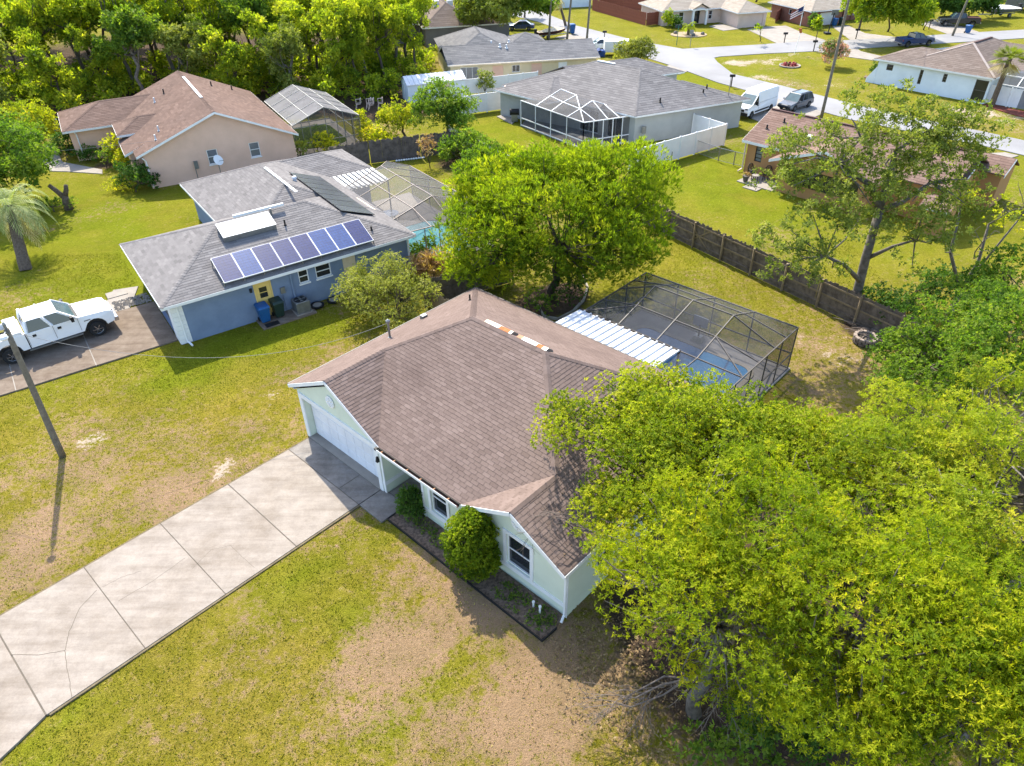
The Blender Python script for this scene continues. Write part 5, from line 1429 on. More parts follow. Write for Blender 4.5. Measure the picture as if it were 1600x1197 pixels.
# ------------------------------------------------------------------ white house at right
WR = rad(-51); WO = (40.57, 81.96, 0)
wh = thing('house', 'white walled house with taupe hip roof at the right edge', 'house', WO, WR)
P_, L1, F1 = merge(hip(1.9, 11.3, 0, 14, 2.5, .41, 'y'), hip(-1.0, 7.5, .03, 6.6, 2.5, .35, 'x', False, True), hip(8.0, 17, 5.0, 13, 2.5, .42, 'x', True, False))
roof(wh, P_, M['roof_taupe'], .6, .3, 71, L1, fascia=F1)
wb = MB(); WW = [(1.0, 1.7, 1.5, 2.1), (4.6, 4.95, .7, 2.1), (7.0, 7.4, 1.3, 2.1), (10.2, 11.4, .1, 2.1)]
Pw_ = wall_seg(wb, (-.6, .4), (11.0, .4), -.1, 2.42, WW)
q_ = [(11.0, .4), (11.0, 5.4), (16.6, 5.4), (16.6, 12.6), (2.3, 13.6), (-.6, 6.2), (-.6, .4)]
for i in range(6): wall_seg(wb, q_[i], q_[i + 1], -.1, 2.42)
wb.build('wall', M['white_wall'], wh)
for o_ in WW: window(wh, Pw_, o_, sash=1 if o_[1] - o_[0] > .5 else 2, frame='bronze_light')
b = MB(); b.prism([(-.6, .36), (-1.5, .36), (-1.5, .5), (-.6, .5)], [-.1] * 4, [1.7, .35, .35, 1.7]); b.build('wing_wall', M['white_wall'], wh)
part('ridge_cap', M['red_dark'], wh, 'bar', (6.6, 5.2, 4.47), (6.6, 9.2, 4.47), .22, .07)
part('hip_cap', M['ridge_pale'], wh, 'bar', (6.6, 4.75, 4.46), (11.3, 0, 2.54), .22, .05)
part('hip_cap', M['ridge_pale'], wh, 'bar', (6.6, 4.75, 4.46), (3.6, 1.75, 3.2), .22, .05)
wc = thing('pool_cage', 'white framed pool cage behind the white fence at the right edge', 'screen enclosure', WO, WR)
for k in range(6):
    x = 11.6 + k * 1.6
    pts = [(x, .9, 0), (x, .9, 1.9), (x, 1.7, 2.6), (x, 4.2, 2.8)]
    for p, q in zip(pts[:-1], pts[1:]): part('beam', M['vinyl'], wc, 'bar', p, q, .1)
for (y, z) in ((.9, 1.9), (1.7, 2.6)): part('beam', M['vinyl'], wc, 'bar', (11.6, y, z), (19.6, y, z), .1)
part('screen_panel', M['screen_black'], wc, 'poly', [(11.6, .9, 0), (19.6, .9, 0), (19.6, .9, 1.9), (11.6, .9, 1.9)])
part('screen_panel', M['screen_grey'], wc, 'poly', [(11.6, .9, 1.9), (19.6, .9, 1.9), (19.6, 1.7, 2.6), (11.6, 1.7, 2.6)])
part('screen_panel', M['screen_grey'], wc, 'poly', [(11.6, 1.7, 2.6), (19.6, 1.7, 2.6), (19.6, 4.2, 2.8), (11.6, 4.2, 2.8)])

# ------------------------------------------------------------------ orange house behind the tall tree
OR = rad(-47.5); OO = (18.39, 55.52, 0)
og = thing('house', 'orange walled house with rust brown gable roof behind the tall thin tree', 'house', OO, OR)
s_ = .44
Po_ = [((-.2, 0, 2.5), (15.2, 0, 2.5), (15.2, 3.65, 4.1), (-.2, 3.65, 4.1)), ((-.2, 3.65, 4.1), (15.2, 3.65, 4.1), (15.2, 7.3, 2.5), (-.2, 7.3, 2.5))]
pxm = 7.3
Pp = [((3.3, -1.9, 2.25), (pxm, -1.9, 3.75), (pxm, 3.2, 3.75), (3.3, 3.2, 2.25)), ((pxm, -1.9, 3.75), (11.3, -1.9, 2.25), (11.3, 3.2, 2.25), (pxm, 3.2, 3.75))]
Pd = [((15.1, 3.2, 2.5), (15.1, 4.7, 3.3), (12.5, 4.7, 3.3), (12.5, 3.2, 2.5)), ((15.1, 4.7, 3.3), (15.1, 6.2, 2.5), (12.5, 6.2, 2.5), (12.5, 4.7, 3.3)), ((16.6, 5.8, 2.4), (16.6, 7.3, 3.2), (12.5, 7.3, 3.2), (12.5, 5.8, 2.4)), ((16.6, 7.3, 3.2), (16.6, 8.8, 2.4), (12.5, 8.8, 2.4), (12.5, 7.3, 3.2))]
roof(og, Po_ + Pp + Pd, M['roof_rust'], .5, .24, 81, [((-.2, 3.65, 4.1), (15.2, 3.65, 4.1), 0, 1)], fascia=[((-.2, 0, 2.5), (3.3, 0, 2.5)), ((-.2, 7.3, 2.5), (-.2, 3.65, 4.1)), ((-.2, 3.65, 4.1), (-.2, 0, 2.5)), ((3.3, 3.2, 2.25), (3.3, -1.9, 2.25)), ((3.3, -1.9, 2.25), (pxm, -1.9, 3.75)), ((pxm, -1.9, 3.75), (11.3, -1.9, 2.25)), ((15.1, 3.2, 2.5), (15.1, 4.7, 3.3)), ((16.6, 5.8, 2.4), (16.6, 7.3, 3.2))], fh=.2)
part('ridge_vent', M['red_dark'], og, 'bar', (-.1, 3.65, 4.13), (15.1, 3.65, 4.13), .22, .08)
wb = MB()
OW = (.75, 1.35, 1.0, 2.15)
Po2 = wall_seg(wb, (.15, .35), (4.1, .35), -.1, 2.42, [OW])
SC = (.5, 5.9, .75, 2.0)
Pp2 = wall_seg(wb, (4.1, -1.5), (10.8, -1.5), -.1, 2.3, [SC], .12)
SC2 = (.2, 1.5, .75, 2.0)
Pp3 = wall_seg(wb, (4.1, .35), (4.1, -1.5), -.1, 2.3, [SC2], .12)
wall_seg(wb, (10.8, -1.5), (10.8, .35), -.1, 2.3); wall_seg(wb, (10.8, .35), (14.9, .35), -.1, 2.42); wall_seg(wb, (14.9, .35), (14.9, 7.0), -.1, 2.42); wall_seg(wb, (14.9, 7.0), (.15, 7.0), -.1, 2.42); wall_seg(wb, (.15, 7.0), (.15, .35), -.1, 2.42)
wb.poly([(.15, 7.0, 2.42), (.15, .35, 2.42), (.15, 3.65, 3.9)]); wb.poly([(4.1, -1.5, 2.3), (10.8, -1.5, 2.3), (pxm, -1.5, 3.55)])
wb.poly([(14.9, 3.4, 2.42), (14.9, 6, 2.42), (14.9, 4.7, 3.1)]); wb.poly([(16.4, 6.0, 0), (16.4, 8.6, 0), (16.4, 8.6, 2.35), (16.4, 7.3, 3.05), (16.4, 6.0, 2.35)])
wall_seg(wb, (14.9, 6.0), (16.4, 6.0), -.1, 2.35); wall_seg(wb, (16.4, 8.6), (12.5, 8.6), -.1, 2.35); wall_seg(wb, (12.5, 8.6), (12.5, 7.0), -.1, 2.35)
wb.build('wall', M['orange_wall'], og)
window(og, Po2, OW, frame='bronze', glass='glass_pale', sash=3)
window(og, Pp2, SC, frame='bronze', glass='glass', sash=0, mull=4, name='porch_screen')
window(og, Pp3, SC2, frame='bronze', glass='glass', sash=0, mull=1, name='porch_screen')
b = MB(); b.tube([(.05, .2, 2.4), (.05, .28, .25), (-.05, -.15, .08)], .06, 8); b.build('downspout', M['pink_wall'], og)
part('skylight', M['galvanized'], og, 'frustum', [(4.1, 1.4, 3.1), (4.6, 1.4, 3.1), (4.6, 1.8, 3.25), (4.1, 1.8, 3.25)], [(4.15, 1.45, 3.35), (4.55, 1.45, 3.35), (4.55, 1.75, 3.45), (4.15, 1.75, 3.45)])
for p in ((1.6, 2.6, 3.64), (.8, 1.6, 3.2), (3.0, .6, 2.77)): vent_pipe(og, p, .3, .07)
pto = thing('patio_slab', 'pale patio pavers beside the orange house porch', 'patio', OO, OR, kind='structure')
part('paver', M['concrete_pale'], pto, 'bx', 1.0, 4.0, -1.9, .3, -.08, .02)
part('paver', M['concrete_pale'], pto, 'bx', 2.0, 3.2, -2.7, -2.0, -.08, .015)
def ow(a, q, z=0.0):
    c, s = math.cos(OR), math.sin(OR); return (OO[0] + a * c - q * s, OO[1] + a * s + q * c, z)
def chair(label, loc, rz, m='black'):
    t = thing('patio_chair', label, 'chair', loc, rz, 'black patio chairs')
    b = MB(); b.lathe([(.02, .43), (.26, .43), (.27, .46), (.02, .47)], 14); b.build('seat', M[m], t)
    for sx in (-1, 1):
        for sy in (-1, 1): part('leg', M[m], t, 'bar', (.2 * sx, .2 * sy, 0), (.17 * sx, .17 * sy, .44), .045)
        b = MB(); b.tube([(.25 * sx, -.2, .44), (.28 * sx, -.2, .66), (.28 * sx, .1, .68), (.24 * sx, .25, .7)], .025, 6); b.build('armrest', M[m], t)
    b = MB(); b.tube([(-.25, .24, .45), (-.27, .28, .8), (-.15, .32, 1.02), (0, .33, 1.06), (.15, .32, 1.02), (.27, .28, .8), (.25, .24, .45)], .03, 6); o = b.build('back_frame', M[m], t)
    for k in (-.16, -.05, .06, .16): part('back_slat', M[m], o, 'bar', (k, .25, .46), (k, .315, 1.0), .05, .02)
    return t
chair('black patio chair with rounded back against the orange wall', ow(2.5, -.25, .02), OR + rad(10))
chair('black patio chair turned sideways beside the flower pot', ow(1.45, -.55, .02), OR + rad(75))
t = thing('flower_pot', 'terracotta flower pot with red foliage on the patio corner', 'flower pot', ow(1.55, -1.6, .02), 0)
b = MB(); b.lathe([(.16, 0), (.25, .4), (.28, .4), (.28, .46)], 16); b.build('pot', M['bronze_light'], t)
pot_t = t
t = thing('garden_table', 'small low black table between the two patio chairs', 'table', ow(2.0, -.95, .02), OR)
b = MB(); b.lathe([(.3, .42), (.3, .46)], 16); b.build('top', M['concrete_pale'], t)
for k in range(3): part('leg', M['black'], t, 'bar', (.22 * math.cos(k * 2.1), .22 * math.sin(k * 2.1), 0), (.15 * math.cos(k * 2.1), .15 * math.sin(k * 2.1), .42), .035)
sh = thing('shed', 'small orange shed with brown gable roof right of the orange house', 'shed', (26.9, 43.9, 0), rad(-47.5))
P_ = [((-.15, -.15, 1.75), (1.75, -.15, 1.75), (1.75, .85, 2.3), (-.15, .85, 2.3)), ((-.15, .85, 2.3), (1.75, .85, 2.3), (1.75, 1.85, 1.75), (-.15, 1.85, 1.75))]
roof(sh, P_, M['roof_rust'], .4, .2, 83, fascia=[((-.15, -.15, 1.75), (1.75, -.15, 1.75))])
wb = MB()
for p, q in (((0, 0), (1.6, 0)), ((1.6, 0), (1.6, 1.7)), ((1.6, 1.7), (0, 1.7)), ((0, 1.7), (0, 0))): wall_seg(wb, p, q, -.1, 1.7)
wb.poly([(1.6, 0, 1.7), (1.6, 1.7, 1.7), (1.6, .85, 2.2)]); wb.poly([(0, 1.7, 1.7), (0, 0, 1.7), (0, .85, 2.2)])
wb.build('wall', M['orange_wall'], sh)

# ------------------------------------------------------------------ far houses across the street
pk_ = thing('house', 'pink stucco house with arched entrance across the street', 'house', (33.1, 112.8, 0), rad(15))
P_, L1, F1 = merge(hip(1.6, 7.1, 2.4, 13, 2.05, .42, 'y'), hip(-8.0, 7.0, 7.6, 16.5, 2.05, .40, 'x'), hip(-3.6, -.6, 6.6, 12, 2.2, .5, 'y', True, True))
roof(pk_, P_, M['roof_beige'], .7, .35, 91, L1, fascia=F1, fh=.14)
wb = MB(); GD = (.5, 4.2, 0, 1.6)
Pg_ = wall_seg(wb, (2.0, 2.9), (6.7, 2.9), -.1, 2.0, [GD], .15)
wall_seg(wb, (6.7, 2.9), (6.7, 16.1), -.1, 2.0); wall_seg(wb, (6.7, 16.1), (-7.6, 16.1), -.1, 2.0); wall_seg(wb, (-7.6, 16.1), (-7.6, 8.1), -.1, 2.0)
EW = [(.8, 1.5, .5, 1.7), (2.6, 3.4, .5, 1.7), (5.1, 6.1, .0, 1.75), (7.6, 8.2, .5, 1.7)]
Pe_ = wall_seg(wb, (-7.6, 8.1), (2.0, 8.1), -.1, 2.0, EW, .2); wall_seg(wb, (2.0, 8.1), (2.0, 2.9), -.1, 2.0)
wb.poly([(-3.4, 7.0, 2.1), (-.8, 7.0, 2.1), (-2.1, 7.0, 2.8)])
wb.build('wall', M['pink_wall'], pk_)
part('garage_door', M['pink_wall'], pk_, 'poly', [Pg_(.5, 0, .12), Pg_(4.2, 0, .12), Pg_(4.2, 1.6, .12), Pg_(.5, 1.6, .12)])
for o_ in EW:
    if o_[2] > .1: window(pk_, Pe_, o_, sash=1)
part('front_door', M['glass'], pk_, 'poly', [Pe_(5.1, 0, .15), Pe_(6.1, 0, .15), Pe_(6.1, 1.75, .15), Pe_(5.1, 1.75, .15)])
for x in (-3.2, -1.0): part('column', M['white'], pk_, 'bar', (x, 7.0, 0), (x, 7.0, 2.1), .28)
b = MB(); b.tube([(-3.2, 7.0, 1.7)] + [(-2.1 + 1.1 * math.cos(PI - PI * k / 8), 7.0, 1.7 + .5 * math.sin(PI * k / 8)) for k in range(9)], .12, 8); b.build('entrance_arch', M['white'], pk_)
bk = thing('house', 'red brick house with white garage door at the top right', 'house', (43.5, 112.1, 0), rad(20))
P_, L1, F1 = merge(hip(2.3, 9.0, 2.8, 13, 2.1, .42, 'y'), hip(3.0, 16, 4.8, 13, 2.1, .42, 'x'))
roof(bk, P_, M['roof_beige'], .7, .35, 92, L1, fascia=F1, fh=.14)
wb = MB(); GD = (1.7, 4.6, 0, 1.7)
Pg_ = wall_seg(wb, (2.8, 3.3), (8.5, 3.3), -.1, 2.05, [GD], .15)
wall_seg(wb, (8.5, 3.3), (8.5, 5.3), -.1, 2.05)
RW = (3.2, 5.0, .6, 1.8)
Pr_ = wall_seg(wb, (8.5, 5.3), (15.5, 5.3), -.1, 2.05, [RW]); wall_seg(wb, (15.5, 5.3), (15.5, 12.5), -.1, 2.05); wall_seg(wb, (15.5, 12.5), (2.8, 12.5), -.1, 2.05)
Ps_ = wall_seg(wb, (2.8, 12.5), (2.8, 3.3), -.1, 2.05, [(4.2, 4.8, 1.0, 1.7), (7.0, 7.6, 1.0, 1.7)])
wb.build('wall', M['brick_wall'], bk)
part('garage_door', M['white'], bk, 'poly', [Pg_(1.7, 0, .12), Pg_(4.6, 0, .12), Pg_(4.6, 1.7, .12), Pg_(1.7, 1.7, .12)])
window(bk, Pr_, RW, sash=1, mull=1); window(bk, Ps_, (4.2, 4.8, 1.0, 1.7), sash=0); window(bk, Ps_, (7.0, 7.6, 1.0, 1.7), sash=0)
b = MB(); b.tube([(10.6, 5.2, 0), (10.6, 5.2, 1.8)] + [(11.4 + .8 * math.cos(PI - PI * k / 8), 5.2, 1.8 + .7 * math.sin(PI * k / 8)) for k in range(9)] + [(12.2, 5.2, 0)], .13, 8); b.build('entrance_arch', M['brick_wall'], bk)
fw_ = thing('outbuilding', 'pale blue white metal building beyond the red fence at the top', 'outbuilding', (12.5, 137.5, 0), rad(12))
P_, L1, F1 = hip(-7, 2.6, 0, 6, 2.3, .3, 'x', True, True); roof(fw_, P_, M['roof_beige'], .9, .5, 93, L1, tabs=False)
wb = MB()
for p, q in (((-6.8, .2), (2.4, .2)), ((2.4, .2), (2.4, 5.8)), ((2.4, 5.8), (-6.8, 5.8)), ((-6.8, 5.8), (-6.8, .2))): wall_seg(wb, p, q, -.1, 2.25)
wb.poly([(2.4, .2, 2.25), (2.4, 5.8, 2.25), (2.4, 3, 3.1)])
wb.build('wall', M['white_wall'], fw_)
# metal shed by the woods
ms = thing('metal_shed', 'long pale metal shed with silver roof by the white fence', 'shed', (-10.3, 77.6, 0), rad(22))
P_ = [((-.1, -.15, 1.75), (6.4, -.15, 1.75), (6.4, 1.2, 2.4), (-.1, 1.2, 2.4)), ((-.1, 1.2, 2.4), (6.4, 1.2, 2.4), (6.4, 2.6, 1.75), (-.1, 2.6, 1.75))]
rf = roof(ms, P_, M['galvanized'], tabs=False)
for k in range(12): part('rib', M['galvanized'], rf, 'bar', (.3 + k * .52, -.15, 1.78), (.3 + k * .52, 1.2, 2.43), .05)
wb = MB(); Pm_ = wall_seg(wb, (0, 0), (6.3, 0), -.1, 1.7, [(3.4, 4.6, .1, 1.5)])
for p, q in (((6.3, 0), (6.3, 2.4)), ((6.3, 2.4), (0, 2.4)), ((0, 2.4), (0, 0))): wall_seg(wb, p, q, -.1, 1.7)
wb.poly([(0, 2.4, 1.7), (0, 0, 1.7), (0, 1.2, 2.3)]); wb.build('wall', M['white_wall'], ms)
part('door', M['pink_wall'], ms, 'poly', [Pm_(3.4, .1, .05), Pm_(4.6, .1, .05), Pm_(4.6, 1.5, .05), Pm_(3.4, 1.5, .05)])
part('door_leaf', M['white'], ms, 'bx', -.06, 0, 1.3, 1.5, 0, 1.7)
acunit('grey air conditioner unit behind the white fence of the grey house', sk((7.2, .1)) and (GO_[0] + sk((7.2, -.3))[0], GO_[1] + sk((7.2, -.3))[1], 0), rad(24))

# ------------------------------------------------------------------ fences
def plank_fence(name, label, pts, h, m, pw=.14, rails=True, post_step=2.4, rail_side=1, mr='fence_rail', jag=.03, cat='fence', seed=1, gate=None):
    """Board fence: every plank, rail and post is a part; rail_side +1 puts rails on the left of travel."""
    t = thing(name, label, cat, (pts[0][0], pts[0][1], 0))
    ox, oy = pts[0]
    rr = random.Random(seed)
    b = MB(); b.add([(-pw / 2, -.01, 0), (pw / 2, -.01, 0), (pw / 2, .01, 0), (-pw / 2, .01, 0), (-pw / 2, -.01, h - .04), (pw / 2, -.01, h - .04), (pw / 2, .01, h - .04), (-pw / 2, .01, h - .04), (-pw / 2 + .03, -.01, h), (pw / 2 - .03, -.01, h), (pw / 2 - .03, .01, h), (-pw / 2 + .03, .01, h)],
        [(0, 1, 5, 4), (1, 2, 6, 5), (2, 3, 7, 6), (3, 0, 4, 7), (4, 5, 9, 8), (6, 7, 11, 10), (5, 6, 10, 9), (7, 4, 8, 11), (8, 9, 10, 11)])
    me = b.mesh('plank', M[m])
    for (x0, y0), (x1, y1) in zip(pts[:-1], pts[1:]):
        L = math.hypot(x1 - x0, y1 - y0); a = math.atan2(y1 - y0, x1 - x0); dx, dy = (x1 - x0) / L, (y1 - y0) / L
        nx, ny = -dy * rail_side, dx * rail_side
        for k in range(int(L / pw)):
            o = link('plank', me, t, (x0 - ox + dx * (k + .5) * pw + nx * rr.uniform(-.006, .006), y0 - oy + dy * (k + .5) * pw + ny * rr.uniform(-.006, .006), -.02), (rr.gauss(0, .004), rr.gauss(0, .004), a))
            o.scale = (1, 1, 1 + rr.gauss(0, jag))
        if rails:
            for z in (.3, h * .5, h - .25):
                part('rail', M[mr if z > .4 else m], t, 'bar', (x0 - ox + nx * .035, y0 - oy + ny * .035, z), (x1 - ox + nx * .035, y1 - oy + ny * .035, z), .04, .09)
            n = max(1, round(L / post_step))
            for k in range(n + 1):
                px, py = x0 - ox + (x1 - x0) * k / n + nx * .1, y0 - oy + (y1 - y0) * k / n + ny * .1
                part('post', M[mr], t, 'bar', (px, py, -.05), (px, py, h - .05), .1)
    return t
def panel_fence(name, label, pts, h, step=1.85, m='vinyl'):
    t = thing(name, label, 'fence', (pts[0][0], pts[0][1], 0)); ox, oy = pts[0]
    for si, ((x0, y0), (x1, y1)) in enumerate(zip(pts[:-1], pts[1:])):
        L = math.hypot(x1 - x0, y1 - y0); n = max(1, round(L / step))
        for k in range(n + 1):
            x, y = x0 - ox + (x1 - x0) * k / n, y0 - oy + (y1 - y0) * k / n
            b = MB(); b.v = []; b.bar((x, y, -.05), (x, y, h + .04), .13); b.frustum([(x - .075, y - .075, h + .042), (x + .075, y - .075, h + .042), (x + .075, y + .075, h + .042), (x - .075, y + .075, h + .042)], [(x - .01, y - .01, h + .11), (x + .01, y - .01, h + .11), (x + .01, y + .01, h + .11), (x - .01, y + .01, h + .11)])
            if k or not si: b.build('post', M[m], t)
            if k < n:
                x2, y2 = x0 - ox + (x1 - x0) * (k + 1) / n, y0 - oy + (y1 - y0) * (k + 1) / n
                part('panel', M[m], t, 'bar', (x, y, h / 2), (x2, y2, h / 2), .04, h - .1)
                part('rail', M[m], t, 'bar', (x, y, h - .03), (x2, y2, h - .03), .07, .1)
    return t
fd = ((17.29, 33.72)[0] - (10.41, 44.07)[0], (17.29, 33.72)[1] - (10.41, 44.07)[1])
fA = ((10.41, 44.07)[0] - fd[0] * .55, (10.41, 44.07)[1] - fd[1] * .55); fB = ((17.29, 33.72)[0] + fd[0] * .52, (17.29, 33.72)[1] + fd[1] * .52)
bf = plank_fence('plank_fence', 'long weathered dark brown plank fence with tan posts across the back yard', [fA, fB], 1.75, 'fence_dark', .14, True, 2.45, -1, 'fence_rail', .03, seed=3)
gx_, gy_ = (12.04, 41.75)[0] - fA[0], (12.04, 41.75)[1] - fA[1]
ln_ = math.hypot(*fd); ux, uy = fd[0] / ln_, fd[1] / ln_
for s0, s1 in ((.15, 1.55), (1.55, .15)):
    part('gate_brace', M['fence_rail'], bf, 'bar', (gx_ + ux * (-.95) + -.06, gy_ + uy * (-.95) - .06, s0), (gx_ + ux * .95 - .06, gy_ + uy * .95 - .06, s1), .04, .09)
plank_fence('plank_fence', 'short dark plank fence between the blue house garden and the bright tree', [(-4.82, 34.81), (-2.07, 36.49), (0.10, 37.67)], 1.7, 'fence_dark', .14, True, 2.2, -1, 'fence_grey', seed=4)
plank_fence('plank_fence', 'short pale tan plank fence meeting the brown roof edge', [(-4.31, 33.81), (-2.62, 32.42)], 1.55, 'fence_tan', .14, False, seed=5)
plank_fence('plank_fence', 'tall grey board fence behind the tan framed pool cage', [(-14.39, 57.45), (-11.48, 59.01), (-7.37, 60.42), (-4.31, 61.43)], 1.85, 'fence_grey', .17, False, seed=6)
plank_fence('plank_fence', 'red brown plank fence along the far street', [(14.6, 134.1), (21.3, 119.2), (24.7, 120.8)], 1.75, 'fence_red', .2, False, seed=7, jag=.01)
plank_fence('plank_fence', 'red brown plank fence farther back beside the pink house', [(16.5, 141), (24.5, 130)], 1.75, 'fence_red', .2, False, seed=8, jag=.01)
plank_fence('plank_fence', 'red brown plank fence between the pink and brick houses', [(41.0, 119.5), (43.8, 124.5)], 1.6, 'fence_red', .2, False, seed=9, jag=.01)
panel_fence('vinyl_fence', 'tall white vinyl fence behind the grey house lawn', [(-5.85, 71.70), (-3.70, 73.13), (1.26, 75.27)], 1.75)
panel_fence('vinyl_fence', 'white vinyl fence in front of the tan house', [(-9.5, 79.2), (-3.1, 80.9), (3.4, 83.5)], 1.55)
panel_fence('vinyl_fence', 'low white vinyl fence behind the dark green shrubs', [((-5.17, 64.31, 1.40)[0], (-5.17, 64.31, 1.40)[1]), ((0.30, 55.67, 1.40)[0], (0.30, 55.67, 1.40)[1])], 1.4)
panel_fence('vinyl_fence', 'white vinyl fence around the side yard of the grey house', [((9.57, 55.51, 1.80)[0], (9.57, 55.51, 1.80)[1]), ((18.79, 62.13, 1.80)[0], (18.79, 62.13, 1.80)[1]), ((16.66, 65.24, 1.80)[0], (16.66, 65.24, 1.80)[1])], 1.8)
panel_fence('vinyl_fence', 'white vinyl fence in front of the white house pool cage', [(45.3, 77.0), (50.7, 71.0), (56, 65.4)], 1.75, 2.2)
cf = thing('chain_link_fence', 'low chain link fence beside the orange house', 'fence')
cl = [(11.58, 59.13), (13.28, 57.32), (15.77, 60.40), (17.33, 58.05), (18.34, 57.07), (19.27, 56.27)]
for p in cl: part('post', M['steel'], cf, 'bar', (p[0], p[1], 0), (p[0], p[1], 1.1), .07)
for p, q in zip(cl[2:-1], cl[3:]):
    part('rail', M['steel'], cf, 'bar', (p[0], p[1], 1.08), (q[0], q[1], 1.08), .04)
    part('rail', M['steel'], cf, 'bar', (p[0], p[1], .08), (q[0], q[1], .08), .03)
M['mesh_wire'] = screenmat('mesh_wire', lin(.3, .3, .3), .18)
for p, q in zip(cl[2:-1], cl[3:]): part('wire_mesh', M['mesh_wire'], cf, 'poly', [(p[0], p[1], .05), (q[0], q[1], .05), (q[0], q[1], 1.08), (p[0], p[1], 1.08)])

# ------------------------------------------------------------------ utility poles and wires
def upole(label, base, top, r=.14, arm=False, lamp=False):
    t = thing('utility_pole', label, 'utility pole', (base[0], base[1], 0), 0, 'wooden utility poles')
    b = MB(); n = 8
    tp = Vector((top[0] - base[0], top[1] - base[1], top[2]))
    b.tube([tp * (k / n) + Vector((0, 0, -.1 if k == 0 else 0)) for k in range(n + 1)], [r * (1 - .3 * k / n) for k in range(n + 1)], 12); b.build('shaft', M['pole'], t, smooth=True)
    if arm: part('cross_arm', M['pole'], t, 'bar', tp + Vector((-1.1, .3, -.6)), tp + Vector((1.1, -.3, -.6)), .12)
    if lamp:
        b = MB(); b.tube([tp + Vector((0, 0, -.3)), tp + Vector((.1, -.25, 0)), tp + Vector((.25, -.6, .05))], .03, 8); b.build('lamp_arm', M['steel'], t)
        b = MB(); b.lathe([(.05, .12), (.13, .1), (.16, .0), (.12, -.06), (.02, -.1)], 12, tp + Vector((.27, -.65, .0))); b.build('lamp_head', M['white'], t)
        b = MB(); b.lathe([(.05, 0), (.06, .2), (.03, .3)], 10, tp); b.build('insulator', M['steel'], t)
    return t
PT = (-18.93, 22.91, 6.20)
upole('leaning wooden utility pole with a lamp at the left edge', (-19.15, 22.75), PT, .14, lamp=True)
upole('wooden utility pole behind the orange house roof', (30.1, 69.8), (30.6, 71.0, 11.2), .15, arm=True)
upole('leftmost of the three utility poles by the far street', (6.00, 109.19), (6.3, 109.6, 7.5), .16)
upole('middle one of the three utility poles by the far street', (8.52, 108.98), (9.2, 109.6, 7.5), .16)
upole('rightmost of the three utility poles by the far street', (11.11, 107.12), (11.5, 107.6, 7.5), .16)
upole('utility pole beside the black pickup at far right', (62.00, 107.61), (63.4, 108.5, 7.5), .16)
def wire(label, p, q, sag, r=.009, n=24):
    b = MB(); P = []
    for k in range(n + 1):
        t = k / n; P.append((p[0] + (q[0] - p[0]) * t, p[1] + (q[1] - p[1]) * t, p[2] + (q[2] - p[2]) * t - sag * 4 * t * (1 - t)))
    b.tube(P, r, 5); o = b.build('power_line', M['wire']); return prop(o, label, 'wire')
mastp = LW(.9, 4.4, EZ + SL * 1.35 + .75)
wire('thin service wire from the leaning pole to the roof mast', (PT[0], PT[1], 6.1), mastp, 1.5)
wire('thin wire from the leaning pole off to the left', (PT[0], PT[1], 6.1), (PT[0] - 18, PT[1] + 4, 6.6), .6)
wire('thin wire stretched to the peach house gable', (-52, 44, 6.0), (-25.2, 55.6, 3.4), .7)
wire('wire high over the street from the pole behind the orange house', (30.6, 71.0, 10.6), (63.4, 108.5, 7.2), 1.0, .016)

# ------------------------------------------------------------------ small things
M['firepit_stone'] = mat('firepit_stone', lin(.46, .37, .31), lin(.33, .26, .22), .95, 3.0, .5, 20)
fp = thing('fire_pit', 'round stone ring fire pit beside the brush pile', 'fire pit', (18.1, 30.5, 0))
rr = random.Random(2)
for c_ in range(3):
    for k in range(11):
        a = 2 * PI * (k + .5 * (c_ % 2)) / 11; b = MB()
        b.bx(-.135, .135, -.085, .085, 0, .125)
        o = b.build('stone', M['firepit_stone' if c_ == 2 else 'fence_grey'], fp, bevel=.02, loc=(.5 * math.cos(a), .5 * math.sin(a), c_ * .13), rot=(0, 0, a + PI / 2 + rr.uniform(-.05, .05)))
b = MB(); b.lathe([(.43, .2), (.25, .24)], 16); b.build('ash', M['joint'], fp)
for k in range(8):
    a = rr.uniform(0, 6.3); part('log', M['dead'], fp, 'bar', (.32 * math.cos(a), .32 * math.sin(a), .24), (.3 * math.cos(a + 2.4), .3 * math.sin(a + 2.4), .31), .05)
bp = MB(); rr = random.Random(12); c0 = (19.60, 31.33)
for k in range(110):
    a = rr.gauss(-.55, .35); L = rr.uniform(.7, 2.2); x = c0[0] + rr.gauss(0, .75); y = c0[1] + rr.gauss(0, .5); z = abs(rr.gauss(.08, .12))
    bp.tube([(x - math.cos(a) * L / 2, y - math.sin(a) * L / 2, z), (x, y, z + rr.uniform(.03, .15)), (x + math.cos(a) * L / 2, y + math.sin(a) * L / 2, z + rr.uniform(-.05, .1))], [.022, .018, .008], 5)
o = bp.build('brush_pile', M['dead']); prop(o, 'pile of cut dead branches beside the fire pit', 'brush pile')
st = thing('tree_stump', 'forked cut tree stump on the lawn before the peach house', 'stump', (-32.40, 50.17))
b = MB(); b.tube([(0, 0, -.1), (0, 0, .6), (.05, 0, 1.0)], [.34, .26, .22], 10); b.tube([(.03, 0, .8), (-.35, -.1, 1.4), (-.7, -.15, 1.85)], [.2, .17, .14], 9); b.tube([(.05, 0, .9), (.3, .05, 1.4), (.4, .05, 1.75)], [.19, .16, .14], 9)
b.build('trunk', M['trunk_palm'], st, smooth=True)
bin_('recycling_bin', 'blue wheeled bin beside the white van', (21.3, 68.7, 0), rad(30), 'bin_blue', s=.95)
bin_('recycling_bin', 'blue wheeled bin at the corner of the peach house garage', (-43.2, 69.6, 0), rad(20), 'bin_blue')
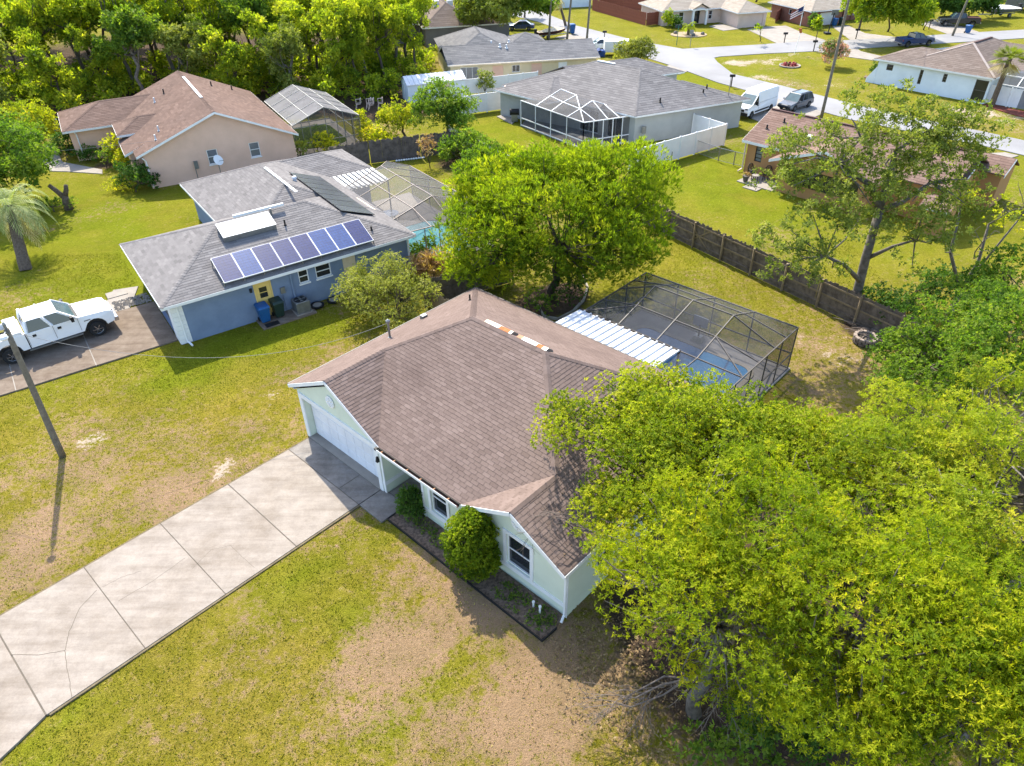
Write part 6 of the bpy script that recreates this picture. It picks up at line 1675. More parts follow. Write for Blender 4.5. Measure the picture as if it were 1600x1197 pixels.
bin_('recycling_bin', 'blue wheeled bin by the three utility poles', (9.6, 113.6, 0), rad(15), 'bin_blue', s=1.25)
bin_('recycling_bin', 'blue wheeled bin at the brick house garage', (48.8, 116.3, 0), rad(15), 'bin_blue')
bin_('rubbish_bin', 'dark green wheeled bin at the brick house garage', (50.0, 116.8, 0), rad(15), 'bin_green')
bin_('recycling_bin', 'blue wheeled bin by the far right street', (64.9, 109.2, 0), rad(15), 'bin_blue')
def mailbox(label, p):
    t = thing('mailbox', label, 'mailbox', (p[0], p[1], 0), 0, 'kerbside mailboxes')
    part('post', M['bronze'], t, 'bar', (0, 0, 0), (0, 0, 1.05), .1)
    b = MB(); b.prism([(-.28, -.11), (.28, -.11), (.28, .11), (-.28, .11)], 1.05, 1.22); b.tube([(-.28, 0, 1.2), (.28, 0, 1.2)], .11, 10); b.build('box', M['black'], t)
mailbox('mailbox beside the white sedan at the street', (13.66, 108.10)); mailbox('mailbox at the pink house driveway', (37.70, 104.78)); mailbox('mailbox across from the brick house beside the flowering bush', (39.75, 99.28)); mailbox('mailbox at the brick house driveway', (48.13, 106.53)); mailbox('mailbox at the driveway of the black pickup', (61.05, 112.46)); mailbox('pale mailbox by the road near the grey house', (24.56, 81.89))
sg = thing('street_sign', 'green street name sign on a thin post at the corner', 'street sign', (23.00, 104.29))
part('post', M['steel'], sg, 'bar', (0, 0, 0), (0, 0, 2.5), .07); part('plate', M['bin_green'], sg, 'bx', -.45, .45, -.02, .02, 2.15, 2.5)
M['sign_green'] = mat('sign_green', lin(.02, .22, .12), None, .5); sg.children[1].data.materials[0] = M['sign_green']
sg2 = thing('road_post', 'thin bare road sign post at the corner', 'post', (24.53, 102.91))
part('post', M['steel'], sg2, 'bar', (0, 0, 0), (0, 0, 2.0), .07); part('plate', M['steel'], sg2, 'bx', -.25, .25, -.02, .02, 1.6, 2.1)
# american style flag on the brick house lawn
M['flag_red'] = mat('flag_red', lin(.45, .06, .06), None, .8); M['flag_blue'] = mat('flag_blue', lin(.04, .06, .22), None, .8)
fl = thing('flag_pole', 'striped flag on a white pole before the brick house', 'flag', (43.85, 116.56))
part('pole', M['white'], fl, 'bar', (0, 0, 0), (0, 0, 2.9), .08)
for k in range(7):
    part('stripe', M['flag_red' if k % 2 == 0 else 'white'], fl, 'poly', [(0, 0, 2.7 - k * .16), (-.9, -.1, 2.3 - k * .16), (-1.7, .05, 1.75 - k * .14), (-1.7, .05, 1.61 - k * .14), (-.9, -.1, 2.14 - k * .16), (0, 0, 2.54 - k * .16)])
part('canton', M['flag_blue'], fl, 'poly', [(0, -.03, 2.71), (-.75, -.12, 2.4), (-.75, -.12, 1.85), (0, -.03, 2.1)])
hp = thing('basketball_hoop', 'basketball hoop on a pole in the brick house driveway', 'basketball hoop', (45.69, 110.42))
part('pole', M['black'], hp, 'bar', (0, 0, 0), (.5, .4, 2.6), .12); part('backboard', M['glass_pale'], hp, 'bx', .1, 1.1, .4, .46, 2.3, 3.0); part('base', M['black'], hp, 'bx', -.4, .4, -.3, .6, 0, .2)
bd_ = thing('flower_bed', 'ring of red flowers on the corner lawn', 'flower bed', (34.10, 91.34))
b = MB(); b.lathe([(1.25, 0), (1.25, .12), (1.1, .12), (1.05, .05)], 24); b.build('border', M['stone'], bd_)
b = MB(); b.lathe([(1.05, .02), (1.0, .08)], 24); b.build('soil', M['red_mulch'], bd_)
for k in range(9):
    a = k * .7; b = MB(); b.lathe([(.05, .05), (.18, .2), (.12, .36), (.02, .4)], 7, (.65 * math.cos(a), .5 * math.sin(a), .02)); b.build('flower_clump', M['flag_red' if k % 3 else 'leaf_red'], bd_)
fl2 = thing('garden_pole', 'thin white pole topped by a coloured windsock at the corner lawn', 'pole', (36.83, 97.96))
part('pole', M['white'], fl2, 'bar', (0, 0, 0), (.3, .1, 2.6), .05); part('windsock', M['orange'], fl2, 'frustum', [(.2, 0, 2.4), (.45, 0, 2.4), (.45, .2, 2.4), (.2, .2, 2.4)], [(.0, 0, 2.9), (.35, 0, 2.9), (.35, .2, 2.9), (.0, .2, 2.9)])
# landscape island before the pink house
isl = thing('garden_island', 'oval sandy planting island on the pink house lawn', 'garden bed', (26.20, 111.65))
b = MB(); b.prism([(2.6 * math.cos(k * PI / 10), 2.0 * math.sin(k * PI / 10)) for k in range(20)], -.05, .04); b.build('sand', M['sandy'], isl)
for (x, y) in ((-1.8, .6), (1.9, -.4), (.4, -1.2)): b = MB(); b.lathe([(.3, 0), (.28, .2), (.12, .36)], 7, (x, y, .03)); b.build('rock', M['bronze_light'], isl)
mr_ = MB(); mr_.prism([(p[0], p[1]) for p in ((47.59, 73.49), (48.76, 73.19), (50.17, 70.82), (51.27, 68.59), (50.53, 67.39), (48.71, 69.38), (47.59, 72.33))], -.06, .03)
o = mr_.build('mulch_strip', M['red_mulch']); prop(o, 'strip of red mulch along the white fence under the palm', 'mulch bed', kind='structure')
mr_ = MB(); mr_.prism([(p[0], p[1]) for p in ((41.01, 86.02), (42.37, 84.42), (46.34, 79.09), (45.96, 78.32), (42.00, 83.56), (40.50, 85.14))], -.06, .025)
o = mr_.build('mulch_strip', M['mulch']); prop(o, 'dark mulch strip along the white house wall', 'mulch bed', kind='structure')
# pavers by the woods: garden furniture heap, clothes post, play table
gf = thing('lawn_chair', 'pale pink folding lawn chairs heaped at the edge of the woods', 'lawn chairs', (-14.10, 75.13))
rr = random.Random(6)
for k in range(5):
    x, y = rr.uniform(-1.4, 1.4), rr.uniform(-.4, .6)
    b = MB(); b.tube([(x, y, 0), (x + .1, y, .5), (x + .5, y + .1, .5), (x + .5, y + .1, 1.0), (x + .1, y, 1.0), (x + .1, y, .5)], .04, 6); b.tube([(x, y + .5, 0), (x + .1, y + .5, .5), (x + .5, y + .55, .5), (x + .5, y + .55, 1.0), (x + .5, y + .1, 1.0)], .04, 6); b.build('chair_frame', M['pink_wall'], gf)
cp = thing('clothes_post', 'tall wooden clothes post on the grey house lawn', 'post', (-0.25, 72.93))
part('post', M['pink_wall'], cp, 'bar', (0, 0, 0), (0, 0, 2.6), .12); part('cross_bar', M['pink_wall'], cp, 'bar', (-.1, -.6, 2.5), (.1, .6, 2.5), .1)
ps = MB(); ps.prism([(p[0], p[1]) for p in ((-1.07, 72.08), (0.45, 73.34), (1.39, 72.38), (0.41, 69.43))], -.06, .02); o = ps.build('patio_slab', M['concrete_pale']); prop(o, 'pale patio slab at the lanai corner', 'patio', kind='structure')
gl = thing('barbecue_grill', 'covered dark grill on the pale slab at the lanai corner', 'grill', (0.67, 70.25))
part('cart', M['steel'], gl, 'bx', -.3, .3, -.25, .25, .05, .7); b = MB(); b.tube([(-.45, 0, .9), (.45, 0, .9)], .3, 12); b.build('lid', M['black'], gl)
ir = thing('edging_stones', 'row of white edging stones along the grey board fence', 'edging')
for k in range(12):
    t_ = k / 11; p = ((-9.38, 59.38)[0] + ((-7.18, 60.08)[0] - (-9.38, 59.38)[0]) * t_, (-9.38, 59.38)[1] + ((-7.18, 60.08)[1] - (-9.38, 59.38)[1]) * t_)
    b = MB(); b.lathe([(.10, 0), (.11, .07), (.04, .12)], 7, (p[0], p[1], 0)); b.build('stone', M['white'], ir)
# curved border under the bright tree
cb = thing('border_edging', 'curved pale edging around the bed under the bright tree', 'edging')
pts = [(1.51, 34.74), (1.81, 33.47), (2.56, 33.18), (3.42, 33.97), (4.14, 35.23), (4.50, 36.73), (4.33, 38.17)]
for p, q in zip(pts[:-1], pts[1:]): part('edging_board', M['stone'], cb, 'bar', (p[0], p[1], .06), (q[0], q[1], .06), .1, .14)

# ------------------------------------------------------------------ vehicles (x forward, y left, z up, origin on the ground)
def wheel_arch(cx, r, z0, n=8):
    return [(cx + r * math.cos(PI - PI * k / n), max(z0, z0 + r * math.sin(PI * k / n))) for k in range(n + 1)]
def side_body(b, prof, hw):
    """Closed side profile (x,z,width factor) extruded to both sides."""
    n = len(prof)
    V = [(p[0], hw * (p[2] if len(p) > 2 else 1), p[1]) for p in prof] + [(p[0], -hw * (p[2] if len(p) > 2 else 1), p[1]) for p in prof]
    b.add(V, [tuple(range(n)), tuple(range(2 * n - 1, n - 1, -1))] + [(i, n + i, n + (i + 1) % n, (i + 1) % n) for i in range(n)])
def wheels(t, xs, hw, r, w=.24, rim='chrome'):
    for x in xs:
        for s in (1, -1):
            b = MB(); prof = [(r * .6, -w / 2), (r * .95, -w / 2), (r, -w / 3), (r, w / 3), (r * .95, w / 2), (r * .6, w / 2)]
            b.lathe(prof, 20, (0, 0, 0), 'y')
            wh_ = b.build('wheel', M['rubber'], t, smooth=False, loc=(x, s * (hw - w * .45), r))
            b = MB(); b.lathe([(r * .62, s * w * .36), (r * .6, s * w * .52), (r * .48, s * w * .40), (r * .16, s * w * .44), (r * .14, s * w * .52)], 16, (0, 0, 0), 'y'); b.build('rim', M[rim], wh_)
            for k in range(6):
                a = k * PI / 3; part('spoke', M[rim], wh_, 'bar', (r * .14 * math.cos(a), s * w * .47, r * .14 * math.sin(a)), (r * .56 * math.cos(a), s * w * .46, r * .56 * math.sin(a)), .05, .03)
def quadp(name, m, t, pts): return part(name, M[m], t, 'poly', pts)
def greenhouse(t, x0, x1, xa, xb, z0, z1, hw0, hw1, roofm, windows, glass='glass_car', ws='windshield', pill=.06):
    """Cabin: roof slab, pillars, glass panes. x0/x1 rear/front at belt; xa/xb at roof."""
    b = MB(); b.frustum([(xa, -hw1, z1 - .05), (xb, -hw1, z1 - .05), (xb, hw1, z1 - .05), (xa, hw1, z1 - .05)], [(xa + .08, -hw1 + .1, z1), (xb - .08, -hw1 + .1, z1), (xb - .08, hw1 - .1, z1), (xa + .08, hw1 - .1, z1)])
    b.build('roof', M[roofm], t, bevel=.02)
    for s in (1, -1):
        part('pillar', M[roofm], t, 'bar', (x0, s * hw0, z0), (xa + .03, s * (hw1 - .02), z1 - .03), pill * 1.3); part('pillar', M[roofm], t, 'bar', (x1, s * hw0, z0), (xb - .03, s * (hw1 - .02), z1 - .03), pill)
        for u in windows:
            part('pillar', M[roofm], t, 'bar', (x0 + (x1 - x0) * u, s * hw0, z0), (xa + (xb - xa) * u, s * (hw1 - .01), z1 - .03), pill * 1.2)
    g_ = .012
    quadp('windshield', ws, t, [(x1 - g_, -hw0 + .04, z0), (x1 - g_, hw0 - .04, z0), (xb - g_, hw1 - .04, z1 - .05), (xb - g_, -hw1 + .04, z1 - .05)])
    quadp('rear_window', glass, t, [(x0 + g_, hw0 - .04, z0), (x0 + g_, -hw0 + .04, z0), (xa + g_, -hw1 + .04, z1 - .05), (xa + g_, hw1 - .04, z1 - .05)])
    us = [0] + list(windows) + [1]
    for s in (1, -1):
        for u, v in zip(us[:-1], us[1:]):
            p = [(x0 + (x1 - x0) * u, s * (hw0 - .012), z0), (x0 + (x1 - x0) * v, s * (hw0 - .012), z0), (xa + (xb - xa) * v, s * (hw1 - .012), z1 - .05), (xa + (xb - xa) * u, s * (hw1 - .012), z1 - .05)]
            quadp('side_window', glass, t, p if s < 0 else p[::-1])
def common(t, hw, xf, xr, zh, zt, lampw=.3):
    for s in (1, -1):
        part('headlight', M['glass_pale'], t, 'bx', xf - .1, xf + .012, s * (hw - .1) - lampw / 2 * (1 + s) , s * (hw - .1) + lampw / 2 * (1 - s), zh - .09, zh + .08)
        part('tail_light', M['flag_red'], t, 'bx', xr - .012, xr + .08, s * (hw - .06) - .08, s * (hw - .06) + .08, zt - .15, zt + .12)

# white crew cab pickup
th = rad(38.8)
tk = thing('pickup_truck', 'white crew cab pickup truck parked on the brown driveway', 'truck', (-24.05, 31.8, .03), th)
HW = .98
b = MB(); r_ = .5
prof = [(-1.08, .52), (1.42, .52)] + [(x, z) for x, z in wheel_arch(2.02, .52, .52)][1:-1] + [(2.55, .52), (2.95, .62), (3.0, 1.0, .95), (2.92, 1.2, .93), (2.7, 1.27, .92), (1.3, 1.36, .94), (-1.08, 1.34, 1)]
side_body(b, [(p + (1,))[:3] for p in prof], HW); b.build('body', M['white_paint'], tk, bevel=.025)
b = MB()
bed = [(-3.25, .58), (-2.5, .55)] + [(x, z) for x, z in wheel_arch(-2.0, .52, .55)][1:-1] + [(-1.45, .52), (-1.13, .52), (-1.13, 1.36), (-3.25, 1.36)]
for s in (1, -1):
    n = len(bed); V = [(x, s * HW, z) for x, z in bed] + [(x, s * (HW - .09), z) for x, z in bed]
    b.add(V, [tuple(range(n)), tuple(range(2 * n - 1, n - 1, -1))] + [(i, n + i, n + (i + 1) % n, (i + 1) % n) for i in range(n)])
b.bx(-3.3, -3.22, -HW + .02, HW - .02, .6, 1.33); b.bx(-1.2, -1.13, -HW + .1, HW - .1, .6, 1.34)
b.build('bed', M['white_paint'], tk)
part('bed_floor', M['bronze'], tk, 'bx', -3.2, -1.2, -HW + .1, HW - .1, .78, .84)
tb = part('tool_box', M['white_paint'], tk, 'bx', -1.75, -1.2, -HW + .02, HW - .02, 1.18, 1.5, bevel=.02)
part('lid', M['white_paint'], tb, 'bx', -1.77, -1.18, -HW, HW, 1.505, 1.545)
for (x, y, z, s_) in ((-2.3, .2, .84, .35), (-2.8, -.4, .84, .3), (-2.6, .5, .84, .25)): part('cargo', M['galvanized'], tk, 'bx', x - s_, x + s_ * .6, y - s_ * .7, y + s_ * .7, z, z + s_ * 1.3, bevel=.03)
greenhouse(tk, -1.02, 1.32, -.92, .62, 1.35, 1.96, HW - .02, HW - .17, 'white_paint', (.5,), pill=.09)
for s in (1, -1):
    for x in (1.3, .14, -1.05): part('door_seam', M['joint'], tk, 'bx', x - .008, x + .008, s * HW - .004, s * HW + .006, .62, 1.34)
    for x in (.32, -.83): part('door_handle', M['black'], tk, 'bx', x, x + .17, s * HW - .01, s * HW + .035, 1.08, 1.2)
    m_ = part('mirror', M['black'], tk, 'bx', 1.0, 1.14, s * (HW + .06) - .0, s * (HW + .3), 1.35, 1.62) if s > 0 else part('mirror', M['black'], tk, 'bx', 1.0, 1.14, -HW - .3, -HW - .06, 1.35, 1.62)
    part('running_board', M['steel'], tk, 'bx', -1.2, 1.3, s * HW - .06, s * HW + .08, .42, .48)
    part('fender_badge', M['steel'], tk, 'bx', 1.55, 1.85, s * HW - .005, s * HW + .012, 1.05, 1.1)
    part('wheel_well', M['black'], tk, 'bx', 1.5, 2.54, s * (HW - .35), s * (HW - .1), .5, 1.0); part('wheel_well', M['black'], tk, 'bx', -2.5, -1.5, s * (HW - .35), s * (HW - .1), .5, .95)
part('front_bumper', M['chrome'], tk, 'bx', 2.93, 3.14, -HW - .02, HW + .02, .55, .8, bevel=.03); part('grille', M['chrome'], tk, 'bx', 2.96, 3.03, -.6, .6, .84, 1.12); part('grille_mesh', M['black'], tk, 'bx', 3.0, 3.04, -.52, .52, .88, 1.08)
part('rear_bumper', M['chrome'], tk, 'bx', -3.46, -3.31, -HW, HW, .55, .75)
common(tk, HW, 2.98, -3.25, 1.0, 1.15)
part('cowl', M['black'], tk, 'bx', 1.22, 1.4, -.8, .8, 1.365, 1.375)
b = MB(); b.frustum([(1.5, -.55, 1.345), (2.6, -.5, 1.285), (2.6, .5, 1.285), (1.5, .55, 1.345)], [(1.55, -.48, 1.385), (2.55, -.42, 1.32), (2.55, .42, 1.32), (1.55, .48, 1.385)]); b.build('hood_bulge', M['white_paint'], tk, bevel=.02)
wheels(tk, (2.02, -2.0), HW, .42, .27)
part('chassis', M['black'], tk, 'bx', -3.1, 2.8, -.6, .6, .35, .6)

# white high roof van
def van(label, loc, rz, sc=1.0):
    t = thing('cargo_van', label, 'van', loc, rz); t.scale = (sc,) * 3
    HW = 1.0; b = MB()
    prof = [(-2.85, .4), (-2.2, .4)] + wheel_arch(-1.75, .42, .4)[1:-1] + [(-1.3, .4), (1.6, .4)] + wheel_arch(2.05, .42, .4)[1:-1] + [(2.5, .4), (2.95, .42), (2.98, .85, .95), (2.85, 1.15, .92), (2.35, 1.32, .94), (1.95, 1.4, .96)] + [(-2.85, 1.4)]
    side_body(b, [(tuple(p) + (1,))[:3] for p in prof], HW); b.build('body', M['white_paint'], t, bevel=.03)
    b = MB(); b.frustum([(-2.85, -HW, 1.41), (.95, -HW, 1.41), (.95, HW, 1.41), (-2.85, HW, 1.41)], [(-2.8, -HW + .14, 2.55), (.8, -HW + .14, 2.55), (.8, HW - .14, 2.55), (-2.8, HW - .14, 2.55)]); b.build('cargo_box', M['white_paint'], t, bevel=.08)
    b = MB(); b.frustum([(.8, -HW + .12, 2.2), (1.15, -HW + .18, 2.15), (1.15, HW - .18, 2.15), (.8, HW - .12, 2.2)], [(.7, -HW + .16, 2.54), (.85, -HW + .2, 2.5), (.85, HW - .2, 2.5), (.7, HW - .16, 2.54)]); b.build('roof_front', M['white_paint'], t, bevel=.05)
    greenhouse(t, .93, 2.1, .8, 1.15, 1.4, 2.2, HW - .05, HW - .16, 'white_paint', (), pill=.09)
    for s in (1, -1):
        part('door_seam', M['joint'], t, 'bx', .93, .95, s * HW - .004, s * HW + .006, .45, 1.4); part('trim', M['black'], t, 'bx', -1.25, 1.55, s * HW - .01, s * HW + .02, .55, .72)
        part('mirror', M['black'], t, 'bx', 1.55, 1.7, min(s * (HW + .02), s * (HW + .28)), max(s * (HW + .02), s * (HW + .28)), 1.35, 1.75)
        part('door_handle', M['black'], t, 'bx', 1.05, 1.2, s * HW - .01, s * HW + .03, 1.15, 1.22)
        part('headlight', M['glass_pale'], t, 'bx', 2.6, 2.93, min(s * .62, s * .9), max(s * .62, s * .9), .98, 1.16)
    part('bumper', M['black'], t, 'bx', 2.9, 3.06, -HW, HW, .38, .72, bevel=.03); part('grille', M['black'], t, 'bx', 2.9, 3.0, -.55, .55, .78, 1.02)
    part('rear_door', M['white_paint'], t, 'bx', -2.9, -2.86, -.9, .9, .5, 2.4)
    wheels(t, (2.05, -1.75), HW, .36, .24, 'steel'); return t
van('white high roof cargo van parked beside the grey house', (24.15, 71.75, 0), rad(222), .90)

def car(name, label, cat, loc, rz, paint, kind, sc=1.0, roofp=None):
    t = thing(name, label, cat, loc, rz); t.scale = (sc,) * 3
    HW = .9; b = MB()
    suv = kind == 'suv'
    zb = .95 if suv else .86; z1 = 1.66 if suv else 1.42; z0 = .32 if suv else .25
    xf, xr = 2.25, -2.25
    prof = [(xr, z0 + .1), (-1.85, z0)] + wheel_arch(-1.38, .40, z0)[1:-1] + [(-.9, z0), (.9, z0)] + wheel_arch(1.38, .40, z0)[1:-1] + [(1.85, z0), (xf, z0 + .12), (xf + .03, z0 + .42, .9), (xf - .15, zb - .16, .9), (1.1, zb, .95), (-1.6, zb + .03, 1.0), (xr + .08, zb - .02, .92), (xr - .02, z0 + .45, .93)]
    side_body(b, [(tuple(p) + (1,))[:3] for p in prof], HW); b.build('body', M[paint], t, bevel=.04)
    if suv: greenhouse(t, -2.05, 1.05, -1.75, .35, zb, z1, HW - .04, HW - .2, roofp or paint, (.33, .66))
    else: greenhouse(t, -1.75, 1.1, -.95, .25, zb, z1, HW - .04, HW - .22, roofp or paint, (.5,))
    for s in (1, -1):
        for x in (1.0, 0, -1.0): part('door_seam', M['joint'], t, 'bx', x - .008, x + .008, s * HW - .006, s * HW + .004, z0 + .1, zb)
        part('mirror', M[paint], t, 'bx', .78, .93, min(s * HW, s * (HW + .18)), max(s * HW, s * (HW + .18)), zb, zb + .15)
    common(t, HW - .08, xf - .02, xr + .02, z0 + .42, zb - .1, .32)
    part('bumper', M['black'], t, 'bx', xf - .02, xf + .05, -.7, .7, z0 + .08, z0 + .26); part('bumper', M['black'], t, 'bx', xr - .05, xr + .02, -.7, .7, z0 + .08, z0 + .26)
    if suv:
        for s in (1, -1): part('roof_rail', M['black'], t, 'bar', (-1.6, s * .6, z1 + .04), (.2, s * .6, z1 + .04), .04)
        part('sunroof', M['glass_car'], t, 'bx', -.5, .25, -.42, .42, z1, z1 + .012)
    wheels(t, (1.38, -1.38), HW, .34, .22, 'steel'); return t
car('suv', 'dark grey sport utility car parked behind the white van', 'car', (28.7, 73.3, 0), rad(218), 'paint_grey', 'suv', .88)
car('sedan', 'white sedan parked beside the far street', 'car', (12.6, 102.9, 0), rad(183), 'white_paint', 'sedan', .92)
car('sedan', 'dark blue car parked on the grass beyond the tan house', 'car', (2.2, 117.5, 0), rad(175), 'paint_blue', 'sedan', .9)
def small_pickup(label, loc, rz, paint, sc=.9, bedm=None):
    t = thing('pickup_truck', label, 'truck', loc, rz); t.scale = (sc,) * 3
    HW = .95; b = MB()
    prof = [(-2.9, .5), (-2.35, .5)] + wheel_arch(-1.85, .46, .5)[1:-1] + [(-1.35, .5), (1.35, .5)] + wheel_arch(1.85, .46, .5)[1:-1] + [(2.35, .5), (2.75, .58), (2.8, .95, .95), (2.6, 1.15, .93), (1.2, 1.25, .95), (-.85, 1.25, 1), (-.87, 1.22, 1), (-2.9, 1.2, 1)]
    side_body(b, [(tuple(p) + (1,))[:3] for p in prof], HW); b.build('body', M[paint], t, bevel=.03)
    part('bed_liner', M[bedm or 'black'], t, 'bx', -2.8, -.95, -HW + .1, HW - .1, 1.19, 1.215 if not bedm else 1.3)
    greenhouse(t, -.85, 1.2, -.75, .55, 1.25, 1.85, HW - .03, HW - .17, paint, (.5,))
    common(t, HW, 2.78, -2.88, .95, 1.05); part('bumper', M['chrome'], t, 'bx', 2.75, 2.92, -HW, HW, .5, .72); part('bumper', M['chrome'], t, 'bx', -3.0, -2.9, -HW, HW, .5, .7)
    wheels(t, (1.85, -1.85), HW, .4, .25); return t
small_pickup('black pickup truck in the far right driveway', (66.3, 114.8, 0), rad(165), 'paint_black', .95, 'red_dark')
small_pickup('dark blue pickup truck on the side street behind the white house', (53.8, 101.6, 0), rad(12), 'paint_blue', .85, 'tarp_blue')
# white box trailer with blue tarp
tr = thing('box_trailer', 'white box trailer beside the white sedan', 'trailer', (14.2, 99.3, 0), rad(0)); tr.scale = (.9,) * 3
part('box', M['white'], tr, 'bx', -1.8, 1.8, -.9, .9, .45, 1.9, bevel=.05); part('tongue', M['black'], tr, 'bar', (1.8, 0, .5), (2.6, 0, .5), .1); wheels(tr, (0,), .98, .32, .2, 'steel')
tp_ = thing('tarp', 'crumpled blue tarp at the end of the white trailer', 'tarp', (11.9, 98.6, 0))
b = MB(); rr = random.Random(3); n = 7; V = [(i * .26 - .8, j * .2 - .6, .9 - .09 * abs(i - 3) - .05 * abs(j - 3) + rr.uniform(-.12, .12)) for j in range(n) for i in range(n)]
b.add(V, [(j * n + i, j * n + i + 1, (j + 1) * n + i + 1, (j + 1) * n + i) for j in range(n - 1) for i in range(n - 1)]); V2 = [(x, y, 0) for x, y, z in V]
b.prism([(-.75, -.55), (.7, -.55), (.7, .55), (-.75, .55)], 0, .55); b.build('cloth', M['tarp_blue'], tp_)
def boat(label, loc, rz, hull, cover, sc=1.0):
    t = thing('boat', label, 'boat', loc, rz); t.scale = (sc,) * 3
    secs = [(-2.6, .85, .55, 1.1), (-1, .95, .5, 1.1), (.8, .9, .5, 1.15), (2.0, .55, .62, 1.22), (2.8, .05, .95, 1.3)]
    b = MB(); V = []
    for x, w, zk, zg in secs: V += [(x, -w, zg), (x, -w * .8, (zk + zg) / 2 - .1), (x, 0, zk), (x, w * .8, (zk + zg) / 2 - .1), (x, w, zg)]
    F = [(i * 5 + j, (i + 1) * 5 + j, (i + 1) * 5 + j + 1, i * 5 + j + 1) for i in range(4) for j in range(4)] + [(0, 1, 2, 3, 4)]
    b.add(V, F); b.build('hull', M[hull], t, smooth=False)
    b = MB(); V = []
    for (x, w, zk, zg), hh in zip(secs, (.05, .35, .45, .2, .02)): V += [(x, -w * .96, zg), (x, 0, zg + hh), (x, w * .96, zg)]
    b.add(V, [(i * 3 + j, i * 3 + j + 1, (i + 1) * 3 + j + 1, (i + 1) * 3 + j) for i in range(4) for j in range(2)]); b.build('cover', M[cover], t)
    part('motor', M['black'], t, 'bx', -3.0, -2.6, -.2, .2, .7, 1.6, bevel=.05); part('trailer_frame', M['steel'], t, 'bar', (-2.4, 0, .4), (3.4, 0, .45), .12); wheels(t, (-.9,), .9, .28, .18, 'steel'); return t
boat('brown boat on a trailer by the leftmost of the three poles', (6.3, 110.9, 0), rad(25), 'red_dark', 'cream', .85)
boat('boat under a crumpled white cover at the far right corner', (76.2, 121.4, 0), rad(190), 'paint_grey', 'white', 1.1)
rv = thing('camper', 'dark blue grey camper in the top right corner', 'camper', (83.5, 127.5, 0), rad(20))
part('body', M['paint_grey'], rv, 'bx', -3, 3, -1.1, 1.1, .5, 2.9, bevel=.1); part('stripe', M['white'], rv, 'bx', -3.02, 3.02, -1.12, 1.12, 2.0, 2.2); part('window', M['glass'], rv, 'bx', -1.5, .2, -1.13, 1.13, 1.5, 2.0); wheels(rv, (-1.8, 1.8), 1.1, .36, .22)

# ------------------------------------------------------------------ vegetation
def unit(v):
    return v / np.maximum(np.linalg.norm(v, axis=-1, keepdims=True), 1e-9)

def rosettes(P, Dr, k, L, W, spread, rng, tone, jit=.075):
    """k leaves round every shoot tip; each leaf is one folded quad."""
    N = len(P)
    if N == 0: return np.zeros((0, 3)), np.zeros((0, 4), int), np.zeros(0)
    P = np.repeat(P, k, 0); Dr = np.repeat(unit(Dr), k, 0)
    ref = rng.normal(size=(N * k, 3)); a = unit(np.cross(Dr, ref)); 
    ang = spread * (1 + .35 * rng.normal(size=(N * k, 1)))
    ax = unit(Dr * np.cos(ang) + a * np.sin(ang))
    side = unit(np.cross(ax, Dr) + .25 * rng.normal(size=(N * k, 3)))
    side = unit(side - ax * np.sum(side * ax, 1, keepdims=True))
    l = L * (.65 + .7 * rng.random((N * k, 1))); w = W * (.7 + .6 * rng.random((N * k, 1)))
    base = P + .12 * L * rng.normal(size=(N * k, 3))
    nrm = np.cross(ax, side)
    v0 = base; v1 = base + ax * l * .5 + side * w * .5 + nrm * w * .12; v2 = base + ax * l; v3 = base + ax * l * .5 - side * w * .5 + nrm * w * .12
    V = np.stack([v0, v1, v2, v3], 1).reshape(-1, 3)
    F = np.arange(len(V)).reshape(-1, 4)
    R = np.clip(np.repeat(tone, k) + jit * rng.normal(size=N * k), 0, 1)
    return V, F, R

def clumps_in(ells, r, rng, dens=1.0, low=-.35, shell=.45, gap=-.9, space=1.15):
    """Clump centres scattered through the outer part of ellipsoids."""
    C = []; R = []
    for c, rr_ in ells:
        rr_ = np.array(rr_ if hasattr(rr_, '__len__') else (rr_, rr_, rr_ * .75), float)
        area = 4 * PI * ((rr_[0] * rr_[1] * rr_[2]) ** (2 / 3))
        n = max(3, int(dens * area / (1.5 * r * r)))
        d = unit(rng.normal(size=(n * 4, 3))); d = d[d[:, 2] > low]
        s = 1.12 - (shell + .12) * rng.random((len(d), 1)) ** 1.5
        cc = np.array(c) + d * s * np.maximum(rr_ - r * .6, .1); rs = r * (.6 + .7 * rng.random(len(d)) ** 1.3)
        ok = []
        for i in range(len(cc)):
            if all(np.sum((cc[i] - cc[j]) ** 2) > (space * (rs[i] + rs[j]) / 2) ** 2 for j in ok): ok.append(i)
            if len(ok) >= n: break
        C.append(cc[ok]); R.append(rs[ok])
    C = np.concatenate(C); R = np.concatenate(R)
    f = 1.7 / (r + .45); q = C * f
    g_ = np.sin(q[:, 0] * 1.3 + 2 * np.sin(q[:, 1] * .9)) + np.sin(q[:, 1] * 1.1 + 2 * np.sin(q[:, 2] * 1.2 + .7)) + np.sin(q[:, 2] * 1.5 + q[:, 0] * .6)
    keep = g_ > gap
    keep[np.argmax(C[:, 2])] = True
    return C[keep], R[keep]

